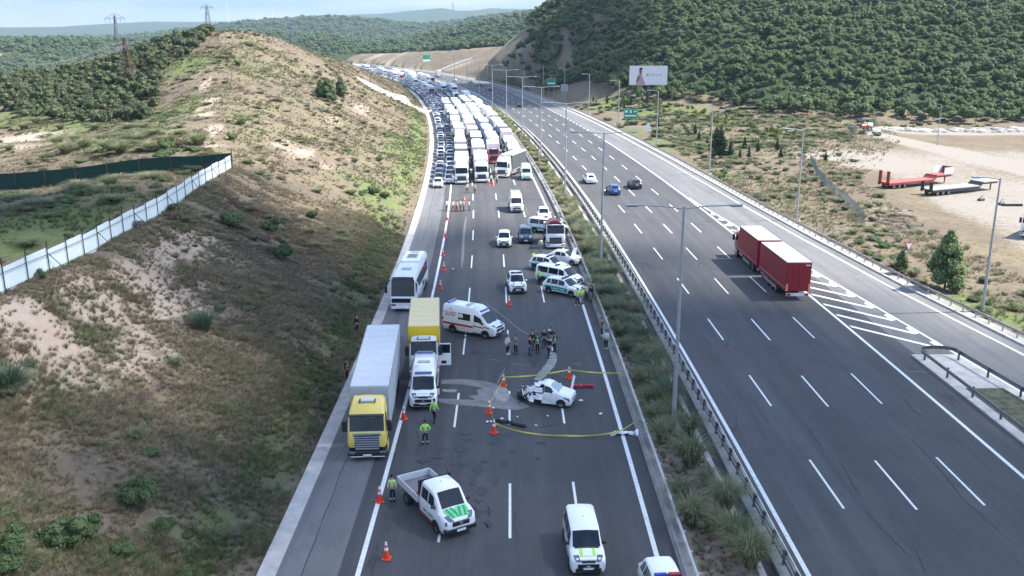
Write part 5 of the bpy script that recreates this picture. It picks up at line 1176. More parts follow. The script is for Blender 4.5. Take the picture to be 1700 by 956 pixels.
CARS = {
 'sedan': dict(L=4.55, W=1.80, r=.32, st=[(-2.27, .32, .52, .56, .66, .5, .01), (-2.20, .24, .60, .66, .80, .66), (-1.98, .2, .69, .76, .89, .76), (-1.0, .19, .83, .93, .90, .72), (-.92, .19, .84, .96, .90, .70), (-.12, .19, .90, 1.40, .90, .60), (.35, .19, .92, 1.445, .90, .60), (.95, .19, .94, 1.40, .90, .58), (1.68, .2, .97, 1.06, .89, .62), (1.75, .2, .97, 1.05, .89, .68), (2.12, .24, .93, 1.0, .84, .68), (2.25, .34, .80, .86, .74, .6, .01)],
   ws=(-.93, -.14), rw=(.96, 1.66), wins=[(-.62, .30, .42, -.02), (.40, 1.18, .0, -.32)], wy=(-1.38, 1.32)),
 'suv': dict(L=4.6, W=1.86, r=.36, st=[(-2.3, .36, .68, .74, .70, .5, .01), (-2.22, .27, .80, .88, .84, .7), (-2.0, .24, .88, .97, .92, .78), (-1.12, .23, .98, 1.08, .93, .74), (-1.05, .23, .99, 1.11, .93, .72), (-.38, .23, 1.03, 1.62, .93, .64), (.1, .23, 1.05, 1.69, .93, .65), (1.2, .23, 1.06, 1.67, .93, .64), (1.75, .24, 1.07, 1.58, .92, .62), (2.12, .27, 1.05, 1.14, .90, .66), (2.26, .30, .95, 1.02, .86, .66), (2.30, .4, .86, .92, .78, .6, .01)],
   ws=(-1.06, -.40), rw=(1.78, 2.10), wins=[(-.82, .22, .38, 0), (.30, 1.12, 0, 0), (1.22, 1.72, 0, -.12)], wy=(-1.42, 1.36)),
 'hatch': dict(L=4.1, W=1.76, r=.31, st=[(-2.05, .32, .56, .62, .66, .5, .01), (-1.98, .24, .66, .73, .80, .66), (-1.76, .2, .76, .84, .87, .74), (-.98, .19, .88, .98, .88, .70), (-.92, .19, .89, 1.0, .88, .69), (-.18, .19, .93, 1.45, .88, .60), (.3, .19, .95, 1.50, .88, .60), (1.2, .19, .97, 1.46, .88, .58), (1.78, .2, .98, 1.08, .87, .60), (1.95, .24, .92, 1.0, .84, .64), (2.05, .36, .80, .86, .74, .6, .01)],
   ws=(-.93, -.2), rw=(1.24, 1.76), wins=[(-.66, .22, .40, 0), (.30, 1.06, 0, -.16)], wy=(-1.26, 1.24)),
 'minivan': dict(L=4.34, W=1.8, r=.33, st=[(-2.17, .34, .68, .76, .68, .5, .01), (-2.11, .25, .80, .90, .82, .68), (-1.9, .21, .90, 1.0, .90, .76), (-1.28, .2, 1.02, 1.12, .90, .75), (-1.22, .2, 1.03, 1.15, .90, .74), (-.58, .2, 1.08, 1.72, .90, .70), (-.2, .2, 1.08, 1.80, .90, .71), (1.9, .2, 1.08, 1.80, .90, .71), (2.08, .24, 1.08, 1.74, .88, .68), (2.15, .3, 1.0, 1.2, .84, .7, .01)],
   ws=(-1.23, -.6), rw=None, wins=[(-1.0, -.05, .36, 0), (.05, .95, 0, 0), (1.05, 1.85, 0, -.05)], wy=(-1.38, 1.42)),
 'van': dict(L=5.6, W=2.06, r=.36, st=[(-2.8, .40, .82, .92, .74, .55, .01), (-2.73, .30, .95, 1.05, .90, .74), (-2.5, .26, 1.08, 1.18, 1.01, .86), (-2.02, .25, 1.20, 1.32, 1.02, .84), (-1.96, .25, 1.22, 1.35, 1.02, .83), (-1.28, .25, 1.26, 2.08, 1.02, .79), (-.95, .25, 1.28, 2.40, 1.02, .80), (-.5, .25, 1.28, 2.56, 1.02, .82), (2.55, .25, 1.28, 2.56, 1.02, .82), (2.74, .28, 1.28, 2.48, 1.0, .80), (2.8, .34, 1.2, 1.9, .98, .8, .01)],
   ws=(-1.97, -1.30), rw=None, wins=[(-1.72, -.62, .40, 0)], wy=(-1.86, 1.62)),
}
def car(kind, label, cat, name, pm=None, group=None, side_glass=None, low=False, grille=None, extra=None, wincap=None):
    C = CARS[kind]; pm = pm or white(); r = thing(name, label, cat, group=group); lf = Loft(C['st']); W_ = C['W']/2; yf = C['st'][0][0]; yb = C['st'][-1][0]
    body = lf.body(pm); van = kind in ('van', 'minivan')
    bo = body.build('body', r, 38)
    mb = MB(); lf.patch(mb, 'top', C['ws'][0], C['ws'][1], -1.10, 1.10, glass(), off=.016); mb.build('windscreen', r, 30)
    mb = MB(); lf.patch(mb, 'top', C['st'][0][0]+.005, C['st'][1][0]+.02, -.70, .70, grille or black(), off=.012); mb.build('grille_top', r)
    if C['rw']: mb = MB(); lf.patch(mb, 'top', C['rw'][0], C['rw'][1], -.9, .9, glass(), off=.014); mb.build('rear_window', r, 30)
    else: mb = MB(); zt = lf.at(yb-.1)[3]; zl = lf.at(yb-.1)[2]; mb.box(-W_*.72, W_*.72, yb-.02, yb+.006, zl+.05, zt-.32, glass()); mb.build('rear_window', r)
    wins = side_glass if side_glass is not None else C['wins']
    tmax = wincap or (.92 if kind != 'van' else .62)
    for sg in (-1, 1):
        for (a, b, s0, s1) in wins: mb = MB(); lf.patch(mb, 'win', a, b, .07, tmax, glass(), side=sg, slant=(s0, s1)); mb.build('window', r)
    st1 = C['st'][1]; zb, zl = C['st'][0][1], C['st'][1][2]; w1 = C['st'][0][4]
    mb = MB(); mb.box(-w1*.95, w1*.95, yf-.03, yf+.10, zb-.04, zb+.16, black(), .02); mb.box(-w1*.80, w1*.80, yf-.03, yf+.10, zl-.32, zl-.07, grille or black(), .03); mb.build('grille', r)
    mb = MB(); 
    for sg in (-1, 1):
        a, b = sorted((sg*w1*.72, sg*(st1[4]+.0))); o_ = MB(); y1_ = C['st'][1][0]
        o_.hexa([(a, yf-.012 if sg > 0 else y1_+.05, zl-.20), (b, y1_+.05 if sg > 0 else yf-.012, zl-.20), (b, yf+.35, zl-.20), (a, yf+.35, zl-.20)], [(a, yf+.0 if sg > 0 else y1_+.10, zl-.04), (b, y1_+.10 if sg > 0 else yf+.0, zl-.04), (b, yf+.35, zl-.04), (a, yf+.35, zl-.04)], lampm()); o_.build('headlight', r)
        o_ = MB(); ya_, yb2_ = C['st'][0][0]+.03, C['st'][2][0]+.10; lf.patch(o_, 'top', ya_, yb2_, sg*.70, sg*1.12, lampm(), off=.014); lf.patch(o_, 'top', ya_+.06, ya_+.16, sg*.80, sg*1.0, mat('headlight_reflector', (.7, .72, .75), rough=.2), off=.022); o_.build('headlight_lens', r)
        o_ = MB(); a, b = sorted((sg*W_*.70, sg*(W_*.955))); o_.box(a, b, yb-.20, yb-.005, zl-.12 if not van else zl+.0, zl+.06 if not van else zl+.4, redl(), .02); o_.build('tail_light', r)
        mirror(r, sg*(W_*.97), C['ws'][0]+.42, C['st'][3][2]+.10, sg, black() if van else pm)
    mb = MB(); mb.box(-.26, .26, yf-.035, yf-.0, zb+.10, zb+.21, platem()); mb.build('number_plate', r)
    mb = MB(); mb.box(-.26, .26, yb-.01, yb+.03, zb+.38, zb+.50, platem()); mb.build('number_plate', r)
    mb = MB(); lf.patch(mb, 'top', C['ws'][0]-.10, C['ws'][0]-.005, -.95, .95, black(), off=.010); mb.build('cowl', r)
    mb = MB(); mb.box(-.10, .10, yf-.045, yf-.02, zl-.24, zl-.16, chrome(), .01); mb.build('badge', r)
    mb = MB(); y1_ = C['st'][2][0]; lf.patch(mb, 'top', y1_-.01, y1_+.01, -.95, .95, black(), off=.004); gg = mb; mb.build('bonnet_gap', r)
    # sills, arches, door seams, handles
    mb = MB()
    for sg in (-1, 1):
        for y in C['wy']: arch(mb, sg*W_*1.005, y, C['r'], sg)
    mb.build('wheel_arches', r)
    mb = MB(); 
    for sg in (-1, 1):
        for (a, b, s0, s1) in C['wins'][:2]:
            lf.patch(mb, 'side', b+.03, b+.05, .25, 1., black(), side=sg, off=.004); 
            p = lf.P('side', b-.12, .86); mb.box(*(sorted((sg*(p.x-.01), sg*(p.x+.03)))), b-.22, b-.06, p.z-.015, p.z+.015, black())
        lf.patch(mb, 'side', C['wy'][0]+C['r']*1.3, C['wy'][1]-C['r']*1.3, .02, .20, black(), side=sg, off=.008)
    mb.build('side_trim', r)
    for sg in (-1, 1):
        for y in C['wy']: wheel(r, sg*(W_-.085), y, C['r'], .22)
    r['_loft'] = kind
    return r, lf
def light_bar(par, y, z, w=1.1, c1=(.01, .025, .22), c2=(.25, .01, .02)):
    mb = MB(); mb.box(-w/2, w/2, y-.12, y+.12, z, z+.04, black()); b = mb.build('light_bar', par)
    mb = MB(); mb.box(-w/2, -.04, y-.11, y+.11, z+.045, z+.13, mat('blue_beacon', c1, rough=.15), .02); mb.build('blue_lens', b)
    mb = MB(); mb.box(.04, w/2, y-.11, y+.11, z+.045, z+.13, mat('red_beacon', c2, rough=.15), .02); mb.build('red_lens', b)
TEAL = lambda: mat('teal_stripe', (.01, .24, .20), rough=.4)
GREEN = lambda: mat('green_stripe', (.02, .30, .09), rough=.4)
LIME = lambda: mat('lime_stripe', (.40, .70, .10), rough=.4)
REDS = lambda: mat('red_stripe', (.55, .02, .03), rough=.4)
def box_mesh(name, par, m, *b, bev=0): mb = MB(); mb.box(*b, m, bev); return mb.build(name, par)

# ---------------- lorries
def lorry_cab(par, m, wide=2.48, h=3.55, y0=0, grille='silver', deflector=True, L_=2.25, dark=None):
    w = wide/2; lf = Loft([(y0, .95, 1.30, 1.42, w*.90, w*.86, .0), (y0+.05, .90, 1.75, 1.90, w*.97, w*.93, .0), (y0+.10, .9, 1.85, 1.98, w*.99, w*.94, .0), (y0+.42, .9, 2.05, 2.92, w, w*.92, .0), (y0+.55, .9, 2.05, 3.02, w, w*.90, .02),
        (y0+.95, .9, 2.05, h-.12, w, w*.84, .04), (y0+L_-.35, .9, 2.05, h, w, w*.86, .05), (y0+L_, .9, 2.05, h, w, w*.86, .05)])
    cab = lf.body(m).build('cab', par, 40)
    mb = MB(); lf.patch(mb, 'top', y0+.10, y0+.42, -1.08, 1.08, glass(), off=.02); mb.build('windscreen', par, 30)
    for sg in (-1, 1): mb = MB(); lf.patch(mb, 'win', y0+.55, y0+1.35, .02, .60, glass(), side=sg); mb.build('window', par); mirror(par, sg*(w+.02), y0+.30, 2.15, sg, dark or black(), True)
    for sg in (-1, 1):
        mb = MB(); mb.box(*(sorted((sg*(w-.02), sg*(w+.015)))), y0+1.42, y0+1.45, .95, 2.75, black()); mb.box(*(sorted((sg*(w-.02), sg*(w+.02)))), y0+.5, y0+1.4, .45, .95, m); mb.box(*(sorted((sg*(w-.02), sg*(w+.03)))), y0+1.15, y0+1.3, 1.55, 1.6, black()); mb.build('door', par)
    mb = MB(); gm2 = mat('silver_grille', (.32, .34, .38), rough=.35, metal=.5); 
    mb.box(-w*.62, w*.62, y0-.03, y0+.04, .72, 1.78, black())
    if grille == 'silver':
        for i in range(6): z = .80+.155*i; mb.box(-w*(.60+.02*(i > 3)), w*(.60+.02*(i > 3)), y0-.075, y0-.01, z, z+.095, gm2, .02)
        mb.box(-w*.70, w*.70, y0-.06, y0+.03, 1.74, 1.90, gm2, .03)
    else:
        for i in range(4): z = .80+.16*i; mb.box(-w*.55, w*.55, y0-.05, y0-.01, z, z+.03, gm2)
        mb.box(-w*.62, w*.62, y0-.05, y0+.05, 1.50, 1.78, m, .03)
    mb.build('grille', par)
    bm_ = black() if grille == 'silver' else m
    mb = MB(); mb.box(-w*.985, w*.985, y0-.10, y0+.9, .30, .70, bm_, .08); mb.box(-w*.9, w*.9, y0-.115, y0+.1, .28, .36, chrome(), .03); bp_ = mb.build('bumper', par)
    for sg in (-1, 1): mb = MB(); mb.box(*(sorted((sg*w*.62, sg*w*.94))), y0-.13, y0+.1, .50, .68, lampm(), .03); mb.build('headlight', par)
    mb = MB(); mb.box(-.27, .27, y0-.14, y0-.09, .38, .50, platem()); mb.build('number_plate', par)
    mb = MB(); mb.box(-w*.9, w*.9, y0+.06, y0+.36, 2.98, 3.04, dark or black(), .02)
    for sg in (-1, 1): mb.box(*(sorted((sg*.35, sg*.60))), y0+.03, y0+.08, 2.90, 2.97, lampm())
    mb.build('sun_visor', par)
    mb = MB(); mb.box(-.42, .42, y0+1.05, y0+1.55, h-.02, h+.13, mat('roof_unit', (.55, .58, .6), rough=.4), .05); mb.build('roof_unit', par)
    for sg in (-1, 1): mb = MB(); mb.box(*(sorted((sg*.46, sg*.52))), y0+.95, y0+1.6, h-.02, h+.04, black()); mb.build('roof_horn', par)
    for sg in (-1, 1): mb = MB(); n = 10; arch(mb, sg*(w*1.003), y0+1.15, .50, sg); mb.build('wheel_arch', par)
    return lf
def trailer_box(par, y0, y1, m, roof, z0=1.05, z1=4.0, w=1.27, rear=None, ribs=True, skirt=None):
    mb = MB(); mb.box(-w, w, y0, y1, z0, z1-.04, m, .04); mb.build('cargo_box', par)
    mb = MB(); mb.box(-w+.03, w-.03, y0+.03, y1-.03, z1-.045, z1, roof, .02); rf = mb.build('roof', par)
    if ribs:
        mb = MB(); n = int((y1-y0)/1.35); edge = mat('roof_seam', (.5, .51, .53), rough=.5)
        for i in range(1, n): y = y0+(y1-y0)*i/n; mb.box(-w+.05, w-.05, y-.018, y+.018, z1-.005, z1+.007, edge)
        mb.build('roof_seams', rf)
        mb = MB()
        for sg in (-1, 1):
            for i in range(1, n): y = y0+(y1-y0)*i/n; mb.box(*(sorted((sg*w, sg*(w+.018)))), y-.02, y+.02, z0+.05, z1-.1, m)
            mb.box(*(sorted((sg*w, sg*(w+.02)))), y0, y1, z0+.0, z0+.14, skirt or mat('trailer_side_rail', (.30, .31, .33), rough=.5)); mb.box(*(sorted((sg*w, sg*(w+.02)))), y0, y1, z1-.14, z1-.05, mat('trailer_side_rail', (.30, .31, .33), rough=.5))
        mb.build('side_rails', par)
    if rear:
        mb = MB(); mb.box(-w+.06, -.01, y1-.01, y1+.03, z0+.12, z1-.14, rear, .01); mb.build('rear_door', par); mb = MB(); mb.box(.01, w-.06, y1-.01, y1+.03, z0+.12, z1-.14, rear, .01); mb.build('rear_door', par)
    mb = MB(); mb.box(-w*.9, w*.9, y1-.12, y1+.05, .52, .72, mat('bumper_bar_white', (.6, .6, .6), rough=.5), .02); mb.build('rear_bar', par)
    for sg in (-1, 1): mb = MB(); mb.box(*(sorted((sg*w*.62, sg*w*.9))), y1+.04, y1+.08, .56, .68, redl()); mb.build('tail_light', par)
def chassis(par, y0, y1, z=.85):
    mb = MB(); mb.box(-.45, .45, y0, y1, z, z+.22, black()); mb.box(-1.1, 1.1, y0+.2, y0+1.6, .45, .95, mat('fuel_tank_metal', (.25, .26, .28), rough=.4, metal=.5), .08); mb.build('chassis', par)
def semi(label, cabm, boxm, roofm, name='articulated_lorry', group=None, L_=16.3, grille='silver', rear=None, h=3.55, z1=4.0):
    r = thing(name, label, 'lorry', group=group); y0 = -L_/2
    lorry_cab(r, cabm, y0=y0, grille=grille, h=h); chassis(r, y0+2.0, y0+6.6)
    mb = MB(); mb.box(-.5, .5, y0+2.6, L_/2-.3, .98, 1.06, black()); mb.build('frame', r)
    trailer_box(r, y0+2.75, L_/2, boxm, roofm, rear=rear, z1=z1)
    for y in (y0+1.15, y0+4.9): 
        for sg in (-1, 1): wheel(r, sg*1.06, y, .5, .34)
    for y in (L_/2-5.2, L_/2-3.9, L_/2-2.6):
        for sg in (-1, 1): wheel(r, sg*1.06, y, .5, .36)
    for sg in (-1, 1):
        mb = MB(); mb.box(*(sorted((sg*.95, sg*1.25))), L_/2-9.3, L_/2-6.0, .5, .95, mat('side_guard', (.28, .29, .3), rough=.5, metal=.4)); mb.build('side_guard', r)
    return r
def box_truck(label, cabm, boxm, roofm, name='box_truck', L_=9.2, group=None, open_door=False, z1=3.7, grille='plain', front_m=None):
    r = thing(name, label, 'truck', group=group); y0 = -L_/2; lf = lorry_cab(r, cabm, y0=y0, grille=grille, h=2.95, L_=1.95, wide=2.3)
    chassis(r, y0+1.6, L_/2-.3, .8); trailer_box(r, y0+2.15, L_/2, boxm, roofm, z0=1.0, z1=z1, w=1.25)
    for y in (y0+1.1, L_/2-2.1):
        for sg in (-1, 1): wheel(r, sg*1.0, y, .46, .34)
    if open_door:
        # door swung out on the left-hand (picture right) side
        mb = MB(); mb.box(1.17, 2.12, y0+.50, y0+.56, .95, 1.95, cabm, .02); mb.box(1.17, 1.23, y0+.50, y0+.56, 1.95, 2.7, cabm); mb.box(2.06, 2.12, y0+.50, y0+.56, 1.95, 2.7, cabm); mb.box(1.17, 2.12, y0+.50, y0+.56, 2.68, 2.76, cabm)
        d = mb.build('open_door', r); mb = MB(); mb.box(1.23, 2.06, y0+.52, y0+.54, 1.95, 2.68, glass()); mb.build('pane', d)
        mb = MB(); mb.box(1.35, 1.75, y0+.47, y0+.50, 1.1, 1.35, black(), .02); mb.build('door_pocket', d)
    return r
def coach(label, L_=12.2, group=None):
    r = thing('coach', label, 'bus', group=group); w = 1.27; y0, y1 = -L_/2, L_/2; wp = white()
    lf = Loft([(y0, .35, 1.15, 1.22, w*.90, w*.84, .0), (y0+.06, .30, 1.30, 1.42, w*.97, w*.93, .0), (y0+.12, .3, 1.42, 1.56, w*.99, w*.94, .0), (y0+.50, .3, 1.55, 3.15, w, w*.92, .0), (y0+.85, .3, 1.55, 3.42, w, w*.93, .04), (y1-.5, .3, 1.55, 3.46, w, w*.93, .05), (y1-.1, .3, 1.5, 3.40, w*.98, w*.9, .03), (y1, .4, 1.4, 3.2, w*.92, w*.85, .0)])
    lf.body(wp).build('body', r, 40)
    mb = MB(); lf.patch(mb, 'top', y0+.12, y0+.50, -1.10, 1.10, glass(), off=.02); mb.build('windscreen', r, 30)
    mb = MB(); lf.patch(mb, 'top', y0+.50, y0+.72, -1.02, 1.02, black(), off=.02); mb.build('destination_panel', r); mb = MB(); mb.box(-w*.86, w*.86, y0-.03, y0+.1, .95, 1.38, glass(), .03); mb.build('front_panel', r)
    for sg in (-1, 1):
        n = 7
        for i in range(n): a = y0+.62+(L_-1.5)*i/n; mb = MB(); lf.patch(mb, 'win', a, a+(L_-1.5)/n-.05, .06, .80, glass(), side=sg, off=.016); mb.build('window', r)
        mb = MB(); mb.box(*(sorted((sg*w*.55, sg*w*.93))), y0-.04, y0+.08, .62, .84, lampm(), .04); mb.build('headlight', r)
        mb = MB(); mb.tube([(sg*w*.9, y0+.35, 3.15), (sg*(w+.18), y0-.05, 3.0), (sg*(w+.30), y0-.12, 2.6)], .045, 6, wp if sg > 0 else black()); mb.box(*(sorted((sg*(w+.18), sg*(w+.42)))), y0-.22, y0-.02, 1.95, 2.65, black() if sg < 0 else wp, .05); mb.build('mirror', r)
        mb = MB()
        for y in (y0+2.5, y1-3.2): arch(mb, sg*w*1.003, y, .52, sg)
        for i in range(6): mb.box(*(sorted((sg*w*.99, sg*(w+.008)))), y0+3.3+i*.95, y0+3.32+i*.95, .5, 1.3, black())
        mb.box(*(sorted((sg*w*.99, sg*(w+.01)))), y1-5.6, y1-4.5, 1.0, 1.45, black()); mb.build('side_hatches', r)
        for y in (y0+2.5, y1-3.2, y1-1.85): wheel(r, sg*1.08, y, .5, .32)
    mb = MB(); mb.box(-w*.88, w*.88, y0-.06, y0+.1, .34, .55, wp, .04); mb.build('bumper', r); mb = MB(); mb.box(-.27, .27, y0-.09, y0-.05, .40, .52, platem()); mb.build('number_plate', r)
    gr_ = mat('roof_unit_grey', (.40, .41, .42), rough=.5)
    mb = MB(); mb.box(-w*.80, w*.80, y0+6.2, y0+10.8, 3.46, 3.62, wp, .06); ac = mb.build('air_unit', r)
    mb = MB(); mb.box(-.55, .55, y0+7.6, y0+9.3, 3.60, 3.66, gr_, .02)
    for i in range(5): mb.box(-.42+.18*i, -.34+.18*i, y0+7.7, y0+9.2, 3.655, 3.675, black())
    mb.build('vent_grille', ac)
    for y, l_ in ((y0+3.0, .8), (y0+10.0, .5)): mb = MB(); mb.box(-.45, .45, y, y+l_, 3.48, 3.56 if y < y0+5 else 3.66, gr_, .03); mb.build('roof_hatch', r)
    # people-side things behind the glass are left dark; two white seat covers show through
    return r
# ---------------- ambulance
def ambulance(label, side=False):
    r, lf = car('van', label, 'ambulance', 'ambulance', white(), side_glass=[(-1.72, -.62, .40, 0)]); red = REDS(); y0 = -2.8
    for sg in (-1, 1):
        mb = MB(); lf.patch(mb, 'win', -.25, 1.05, .06, .58, glass(), side=sg, off=.014); mb.build('window', r)
        mb = MB(); lf.patch(mb, 'side', -.55, 2.72, .60, .74, red, side=sg, off=.012); lf.patch(mb, 'side', -1.70, -.58, .72, .80, red, side=sg, off=.012); lf.patch(mb, 'side', -2.35, -1.7, .80, .88, red, side=sg, off=.012); mb.build('red_stripe', r)
        mb = MB(); p = lf.P('win', .75, .33); mb.cyl((sg*(p.x+.0), .78, p.z), (sg*(p.x+.03), .78, p.z), .26, .26, 14, white()); mb.build('round_emblem', r)
        wx = lf.P('win', 1.8, .35).x
        for t_, dz, sz in (('ACİL SAĞLIK', .30, .24), ('HİZMETLERİ', .06, .20), ('112', .62, .22)):
            text_mesh(t_, sz, red, 'lettering', r, loc=(sg*(wx+.035-.12*dz), 1.92, 1.55+dz), rot=(PI/2-.10*0, 0, PI/2*sg), depth=.006)
    for y in (-1.15, 2.35):
        z = lf.at(y)[3]; mb = MB(); mb.box(-.62, .62, y-.10, y+.12, z+.02, z+.16, mat('ambulance_beacon', (.10, .14, .30), rough=.2), .03); mb.build('light_bar', r)
    z = 2.56; mb = MB(); mb.box(-.45, .45, .15, .5, z+.01, z+.12, mat('roof_unit_grey', (.40, .41, .42), rough=.5), .03); mb.build('roof_vent', r)
    mb = MB(); c = black(); n = 14
    for i in range(n):
        a0, a1 = math.radians(60+i*240/n), math.radians(60+(i+1)*240/n); zz = lambda y_: lf.at(y_)[3]+.045
        P0 = [(-.42+R_*math.cos(a), -.62+R_*math.sin(a)) for a in (a0, a1) for R_ in (.17, .21)]
        mb.add([(P0[0][0], P0[0][1], 2.56+.05), (P0[1][0], P0[1][1], 2.56+.05), (P0[3][0], P0[3][1], 2.56+.05), (P0[2][0], P0[2][1], 2.56+.05)], [(0, 1, 2, 3)], c)
    mb.build('crescent_mark', r)
    mb = MB()
    for sg in (-1, 1): a, b = sorted((sg*.99, sg*1.10)); mb.box(a, b, -.5, 1.1, .30, .36, mat('side_step', (.4, .4, .4), rough=.5))
    mb.build('side_step', r); return r
# ================================================================== PEOPLE
def skin_mesh(name, nodes, edges, sub=2, root=0):
    me = bpy.data.meshes.new(name); me.from_pydata([n[:3] for n in nodes], edges, []); o = bpy.data.objects.new('tmp', me); COL.objects.link(o)
    md = o.modifiers.new('s', 'SKIN'); md.use_smooth_shade = True
    sv = me.skin_vertices[0].data
    for i, n in enumerate(nodes): sv[i].radius = (n[3], n[4] if len(n) > 4 else n[3]); sv[i].use_root = (i == root)
    ss = o.modifiers.new('u', 'SUBSURF'); ss.levels = sub; ss.render_levels = sub
    bpy.context.view_layer.update(); m = bpy.data.meshes.new_from_object(o.evaluated_get(bpy.context.evaluated_depsgraph_get())); m.name = name
    bpy.data.objects.remove(o); bpy.data.meshes.remove(me); m.materials.clear(); return m
def mirror_pts(P): return {k: (-v[0],)+tuple(v[1:]) for k, v in P.items()}
# facing -Y.  joints: (x, y, z)
POSES = {
 'stand': dict(hipw=.09, la=((.10, .02, .50), (.11, .03, .09), (.12, -.12, .04)), ra=((-.10, 0, .50), (-.11, .02, .09), (-.12, -.13, .04)), lh=((.24, .02, 1.12), (.27, -.05, .86)), rh=((-.24, .02, 1.12), (-.27, -.05, .86)), lean=0),
 'hips': dict(hipw=.09, la=((.13, .0, .50), (.17, .02, .09), (.19, -.12, .04)), ra=((-.12, 0, .50), (-.15, .03, .09), (-.17, -.12, .04)), lh=((.36, .08, 1.17), (.20, .04, 1.0)), rh=((-.36, .08, 1.17), (-.20, .04, 1.0)), lean=.01),
 'walk': dict(hipw=.09, la=((.10, -.16, .52), (.11, -.28, .10), (.11, -.44, .06)), ra=((-.10, .06, .50), (-.11, .30, .14), (-.11, .20, .05)), lh=((.24, .10, 1.13), (.26, .12, .88)), rh=((-.24, -.06, 1.13), (-.26, -.20, .92)), lean=.04),
 'talk': dict(hipw=.09, la=((.11, .0, .50), (.14, .03, .09), (.16, -.12, .04)), ra=((-.10, -.03, .50), (-.12, -.02, .09), (-.14, -.17, .04)), lh=((.25, .0, 1.14), (.12, -.24, 1.12)), rh=((-.26, .04, 1.13), (-.28, -.14, .96)), lean=.02),
}
PM = {}
def person_meshes(pose):
    if pose in PM: return PM[pose]
    p = POSES[pose]; ln = p['lean']; hw = p['hipw']
    def trunk(rm, neck=True):
        N = [(0, .0, .95, .135*rm, .10*rm), (0, -.01-ln*.3, 1.10, .125*rm, .095*rm), (0, -.01-ln*.7, 1.28, .150*rm, .11*rm), (0, -ln, 1.42, .13*rm, .09*rm)]; return N
    def arm(N, E, sg, H, r0, hand=True, cut=1.):
        s = len(N); N.append((sg*.175, -ln+.01, 1.415, .058*r0)); E.append((3, s))
        e, h = H; N.append((*e, .042*r0)); E.append((s, s+1)); h2 = tuple(e[i]+(h[i]-e[i])*cut for i in range(3)); N.append((*h2, .031*r0 if hand else .042*r0)); E.append((s+1, s+2)); return s+2
    def leg(N, E, sg, A, r0, foot=True):
        s = len(N); N.append((sg*hw, 0, .88, .092*r0)); E.append((0, s)); k, a, t = A; N.append((*k, .062*r0)); E.append((s, s+1)); N.append((a[0], a[1], a[2], .045*r0)); E.append((s+1, s+2))
        if foot: N.append((*t, .042)); E.append((s+2, s+3))
    # bare figure: continuous body with neck, head, hands with fingers
    N = trunk(.9); E = [(0, 1), (1, 2), (2, 3)]
    N += [(0, -ln-.005, 1.52, .055, .055), (0, -ln-.02, 1.60, .078, .088), (0, -ln-.01, 1.70, .080, .098), (0, -ln, 1.775, .052, .06)]; E += [(3, 4), (4, 5), (5, 6), (6, 7)]
    for sg, H in ((1, p['lh']), (-1, p['rh'])):
        w = arm(N, E, sg, H, .85); e, h = Vector(H[0]), Vector(H[1]); d = (h-e).normalized(); sd = Vector((0, -1, 0)) if abs(d.y) < .8 else Vector((sg, 0, 0)); sd = (sd-d*sd.dot(d)).normalized()
        pm_ = h+d*.07; N.append((*pm_, .034, .022)); E.append((w, len(N)-1)); pa = len(N)-1
        for k in range(4): q = pm_+sd*(.030-.02*k)+d*.045; q2 = q+d*(.045-.006*abs(k-1.5))+Vector((-sg*.012, 0, 0)); N.append((*q, .0095)); E.append((pa, len(N)-1)); N.append((*q2, .008)); E.append((len(N)-2, len(N)-1))
        q = h+d*.04+sd*.045; N.append((*q, .011)); E.append((w, len(N)-1)); q2 = q+d*.03+sd*.012; N.append((*q2, .009)); E.append((len(N)-2, len(N)-1))
    for sg, A in ((1, p['la']), (-1, p['ra'])): leg(N, E, sg, A, .9)
    body = skin_mesh('body', N, E, 1)
    N = trunk(1.12); E = [(0, 1), (1, 2), (2, 3)]; N.append((0, -ln, 1.475, .062, .058)); E.append((3, 4))
    for sg, H in ((1, p['lh']), (-1, p['rh'])): arm(N, E, sg, H, 1.25, False, .90)
    top = skin_mesh('jacket', N, E, 1)
    N = [(0, 0, .97, .135, .105), (0, 0, .90, .13, .11)]; E = [(0, 1)]
    for sg, A in ((1, p['la']), (-1, p['ra'])):
        s = len(N); N.append((sg*hw, 0, .84, .100)); E.append((1, s)); k, a, t = A; N.append((*k, .073)); E.append((s, s+1)); N.append((a[0], a[1], a[2]+.02, .060)); E.append((s+1, s+2))
    tr = skin_mesh('trousers', N, E, 1)
    N = trunk(1.22)[1:]; N[0] = (0, -.01, 1.02, .150, .122); E = [(0, 1), (1, 2)]; N.append((0, -ln, 1.46, .105, .085)); E.append((2, 3)); ve = skin_mesh('vest', N, E, 1)
    mb = MB(); mb.ball((0, -ln+.012, 1.725), .104, None, 10, 6, (.93, 1.03, .98)); mb.mats = []; ha = mb.mesh('hair', 60)
    for v in ha.vertices:
        if v.co.y < -ln-.03 and v.co.z < 1.74: v.co.y = -ln-.03
        if v.co.z < 1.64: v.co.z = 1.66
    mb = MB()
    for A in (p['la'], p['ra']):
        k, a, t = A; mb.hexa([(t[0]-.05, t[1]-.07, t[2]-.045), (t[0]+.05, t[1]-.07, t[2]-.045), (a[0]+.045, a[1]+.08, a[2]-.09), (a[0]-.045, a[1]+.08, a[2]-.09)], [(t[0]-.04, t[1]-.05, t[2]+.02), (t[0]+.04, t[1]-.05, t[2]+.02), (a[0]+.045, a[1]+.07, a[2]+.03), (a[0]-.045, a[1]+.07, a[2]+.03)], None)
    mb.mats = []; sh_ = mb.mesh('shoes')
    mb = MB(); f = .095
    for sg in (-1, 1): mb.ball((sg*.033, -ln-.098, 1.695), .011, None, 6, 4); mb.ball((sg*.083, -ln+.0, 1.68), .022, None, 6, 4, (.5, 1, 1.4))
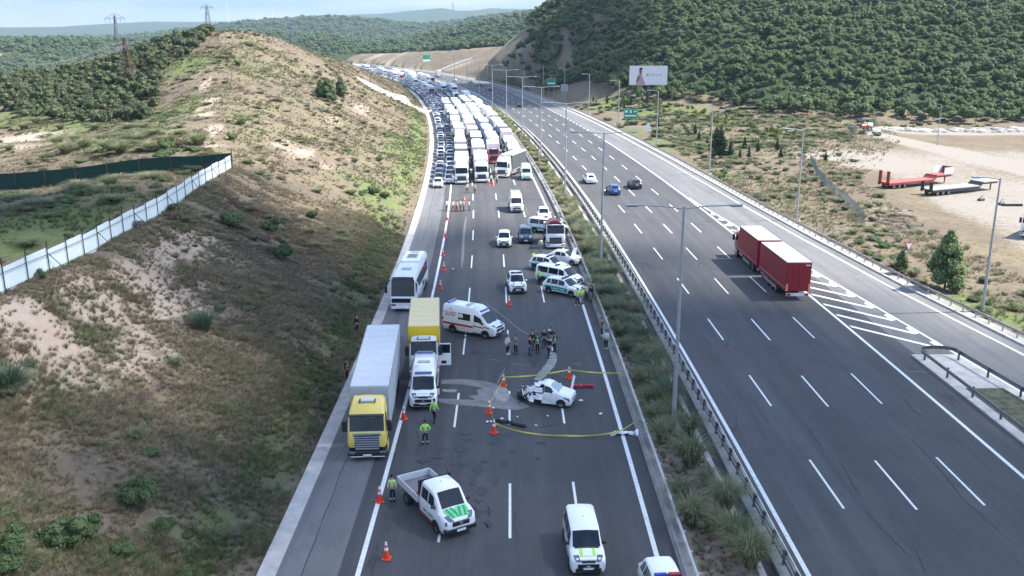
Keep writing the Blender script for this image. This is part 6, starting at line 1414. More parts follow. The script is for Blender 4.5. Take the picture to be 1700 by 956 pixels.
    mb.ball((0, -ln-.112, 1.665), .017, None, 6, 4, (1, 1.1, 1.6)); mb.box(-.025, .025, -ln-.108, -ln-.09, 1.625, 1.633, None); mb.mats = []; fc_ = mb.mesh('face')
    PM[pose] = (body, top, tr, ve, ha, sh_, fc_); return PM[pose]
SKN = mat('skin', (.42, .25, .18), rough=.55, var=.05)
def fabric(n, c): return mat('cloth_'+n, c, rough=.9, var=.12, scale=12)
CL = dict(black=fabric('black', (.012, .012, .016)), navy=fabric('navy', (.02, .03, .07)), white=fabric('white', (.62, .62, .62)), lime=fabric('hi_vis_lime', (.42, .80, .10)), green=fabric('hi_vis_green', (.10, .72, .16)),
          yellow=fabric('pale_yellow', (.62, .70, .30)), grey=fabric('grey', (.22, .22, .24)), blue=fabric('blue_jeans', (.03, .06, .20)), red=fabric('dark_red', (.25, .02, .03)), cream=fabric('cream', (.6, .62, .5)), brown=fabric('brown', (.12, .08, .06)))
def with_mat(me, m):
    k = (me.name, m.name)
    if k not in WM: c = me.copy(); c.materials.clear(); c.materials.append(m); WM[k] = c
    return WM[k]
WM = {}
def person(x, y, face, pose, top, legs, label, vest=None, hair='black', shoes='black', h=1.76, z=0., group=None, bands=False, cap=None):
    bd, tp, tr, ve, ha, sh_, fc_ = person_meshes(pose); r = thing('person', label, 'person', (x, y, z), face, group); r.scale = (h/1.82,)*3
    def ad(nm, me, m): o = bpy.data.objects.new(nm, with_mat(me, m)); COL.objects.link(o); o.parent = r; return o
    b = ad('body', bd, SKN); ad('face', fc_, fabric('face_detail', (.20, .10, .07))); ad('jacket', tp, CL[top]); ad('trousers', tr, CL[legs]); ad('hair' if not cap else 'cap', ha, CL[cap or hair]); ad('shoes', sh_, CL[shoes])
    if vest:
        v = ad('vest', ve, CL[vest])
        mb = MB(); m_ = mat('reflective_band', (.6, .62, .62), rough=.4); mb.cyl((0, -.01, 1.10), (0, -.01, 1.14), 1, 1, 14, m_, False); mb.cyl((0, -.01, 1.24), (0, -.01, 1.28), 1, 1, 14, m_, False)
        mb.v = [(a*.178, (c+.01)*.150-.01, d) for a, c, d in mb.v]; mb.build('reflective_band', r)
    if bands:
        mb = MB(); p = POSES[pose]
        for A in (p['la'], p['ra']): k, a, t = [Vector(q) for q in A]; d = a-k; q0 = k+d*.62; q1 = k+d*.80; mb.cyl(q0, q1, .068, .066, 10, mat('reflective_band', (.6, .62, .62), rough=.4), False)
        mb.build('trouser_band', r)
    return r
# ================================================================== PLACING
def put_front(o, x, y, L_, rot, z=0.): o.rotation_euler = (0, 0, rot); o.location = (x-math.sin(rot)*L_/2, y+math.cos(rot)*L_/2, z); return o
def put_c(o, x, y, rot, z=0.): o.rotation_euler = (0, 0, rot); o.location = (x, y, z); return o
YEL = paint('cream_yellow_paint', (.80, .60, .14)); GREYT = mat('grey_tarpaulin', (.42, .44, .47), rough=.55, var=.06, dirt=.2); ROOFG = mat('pale_grey_roof_sheet', (.52, .54, .56), rough=.5, var=.08, dirt=.15)
YBOX = mat('yellow_box_side', (.75, .50, .02), rough=.4, var=.04); YROOF = mat('faded_yellow_roof', (.72, .56, .28), rough=.5, var=.06, dirt=.1)
WROOF = mat('white_roof_sheet', (.70, .70, .68), rough=.5, var=.06, dirt=.12); WBOX = mat('white_box_side', (.66, .66, .66), rough=.45, var=.05, dirt=.15)
# 1 yellow tractor with grey curtain trailer
o = semi('yellow articulated lorry with long pale grey trailer standing on the hard shoulder', YEL, GREYT, ROOFG, L_=16.0); put_front(o, -9.12, 54.1, 16.0, .062); SEMI = o
# 2 yellow box truck
o = box_truck('yellow box truck with white cab and its door swung open behind the ambulance', white(), YBOX, YROOF, L_=10.4, open_door=True); put_front(o, -6.85, 68.5, 10.4, .075)
# 3,4 ambulances
o = ambulance('white ambulance facing the camera, parked in front of the yellow box truck'); put_front(o, -6.35, 62.2, 5.6, .055); AMB = o
o2 = dup(AMB, label='white ambulance with red side stripe standing across the lanes beside the yellow truck'); put_c(o2, -3.45, 80.4, math.radians(59))
# 5 coach
o = coach('white coach with large dark windscreen stopped on the hard shoulder behind the lorries', 11.6); put_front(o, -10.55, 86.7, 11.6, -.02); COACH = o
# 6 crew cab pickup
def dropside(label):
    r = thing('dropside_pickup', label, 'pickup truck'); wp = white(); C = CARS['van']; y0 = -2.95
    st = [(y0, .45, .85, .95, .74, .55, .01), (y0+.07, .34, 1.0, 1.10, .90, .74), (y0+.30, .30, 1.12, 1.24, 1.01, .86), (y0+.80, .28, 1.26, 1.38, 1.02, .84), (y0+.86, .28, 1.27, 1.41, 1.02, .83), (y0+1.52, .28, 1.32, 2.12, 1.02, .79), (y0+1.8, .28, 1.34, 2.24, 1.02, .80), (y0+2.9, .28, 1.34, 2.26, 1.02, .80), (y0+3.05, .3, 1.34, 2.18, 1.0, .80), (y0+3.1, .4, 1.3, 2.0, .98, .8, .0)]
    lf = Loft(st); lf.body(wp).build('cab', r, 38)
    mb = MB(); lf.patch(mb, 'top', y0+.87, y0+1.51, -.97, .97, glass(), off=.014); mb.build('windscreen', r, 30)
    for sg in (-1, 1):
        for a, b, s0 in ((y0+1.10, y0+2.0, .42), (y0+2.1, y0+2.85, 0)): mb = MB(); lf.patch(mb, 'win', a, b, .07, .80, glass(), side=sg, slant=(s0, 0)); mb.build('window', r)
        mb = MB(); lf.patch(mb, 'side', y0+2.04, y0+2.06, .2, 1, black(), side=sg, off=.005); lf.patch(mb, 'side', y0+1.2, y0+3.0, .0, .22, black(), side=sg, off=.01); lf.patch(mb, 'side', y0+1.3, y0+2.9, .34, .40, REDS(), side=sg, off=.008); mb.build('side_trim', r)
        mb = MB(); lf.patch(mb, 'side', y0+1.35, y0+1.95, .56, .66, GREEN(), side=sg, off=.009); lf.patch(mb, 'side', y0+2.15, y0+2.5, .56, .66, GREEN(), side=sg, off=.009); mb.build('side_mark', r)
        mb = MB(); a, b = sorted((sg*.55, sg*.90)); mb.hexa([(a, y0-.0, .86), (b, y0+.10, .86), (b, y0+.4, .86), (a, y0+.4, .86)], [(a, y0+.02, 1.04), (b, y0+.16, 1.06), (b, y0+.5, 1.06), (a, y0+.4, 1.04)], lampm()); mb.build('headlight', r)
        mb = MB(); lf.patch(mb, 'top', y0+.03, y0+.34, sg*.72, sg*1.14, lampm(), off=.016); mb.build('headlight_lens', r)
        mirror(r, sg*1.0, y0+1.2, 1.50, sg, black())
    mb = MB(); mb.box(-.52, .52, y0-.04, y0+.1, .72, 1.0, black(), .04); gr = mb.build('grille', r); mb = MB(); mb.cyl((0, y0-.07, .88), (0, y0-.03, .88), .11, .11, 12, chrome()); mb.build('badge', gr)
    mb = MB(); mb.box(-.96, .96, y0-.03, y0+.4, .34, .66, black(), .07); bp_ = mb.build('bumper', r); mb = MB(); mb.box(-.26, .26, y0-.065, y0-.03, .42, .54, platem()); mb.build('number_plate', bp_)
    # green chevrons on the bonnet
    mb = MB(); g1, g2 = GREEN(), mat('pale_green_stripe', (.16, .60, .26), rough=.4); ya, yb_ = y0+.12, y0+.79
    N_ = 9
    for i in range(N_):
        t0, t1 = -.92+1.84*i/N_, -.92+1.84*(i+1)/N_; sk = .10 if (t0+t1) < 0 else -.10
        V = []
        for y, k in ((ya, -1), ((ya+yb_)/2, 0), (yb_, 1)):
            for t in (t0+sk*k*-1, t1+sk*k*-1): p = lf.P('top', y, max(-.97, min(.97, t))); V.append((p.x, p.y-.01, p.z+.034))
        mb.add(V, [(0, 1, 3, 2), (2, 3, 5, 4)], g1 if i % 2 else g2)
    mb.build('bonnet_chevrons', r)
    # bed
    b0, b1 = y0+3.2, y0+5.95; al = mat('dropside_alloy', (.62, .63, .64), rough=.45, var=.08, dirt=.2)
    mb = MB(); mb.box(-1.04, 1.04, b0, b1, .82, .90, mat('bed_floor', (.18, .18, .19), rough=.8)); mb.box(-.4, .4, y0+2.6, b1-.1, .55, .82, black()); mb.build('bed', r)
    for nm, a in (('dropside', (-1.06, -1.0, b0, b1)), ('dropside', (1.0, 1.06, b0, b1)), ('tailboard', (-1.0, 1.0, b1-.06, b1)), ('headboard', (-1.0, 1.0, b0, b0+.06))):
        mb = MB(); mb.box(*a, .90, 1.32, al, .015); 
        for k in range(1, 3): 
            zz = .9+.14*k
            if nm == 'dropside': sx = -1 if a[0] < 0 else 1; mb.box(*sorted((sx*1.06, sx*1.07)), a[2]+.05, a[3]-.05, zz, zz+.02, mat('alloy_groove', (.3, .3, .32)))
        mb.build(nm, r)
    mb = MB(); mb.box(-1.0, 1.0, b0-.08, b0-.02, 1.3, 2.22, black()); fr = mb.build('rear_window_guard', r)
    mb = MB(); mb.cyl((.82, b0-.05, 2.2), (.82, b0-.05, 2.62), .02, .02, 6, black()); mb.cyl((.82, b0-.05, 2.58), (.82, b0-.05, 2.66), .07, .09, 8, REDS()); mb.cyl((.82, b0-.05, 2.66), (.82, b0-.05, 2.76), .07, .05, 8, lampm()); mb.build('beacon', r)
    mb = MB()
    for sg in (-1, 1):
        for y in (y0+1.02, ): arch(mb, sg*1.025, y, .38, sg)
        mb.box(*sorted((sg*.55, sg*1.02)), y0+4.3, y0+5.3, .74, .80, black())
    mb.build('wheel_arches', r)
    for sg in (-1, 1): wheel(r, sg*.93, y0+1.02, .37, .22); wheel(r, sg*.90, y0+4.78, .37, .30)
    mb = MB(); mb.cyl((.0, y0+2.3, 2.28), (.0, y0+2.34, 2.36), .02, .01, 5, black()); mb.build('aerial', r)
    return r
o = dropside('white crew cab dropside pickup with green chevrons on its bonnet, parked askew'); put_front(o, -2.72, 44.85, 5.9, math.radians(31)); PK = o
# load on the bed: a sitting-up sack and a rolled tarp
def onbed(dx, dy, z=0.): a = math.radians(31); return (o.location.x+dx*math.cos(a)-dy*math.sin(a), o.location.y+dx*math.sin(a)+dy*math.cos(a), z)
t = thing('sandbag_pile', 'beige sack and orange bundle lying in the bed of the dropside pickup', 'sacks', onbed(.1, 1.0, .90), .3); 
mb = MB(); mb.ball((0, 0, .25), .36, mat('beige_sack', (.48, .33, .20), rough=.9, var=.15), 9, 6, (1.1, .9, .75)); mb.build('sack', t, 40); mb = MB(); mb.ball((-.35, -.55, .18), .3, mat('orange_sheet', (.62, .20, .03), rough=.8), 8, 5, (1.3, .7, .6)); mb.build('sack', t, 40)
t = thing('red_bundle', 'dark red bundle stowed at the front corner of the pickup bed', 'bundle', onbed(-.65, .55, .90), .2); mb = MB(); mb.box(-.3, .3, -.25, .25, 0, .35, mat('dark_red_cloth', (.22, .02, .02), rough=.8), .08); mb.build('bundle', t, 40)
# 7 white minivan with lime stripes
o, lf = car('minivan', 'white minivan with two lime stripes on its bonnet at the bottom of the road', 'minivan', 'minivan', white())
for x0 in (-.62, .36):
    mb = MB(); lf.patch(mb, 'top', -1.92, -1.30, x0, x0+.24, LIME(), off=.010); mb.build('bonnet_stripe', o)
mb = MB(); mb.cyl((.0, .6, 1.83), (.0, .62, 1.90), .018, .01, 5, black()); mb.build('aerial', o)
put_front(o, 3.80, 41.0, 4.34, .045); MINIV = o
# 8 police car at the bottom edge
o, lf = car('suv', 'white police car with blue and red light bar cut off by the bottom edge', 'police car', 'police_car', white()); light_bar(o, -.10, 1.71, 1.25); 
for sg in (-1, 1): mb = MB(); lf.patch(mb, 'side', -1.0, 1.1, .45, .75, TEAL(), side=sg, off=.006); mb.build('door_stripe', o)
put_c(o, 7.25, 38.55, .09); POL = o
# 9 police sedan in the lane
SILV = paint('silver_paint', (.55, .57, .58))
o, lf = car('suv', 'silver white police car with red roof light facing the camera next to a cone', 'police car', 'police_car', paint('pearl_white_paint', (.70, .72, .70))); light_bar(o, .05, 1.72, 1.15, (.5, .02, .03), (.6, .10, .08))
for x0 in (-.70, .52): mb = MB(); lf.patch(mb, 'top', -1.95, -1.18, x0, x0+.16, mat('grey_stripe', (.22, .25, .24)), off=.010); mb.build('bonnet_stripe', o)
put_front(o, .66, 93.0, 4.6, .09)
# 10-12
o, lf = car('suv', 'white off-roader with dark roof cover in the lane left of the dark blue van', 'car', 'off_roader', white()); put_front(o, -1.0, 114.6, 4.6, .0)
o, lf = car('minivan', 'dark blue van facing the camera beside the white off-roader', 'van', 'delivery_van', paint('dark_blue_paint', (.02, .05, .09))); put_front(o, 1.8, 116.9, 4.34, .02)
o, lf = car('van', 'white panel van with roof rack alone in the open lanes before the jam', 'van', 'panel_van', white()); 
mb = MB(); gm3 = mat('rack_metal', (.35, .33, .32), rough=.5, metal=.4)
for x in (-.7, 0, .7): mb.cyl((x, -.3, 2.75), (x, 2.6, 2.75), .03, .03, 5, gm3)
for y in (-.3, .6, 1.6, 2.6): mb.cyl((-.75, y, 2.75), (.75, y, 2.75), .03, .03, 5, gm3); mb.cyl((-.75, y, 2.5), (-.75, y, 2.75), .03, .03, 5, gm3); mb.cyl((.75, y, 2.5), (.75, y, 2.75), .03, .03, 5, gm3)
mb.build('roof_rack', o); put_front(o, .75, 138.3, 5.6, .06); PV = o
# 13-16 police group at the rail
def polsuv(label, kind='suv', long_=1.):
    o, lf = car(kind, label, 'police car', 'police_car', paint('pearl_white_paint', (.70, .72, .70)), side_glass=None if kind == 'suv' else [(-1.72, -.70, .40, 0), (-.55, .55, 0, 0), (.62, 1.6, 0, 0), (1.67, 2.5, 0, 0)]); light_bar(o, -.1 if kind == 'suv' else -.7, 1.70 if kind == 'suv' else 2.5, 1.15, (.03, .06, .35), (.10, .10, .25))
    for x0 in (-.80, .56): mb = MB(); lf.patch(mb, 'top', -1.95, -1.18, x0, x0+.22, TEAL(), off=.010); mb.build('bonnet_stripe', o)
    for sg in (-1, 1):
        mb = MB(); lf.patch(mb, 'side', 1.0, 1.9, .55, .80, TEAL(), side=sg, off=.009); mb.build('wing_stripe', o)
        mb = MB(); lf.patch(mb, 'side', -.95, .12, .42, .82, TEAL(), side=sg, off=.009); lf.patch(mb, 'side', .18, .95, .42, .82, TEAL(), side=sg, off=.009); mb.build('door_stripe', o)
        mb = MB(); lf.patch(mb, 'side', -.6, -.1, .56, .64, white(), side=sg, off=.014); lf.patch(mb, 'side', .3, .8, .56, .64, white(), side=sg, off=.014); mb.build('door_lettering', o)
    return o
o = polsuv('white police off-roader with teal door stripe, nearest of the row angled at the rail'); put_c(o, 5.45, 93.5, math.radians(53)); PS = o
CARS['minibus'] = dict(L=5.3, W=1.92, r=.36, st=[(-2.65, .36, .74, .82, .72, .55, .01), (-2.58, .28, .90, 1.0, .88, .72), (-2.35, .25, 1.0, 1.10, .95, .80), (-1.72, .24, 1.12, 1.24, .96, .78), (-1.66, .24, 1.13, 1.26, .96, .77), (-.95, .24, 1.16, 1.90, .96, .72), (-.5, .24, 1.18, 1.98, .96, .73), (2.35, .24, 1.18, 1.97, .96, .73), (2.58, .28, 1.18, 1.88, .94, .72), (2.65, .34, 1.1, 1.4, .9, .72, .01)], ws=(-1.67, -.97), rw=None, wins=[(-1.4, -.45, .38, 0), (-.35, .9, 0, 0), (1.0, 2.3, 0, 0)], wy=(-1.65, 1.6))
o, lf = car('minibus', 'white police minibus with dark side windows, second of the row angled at the rail', 'minibus', 'minibus', white()); light_bar(o, .3, 2.0, .7, (.2, .22, .25), (.2, .22, .25))
for sg in (-1, 1): mb = MB(); lf.patch(mb, 'side', -1.2, 2.3, .45, .68, TEAL(), side=sg, off=.009); mb.build('side_stripe', o)
put_c(o, 5.15, 97.4, math.radians(52)); MBUS = o
put_c(dup(PS, label='white police off-roader with teal stripe behind the minibus, third of the angled row'), 4.2, 103.3, math.radians(55))
o, lf = car('hatch', 'white car with raised bonnet at the rail, last of the angled police row', 'car', 'white_car', paint('pearl_white_paint', (.70, .72, .70)))
mb = MB(); mb.hexa([(-.62, -1.0, .98), (.62, -1.0, .98), (.62, -.98, .98), (-.62, -.98, .98)], [(-.58, -1.25, 1.85), (.58, -1.25, 1.85), (.58, -1.23, 1.87), (-.58, -1.23, 1.87)], white()); mb.build('raised_bonnet', o); put_c(o, 6.3, 107.0, math.radians(60))
# 17 white truck with red drum
r = thing('tanker_truck', 'white flat fronted truck with a dark red drum on its back beside the rail', 'truck'); y0 = -3.3
lorry_cab(r, white(), y0=y0, grille='plain', h=2.75, L_=1.9, wide=2.45); chassis(r, y0+1.6, 3.2, .8)
mb = MB(); mb.cyl((0, -.9, 2.1), (0, 2.4, 2.0), 1.1, 1.0, 20, mat('dark_red_drum', (.15, .008, .014), rough=.35)); mb.build('drum', r, 40)
mb = MB(); mb.box(-1.2, 1.2, 2.5, 3.25, .9, 2.3, white(), .05); mb.box(-1.2, 1.2, -1.2, 3.2, .9, 1.08, mat('grey_deck', (.3, .3, .3))); mb.cyl((-.9, 2.6, 2.3), (.4, 3.0, 2.9), .12, .12, 8, white()); mb.build('deck', r)
for y in (y0+1.1, 1.9):
    for sg in (-1, 1): wheel(r, sg*1.05, y, .48, .34)
put_front(r, 5.45, 114.0, 6.6, .02)
put_c(dup(MBUS, label='white minibus with dark side windows slewed across the lane behind the drum truck'), 4.9, 124.4, math.radians(62))
o, lf = car('suv', 'white car facing the camera behind the slewed minibus, next to the rail', 'car', 'white_car', white()); put_front(o, 4.6, 131.5, 4.6, .0); SUVW = o
# 20 green fronted van
o, lf = car('van', 'white van with pale green front parked at the right end of the jam front', 'van', 'panel_van', white(), grille=mat('pale_green_front', (.25, .55, .38), rough=.4))
mb = MB(); lf.patch(mb, 'top', -2.5, -2.0, -.95, .95, mat('pale_green_front', (.25, .55, .38)), off=.01); mb.build('bonnet_panel', o); put_front(o, 2.75, 170.3, 5.6, .05)
# jam front lorries
o = semi('white lorry with black grille, leftmost lorry of the jam front', white(), WBOX, WROOF, grille='plain', h=3.9); put_front(o, *road(165.6, 1.9)[:2], 16.3, rhead(166)); J1 = o
o = semi('white lorry, second from the left in the jam front', white(), WBOX, WROOF, grille='plain', h=3.7); put_front(o, *road(167.4, 5.5)[:2], 16.3, rhead(168)); J2 = o
o = semi('white tractor with grey rear curtain standing slantwise at the jam front', white(), mat('dark_grey_curtain', (.07, .075, .08), rough=.6), WROOF, grille='plain', h=3.85, L_=11.5); put_front(o, -2.0, 173.6, 11.5, -.32); J3 = o
o = box_truck('lorry with dull red front board behind the slanting tractor', paint('dull_red_paint', (.38, .05, .06)), WBOX, WROOF, L_=9.2, z1=4.0); put_front(o, *road(192.5, 8.7)[:2], 9.2, rhead(190)); J4 = o
RC = {}
def low(src, nm):
    """single mesh copy of a vehicle for the far queue"""
    vs = MB()
    for c in src.children_recursive:
        M = c.matrix_local if c.parent == src else c.parent.matrix_local @ c.matrix_local
        if c.name.startswith(('mirror', 'number', 'rim', 'roof_seams', 'roof_horn', 'lettering', 'crescent')): continue
        me = c.data
        for p in me.polygons: pass
        o_ = len(vs.v); vs.v += [tuple(M @ v.co) for v in me.vertices]
        for p in me.polygons: vs.f.append(tuple(i+o_ for i in p.vertices)); vs.m.append(vs.mi(c.material_slots[p.material_index].material))
    me = vs.mesh(nm, 38); return me
bpy.context.view_layer.update()
cols = {'white': (.74, .75, .76), 'silver': (.45, .46, .48), 'grey': (.14, .145, .15), 'black': (.02, .02, .024), 'blue': (.03, .06, .20), 'red': (.35, .02, .03), 'beige': (.42, .36, .27)}
PROT = {}
for kd in ('sedan', 'suv', 'hatch'):
    for cn in ('white', 'silver', 'grey', 'black', 'blue', 'red'):
        if kd == 'sedan' or cn != 'x':
            pm_ = paint(cn+'_paint' if cn != 'white' else 'white_paint', cols[cn]); q_, lf = car(kd, 'x', 'car', 'queued_car', pm_); PROT[kd, cn] = q_
bpy.context.view_layer.update(); LOWM = {k: low(v, 'car_'+k[1]) for k, v in PROT.items()}
used = set(); rj = random.Random(11)
ccount = 0
def queued(kd, cn, s, q, lb, grp, face=0):
    global ccount
    src = PROT[kd, cn]
    if (kd, cn) in used: o = dup(src, label=lb, group=grp)
    else: o = src; used.add((kd, cn)); o['label'] = lb; o['group'] = grp
    x, y, _ = road(s, q); put_c(o, x, y, rhead(s)+face+rj.uniform(-.04, .04)); ccount += 1; return o
def ORD(n): return ('zeroth first second third fourth fifth sixth seventh eighth ninth tenth eleventh twelfth thirteenth fourteenth fifteenth sixteenth seventeenth eighteenth nineteenth twentieth'.split()+['twenty-'+w for w in 'first second third fourth fifth sixth seventh eighth ninth'.split()]+['thirtieth']+['thirty-'+w for w in 'first second third fourth fifth sixth seventh eighth ninth'.split()])[n]
x_, y_ = -12.55, 163.7; first = True
pick = lambda: (rj.choice(['sedan', 'sedan', 'suv', 'hatch']), rj.choice(['white', 'white', 'white', 'silver', 'grey', 'black', 'blue', 'grey', 'silver']))
seqA = [('sedan', 'white'), ('hatch', 'grey'), ('sedan', 'blue'), ('suv', 'grey'), ('sedan', 'white'), ('sedan', 'black'), ('sedan', 'grey'), ('hatch', 'white'), ('suv', 'white'), ('sedan', 'blue'), ('sedan', 'silver')]
s = 164.0; i = 0
while s < 345:
    kd, cn = seqA[i] if i < len(seqA) else pick(); lb = 'white saloon car at the very front of the hard shoulder queue' if i == 0 else '%s car, %s from the front of the outer hard shoulder column' % (cn, ORD(i+1))
    o = queued(kd, cn, s, -2.25+rj.uniform(-.08, .08), lb, None if i == 0 else 'cars queued on the hard shoulder, outer column'); s += 5.35+rj.uniform(0, .7); i += 1
s = 168.5; i = 0
while s < 345:
    kd, cn = pick() if i > 1 else ('sedan', 'white'); queued(kd, cn, s, -.30+rj.uniform(-.05, .05), '%s car, %s in the inner column between shoulder queue and lorries' % (cn, ORD(i+1)), 'cars queued beside the lorries, inner column'); s += 5.4+rj.uniform(0, .8); i += 1
# lorries filling the lanes
for m_ in (('blue_cab_paint', (.04, .10, .30)), ('red_cab_paint', (.42, .03, .04))): paint(*m_)
semis = [J1, J2]; 
Jr = semi('lorry with bright red cab standing behind the second lorry of the jam front', MATS['red_cab_paint'], WBOX, WROOF, grille='plain'); put_front(Jr, *road(186.2, 5.5)[:2], 16.3, rhead(194))
Jb = coach('white coach queued among the lorries in the jam', 11.8)
put_front(Jb, *road(203.5, 13.0)[:2], 11.8, rhead(210)); Jb['label'] = 'white coach at the rail side of the jam, roof hatches showing'
lanes = {1.9: 184.5, 5.5: 204.8, 9.2: 204.0, 13.0: 190.4}
o = dup(Jb, label='white coach directly behind the green fronted van at the rail'); put_front(o, *road(189.5, 13.0)[:2], 11.8, rhead(196)); lanes[13.0] = 217.5
nj = 0
VARY = [None, None, {'white_roof_sheet': mat('cream_roof_sheet', (.60, .56, .46), var=.12, dirt=.3)}, {'white_roof_sheet': mat('grey_roof_sheet', (.36, .37, .39), var=.15, dirt=.4), 'white_box_side': mat('grey_box_side', (.30, .32, .35))}, {'white_roof_sheet': mat('dirty_white_roof', (.52, .52, .50), var=.2, dirt=.6)}, {'white_roof_sheet': mat('blue_grey_roof', (.34, .40, .48), var=.12), 'white_box_side': mat('blue_box_side', (.06, .12, .30))}]
for q_, s0 in lanes.items():
    s = s0; kq = 0
    while s < 338:
        rr_ = rj.random()
        if rr_ < .68: src, L_, lb, gp = rj.choice([J1, J2, J2]), 16.3, 'white lorry', 'white lorries packed in the jam'
        elif rr_ < .80: src, L_, lb, gp = Jb, 11.8, 'white coach', 'coaches packed in the jam'
        elif rr_ < .92: src, L_, lb, gp = J4, 9.2, 'red fronted box lorry', 'red fronted box lorries in the jam'
        else: src, L_, lb, gp = Jr, 16.3, 'lorry with bright red cab', 'red cab lorries in the jam'
        kq += 1; o = dup(src, label='%s, %s behind the front in the %s lane' % (lb, ORD(kq), {1.9: 'left', 5.5: 'second', 9.2: 'third', 13.0: 'rail side'}[q_]), group=gp, recolor=rj.choice(VARY) if lb != 'white coach' else None); put_front(o, *road(s, q_+rj.uniform(-.28, .28))[:2], L_, rhead(s+L_/2)+rj.uniform(-.016, .016)); s += L_+2.2+rj.uniform(0, 3.2); nj += 1
bpy.context.view_layer.update()
LOWL = {'white lorry': (low(J1, 'lorry_white'), 16.3), 'red lorry': (low(Jr, 'lorry_red'), 16.3), 'coach': (low(Jb, 'coach_low'), 11.8), 'box lorry': (low(J4, 'box_lorry_low'), 9.2)}
far = 0
for q_ in (-2.3, -.35, 2.0, 5.6, 9.3, 13.0):
    s = 347+rj.uniform(0, 4)
    while s < 820:
        if far > 225 and s > 640: break
        if q_ > 0 and rj.random() < (.16 if s < 520 else .42):
            k = rj.choice(['white lorry', 'white lorry', 'coach', 'box lorry', 'white lorry']); me, L_ = LOWL[k]; x, y, _ = road(s+L_/2, q_); o = bpy.data.objects.new('queued_lorry' if k != 'coach' else 'queued_coach', me); COL.objects.link(o); put_c(o, x, y, rhead(s+L_/2)); tag(o, 'distant %s in the far queue round the bend' % k, 'lorry' if k != 'coach' else 'bus', 'distant %s group of the far queue' % k); s += L_+2.5
        else:
            kd, cn = pick(); me = LOWM[kd, cn]; x, y, _ = road(s+2.3, q_); o = bpy.data.objects.new('queued_car', me); COL.objects.link(o); put_c(o, x, y, rhead(s+2.3)+rj.uniform(-.03, .03)); tag(o, 'distant %s car in the far queue round the bend' % cn, 'car', 'distant %s cars of the far queue' % cn); s += 6.6+rj.uniform(0, 2.2); far += 1
# ---- flowing carriageway
def rear_car(u, v, kd, cn, lb, q=None):
    x, y = g(u, v); o = queued(kd, cn, 200, 10, lb, None, 0); s_, q_ = xy2sq(x, y); put_c(o, x, y+2.3, PI+rhead(s_)+.03); return o
del used; used = set()
def queued(kd, cn, s, q, lb, grp, face=0):
    o = dup(PROT[kd, cn], label=lb, group=grp)
    if not grp and 'group' in o: del o['group']
    return o
rear_car(980, 306, 'suv', 'white', 'white car driving away in the left lane of the flowing carriageway')
rear_car(1020, 325, 'suv', 'blue', 'dark blue car driving away beside the twin lamp post')
rear_car(1056, 315, 'suv', 'black', 'dark car driving away, rightmost of the three near the lamp post')
rear_car(863, 178, 'sedan', 'black', 'lone dark car further up the flowing carriageway')
for u, v, cn in ((812, 151, 'black'), (796, 143, 'blue'), (781, 138, 'grey'), (755, 135, 'silver')): rear_car(u, v, 'hatch', cn, '%s car far up the flowing carriageway in the cloud shade' % cn)
o = dup(J4, label='tan box lorry driving away at the far bend of the flowing carriageway'); x, y = g(728, 128); put_c(o, x, y, PI+.25)
if 'group' in o: del o['group']
# drop prototypes that were never placed
for k, v in PROT.items():
    if v.location.length < .01:
        for c in list(v.children_recursive): bpy.data.objects.remove(c)
        bpy.data.objects.remove(v)
# ---- red lorry with drawbar trailer
RED = mat('red_curtain', (.24, .006, .016), rough=.5, var=.06); RC_ = thing('drawbar_lorry', 'deep red curtain sided lorry and trailer with white roofs driving away', 'lorry'); r = RC_
y0 = -10.2; lorry_cab(r, paint('deep_red_paint', (.20, .004, .013)), y0=y0, grille='plain', h=3.2, L_=1.9); chassis(r, y0+1.7, y0+9.5); chassis(r, y0+10.9, 9.8)
WR = mat('bright_white_roof', (.74, .76, .76), rough=.4, var=.03)
trailer_box(r, y0+2.15, y0+10.0, RED, WR, z0=.95, ribs=False); trailer_box(r, y0+11.0, 10.2, RED, WR, z0=.95, rear=RED, ribs=False)
for a, b in ((y0+2.2, y0+9.9), (y0+11.1, 10.1)):
    mb = MB()
    for sg in (-1, 1):
        mb.box(*sorted((sg*1.272, sg*1.285)), a, b, 1.28, 1.33, mat('pale_seam', (.5, .35, .35))); mb.box(*sorted((sg*1.27, sg*1.30)), a, b, 3.80, 3.93, mat('dark_red_rail', (.12, .01, .015)));
        mb.box(*sorted((sg*1.05, sg*1.24)), a+2, b-3.0, .42, .72, mat('side_guard', (.28, .29, .3), rough=.5, metal=.4))
        for i in range(1, 9): y = a+(b-a)*i/9; mb.box(*sorted((sg*1.27, sg*1.278)), y-.012, y+.012, 1.35, 3.8, mat('dark_red_rail', (.12, .01, .015)))
    mb.build('side_rails', r)
mb = MB(); mb.box(-1.15, 1.15, 10.18, 10.28, .48, .80, mat('bumper_bar_white', (.6, .6, .6), rough=.5), .02); bp_ = mb.build('rear_bumper', r)
for sg in (-1, 1):
    mb = MB(); mb.box(*sorted((sg*.72, sg*1.08)), 10.27, 10.31, .54, .76, redl()); mb.build('tail_light', bp_)
    mb = MB(); mb.box(*sorted((sg*1.02, sg*1.24)), 10.22, 10.27, 1.0, 1.75, mat('orange_marker', (.75, .25, .12), rough=.4)); mb.build('marker_board', r)
mb = MB(); mb.box(-.35, .35, 10.28, 10.30, .56, .70, platem()); mb.build('number_plate', bp_)
mb = MB(); mb.box(-1.1, -.65, 10.23, 10.25, 3.62, 3.72, white()); mb.build('rear_mark', r)
mb = MB(); mb.box(-.06, .06, y0+10.0, y0+11.2, .70, .82, black()); mb.build('drawbar', r)
for y in (y0+1.2, y0+6.9, y0+8.2, 10.2-4.6, 10.2-3.3, 10.2-6.0):
    for sg in (-1, 1): wheel(r, sg*1.06, y, .48, .34)
put_c(r, 28.55, 90.8+10.2, PI+.025)
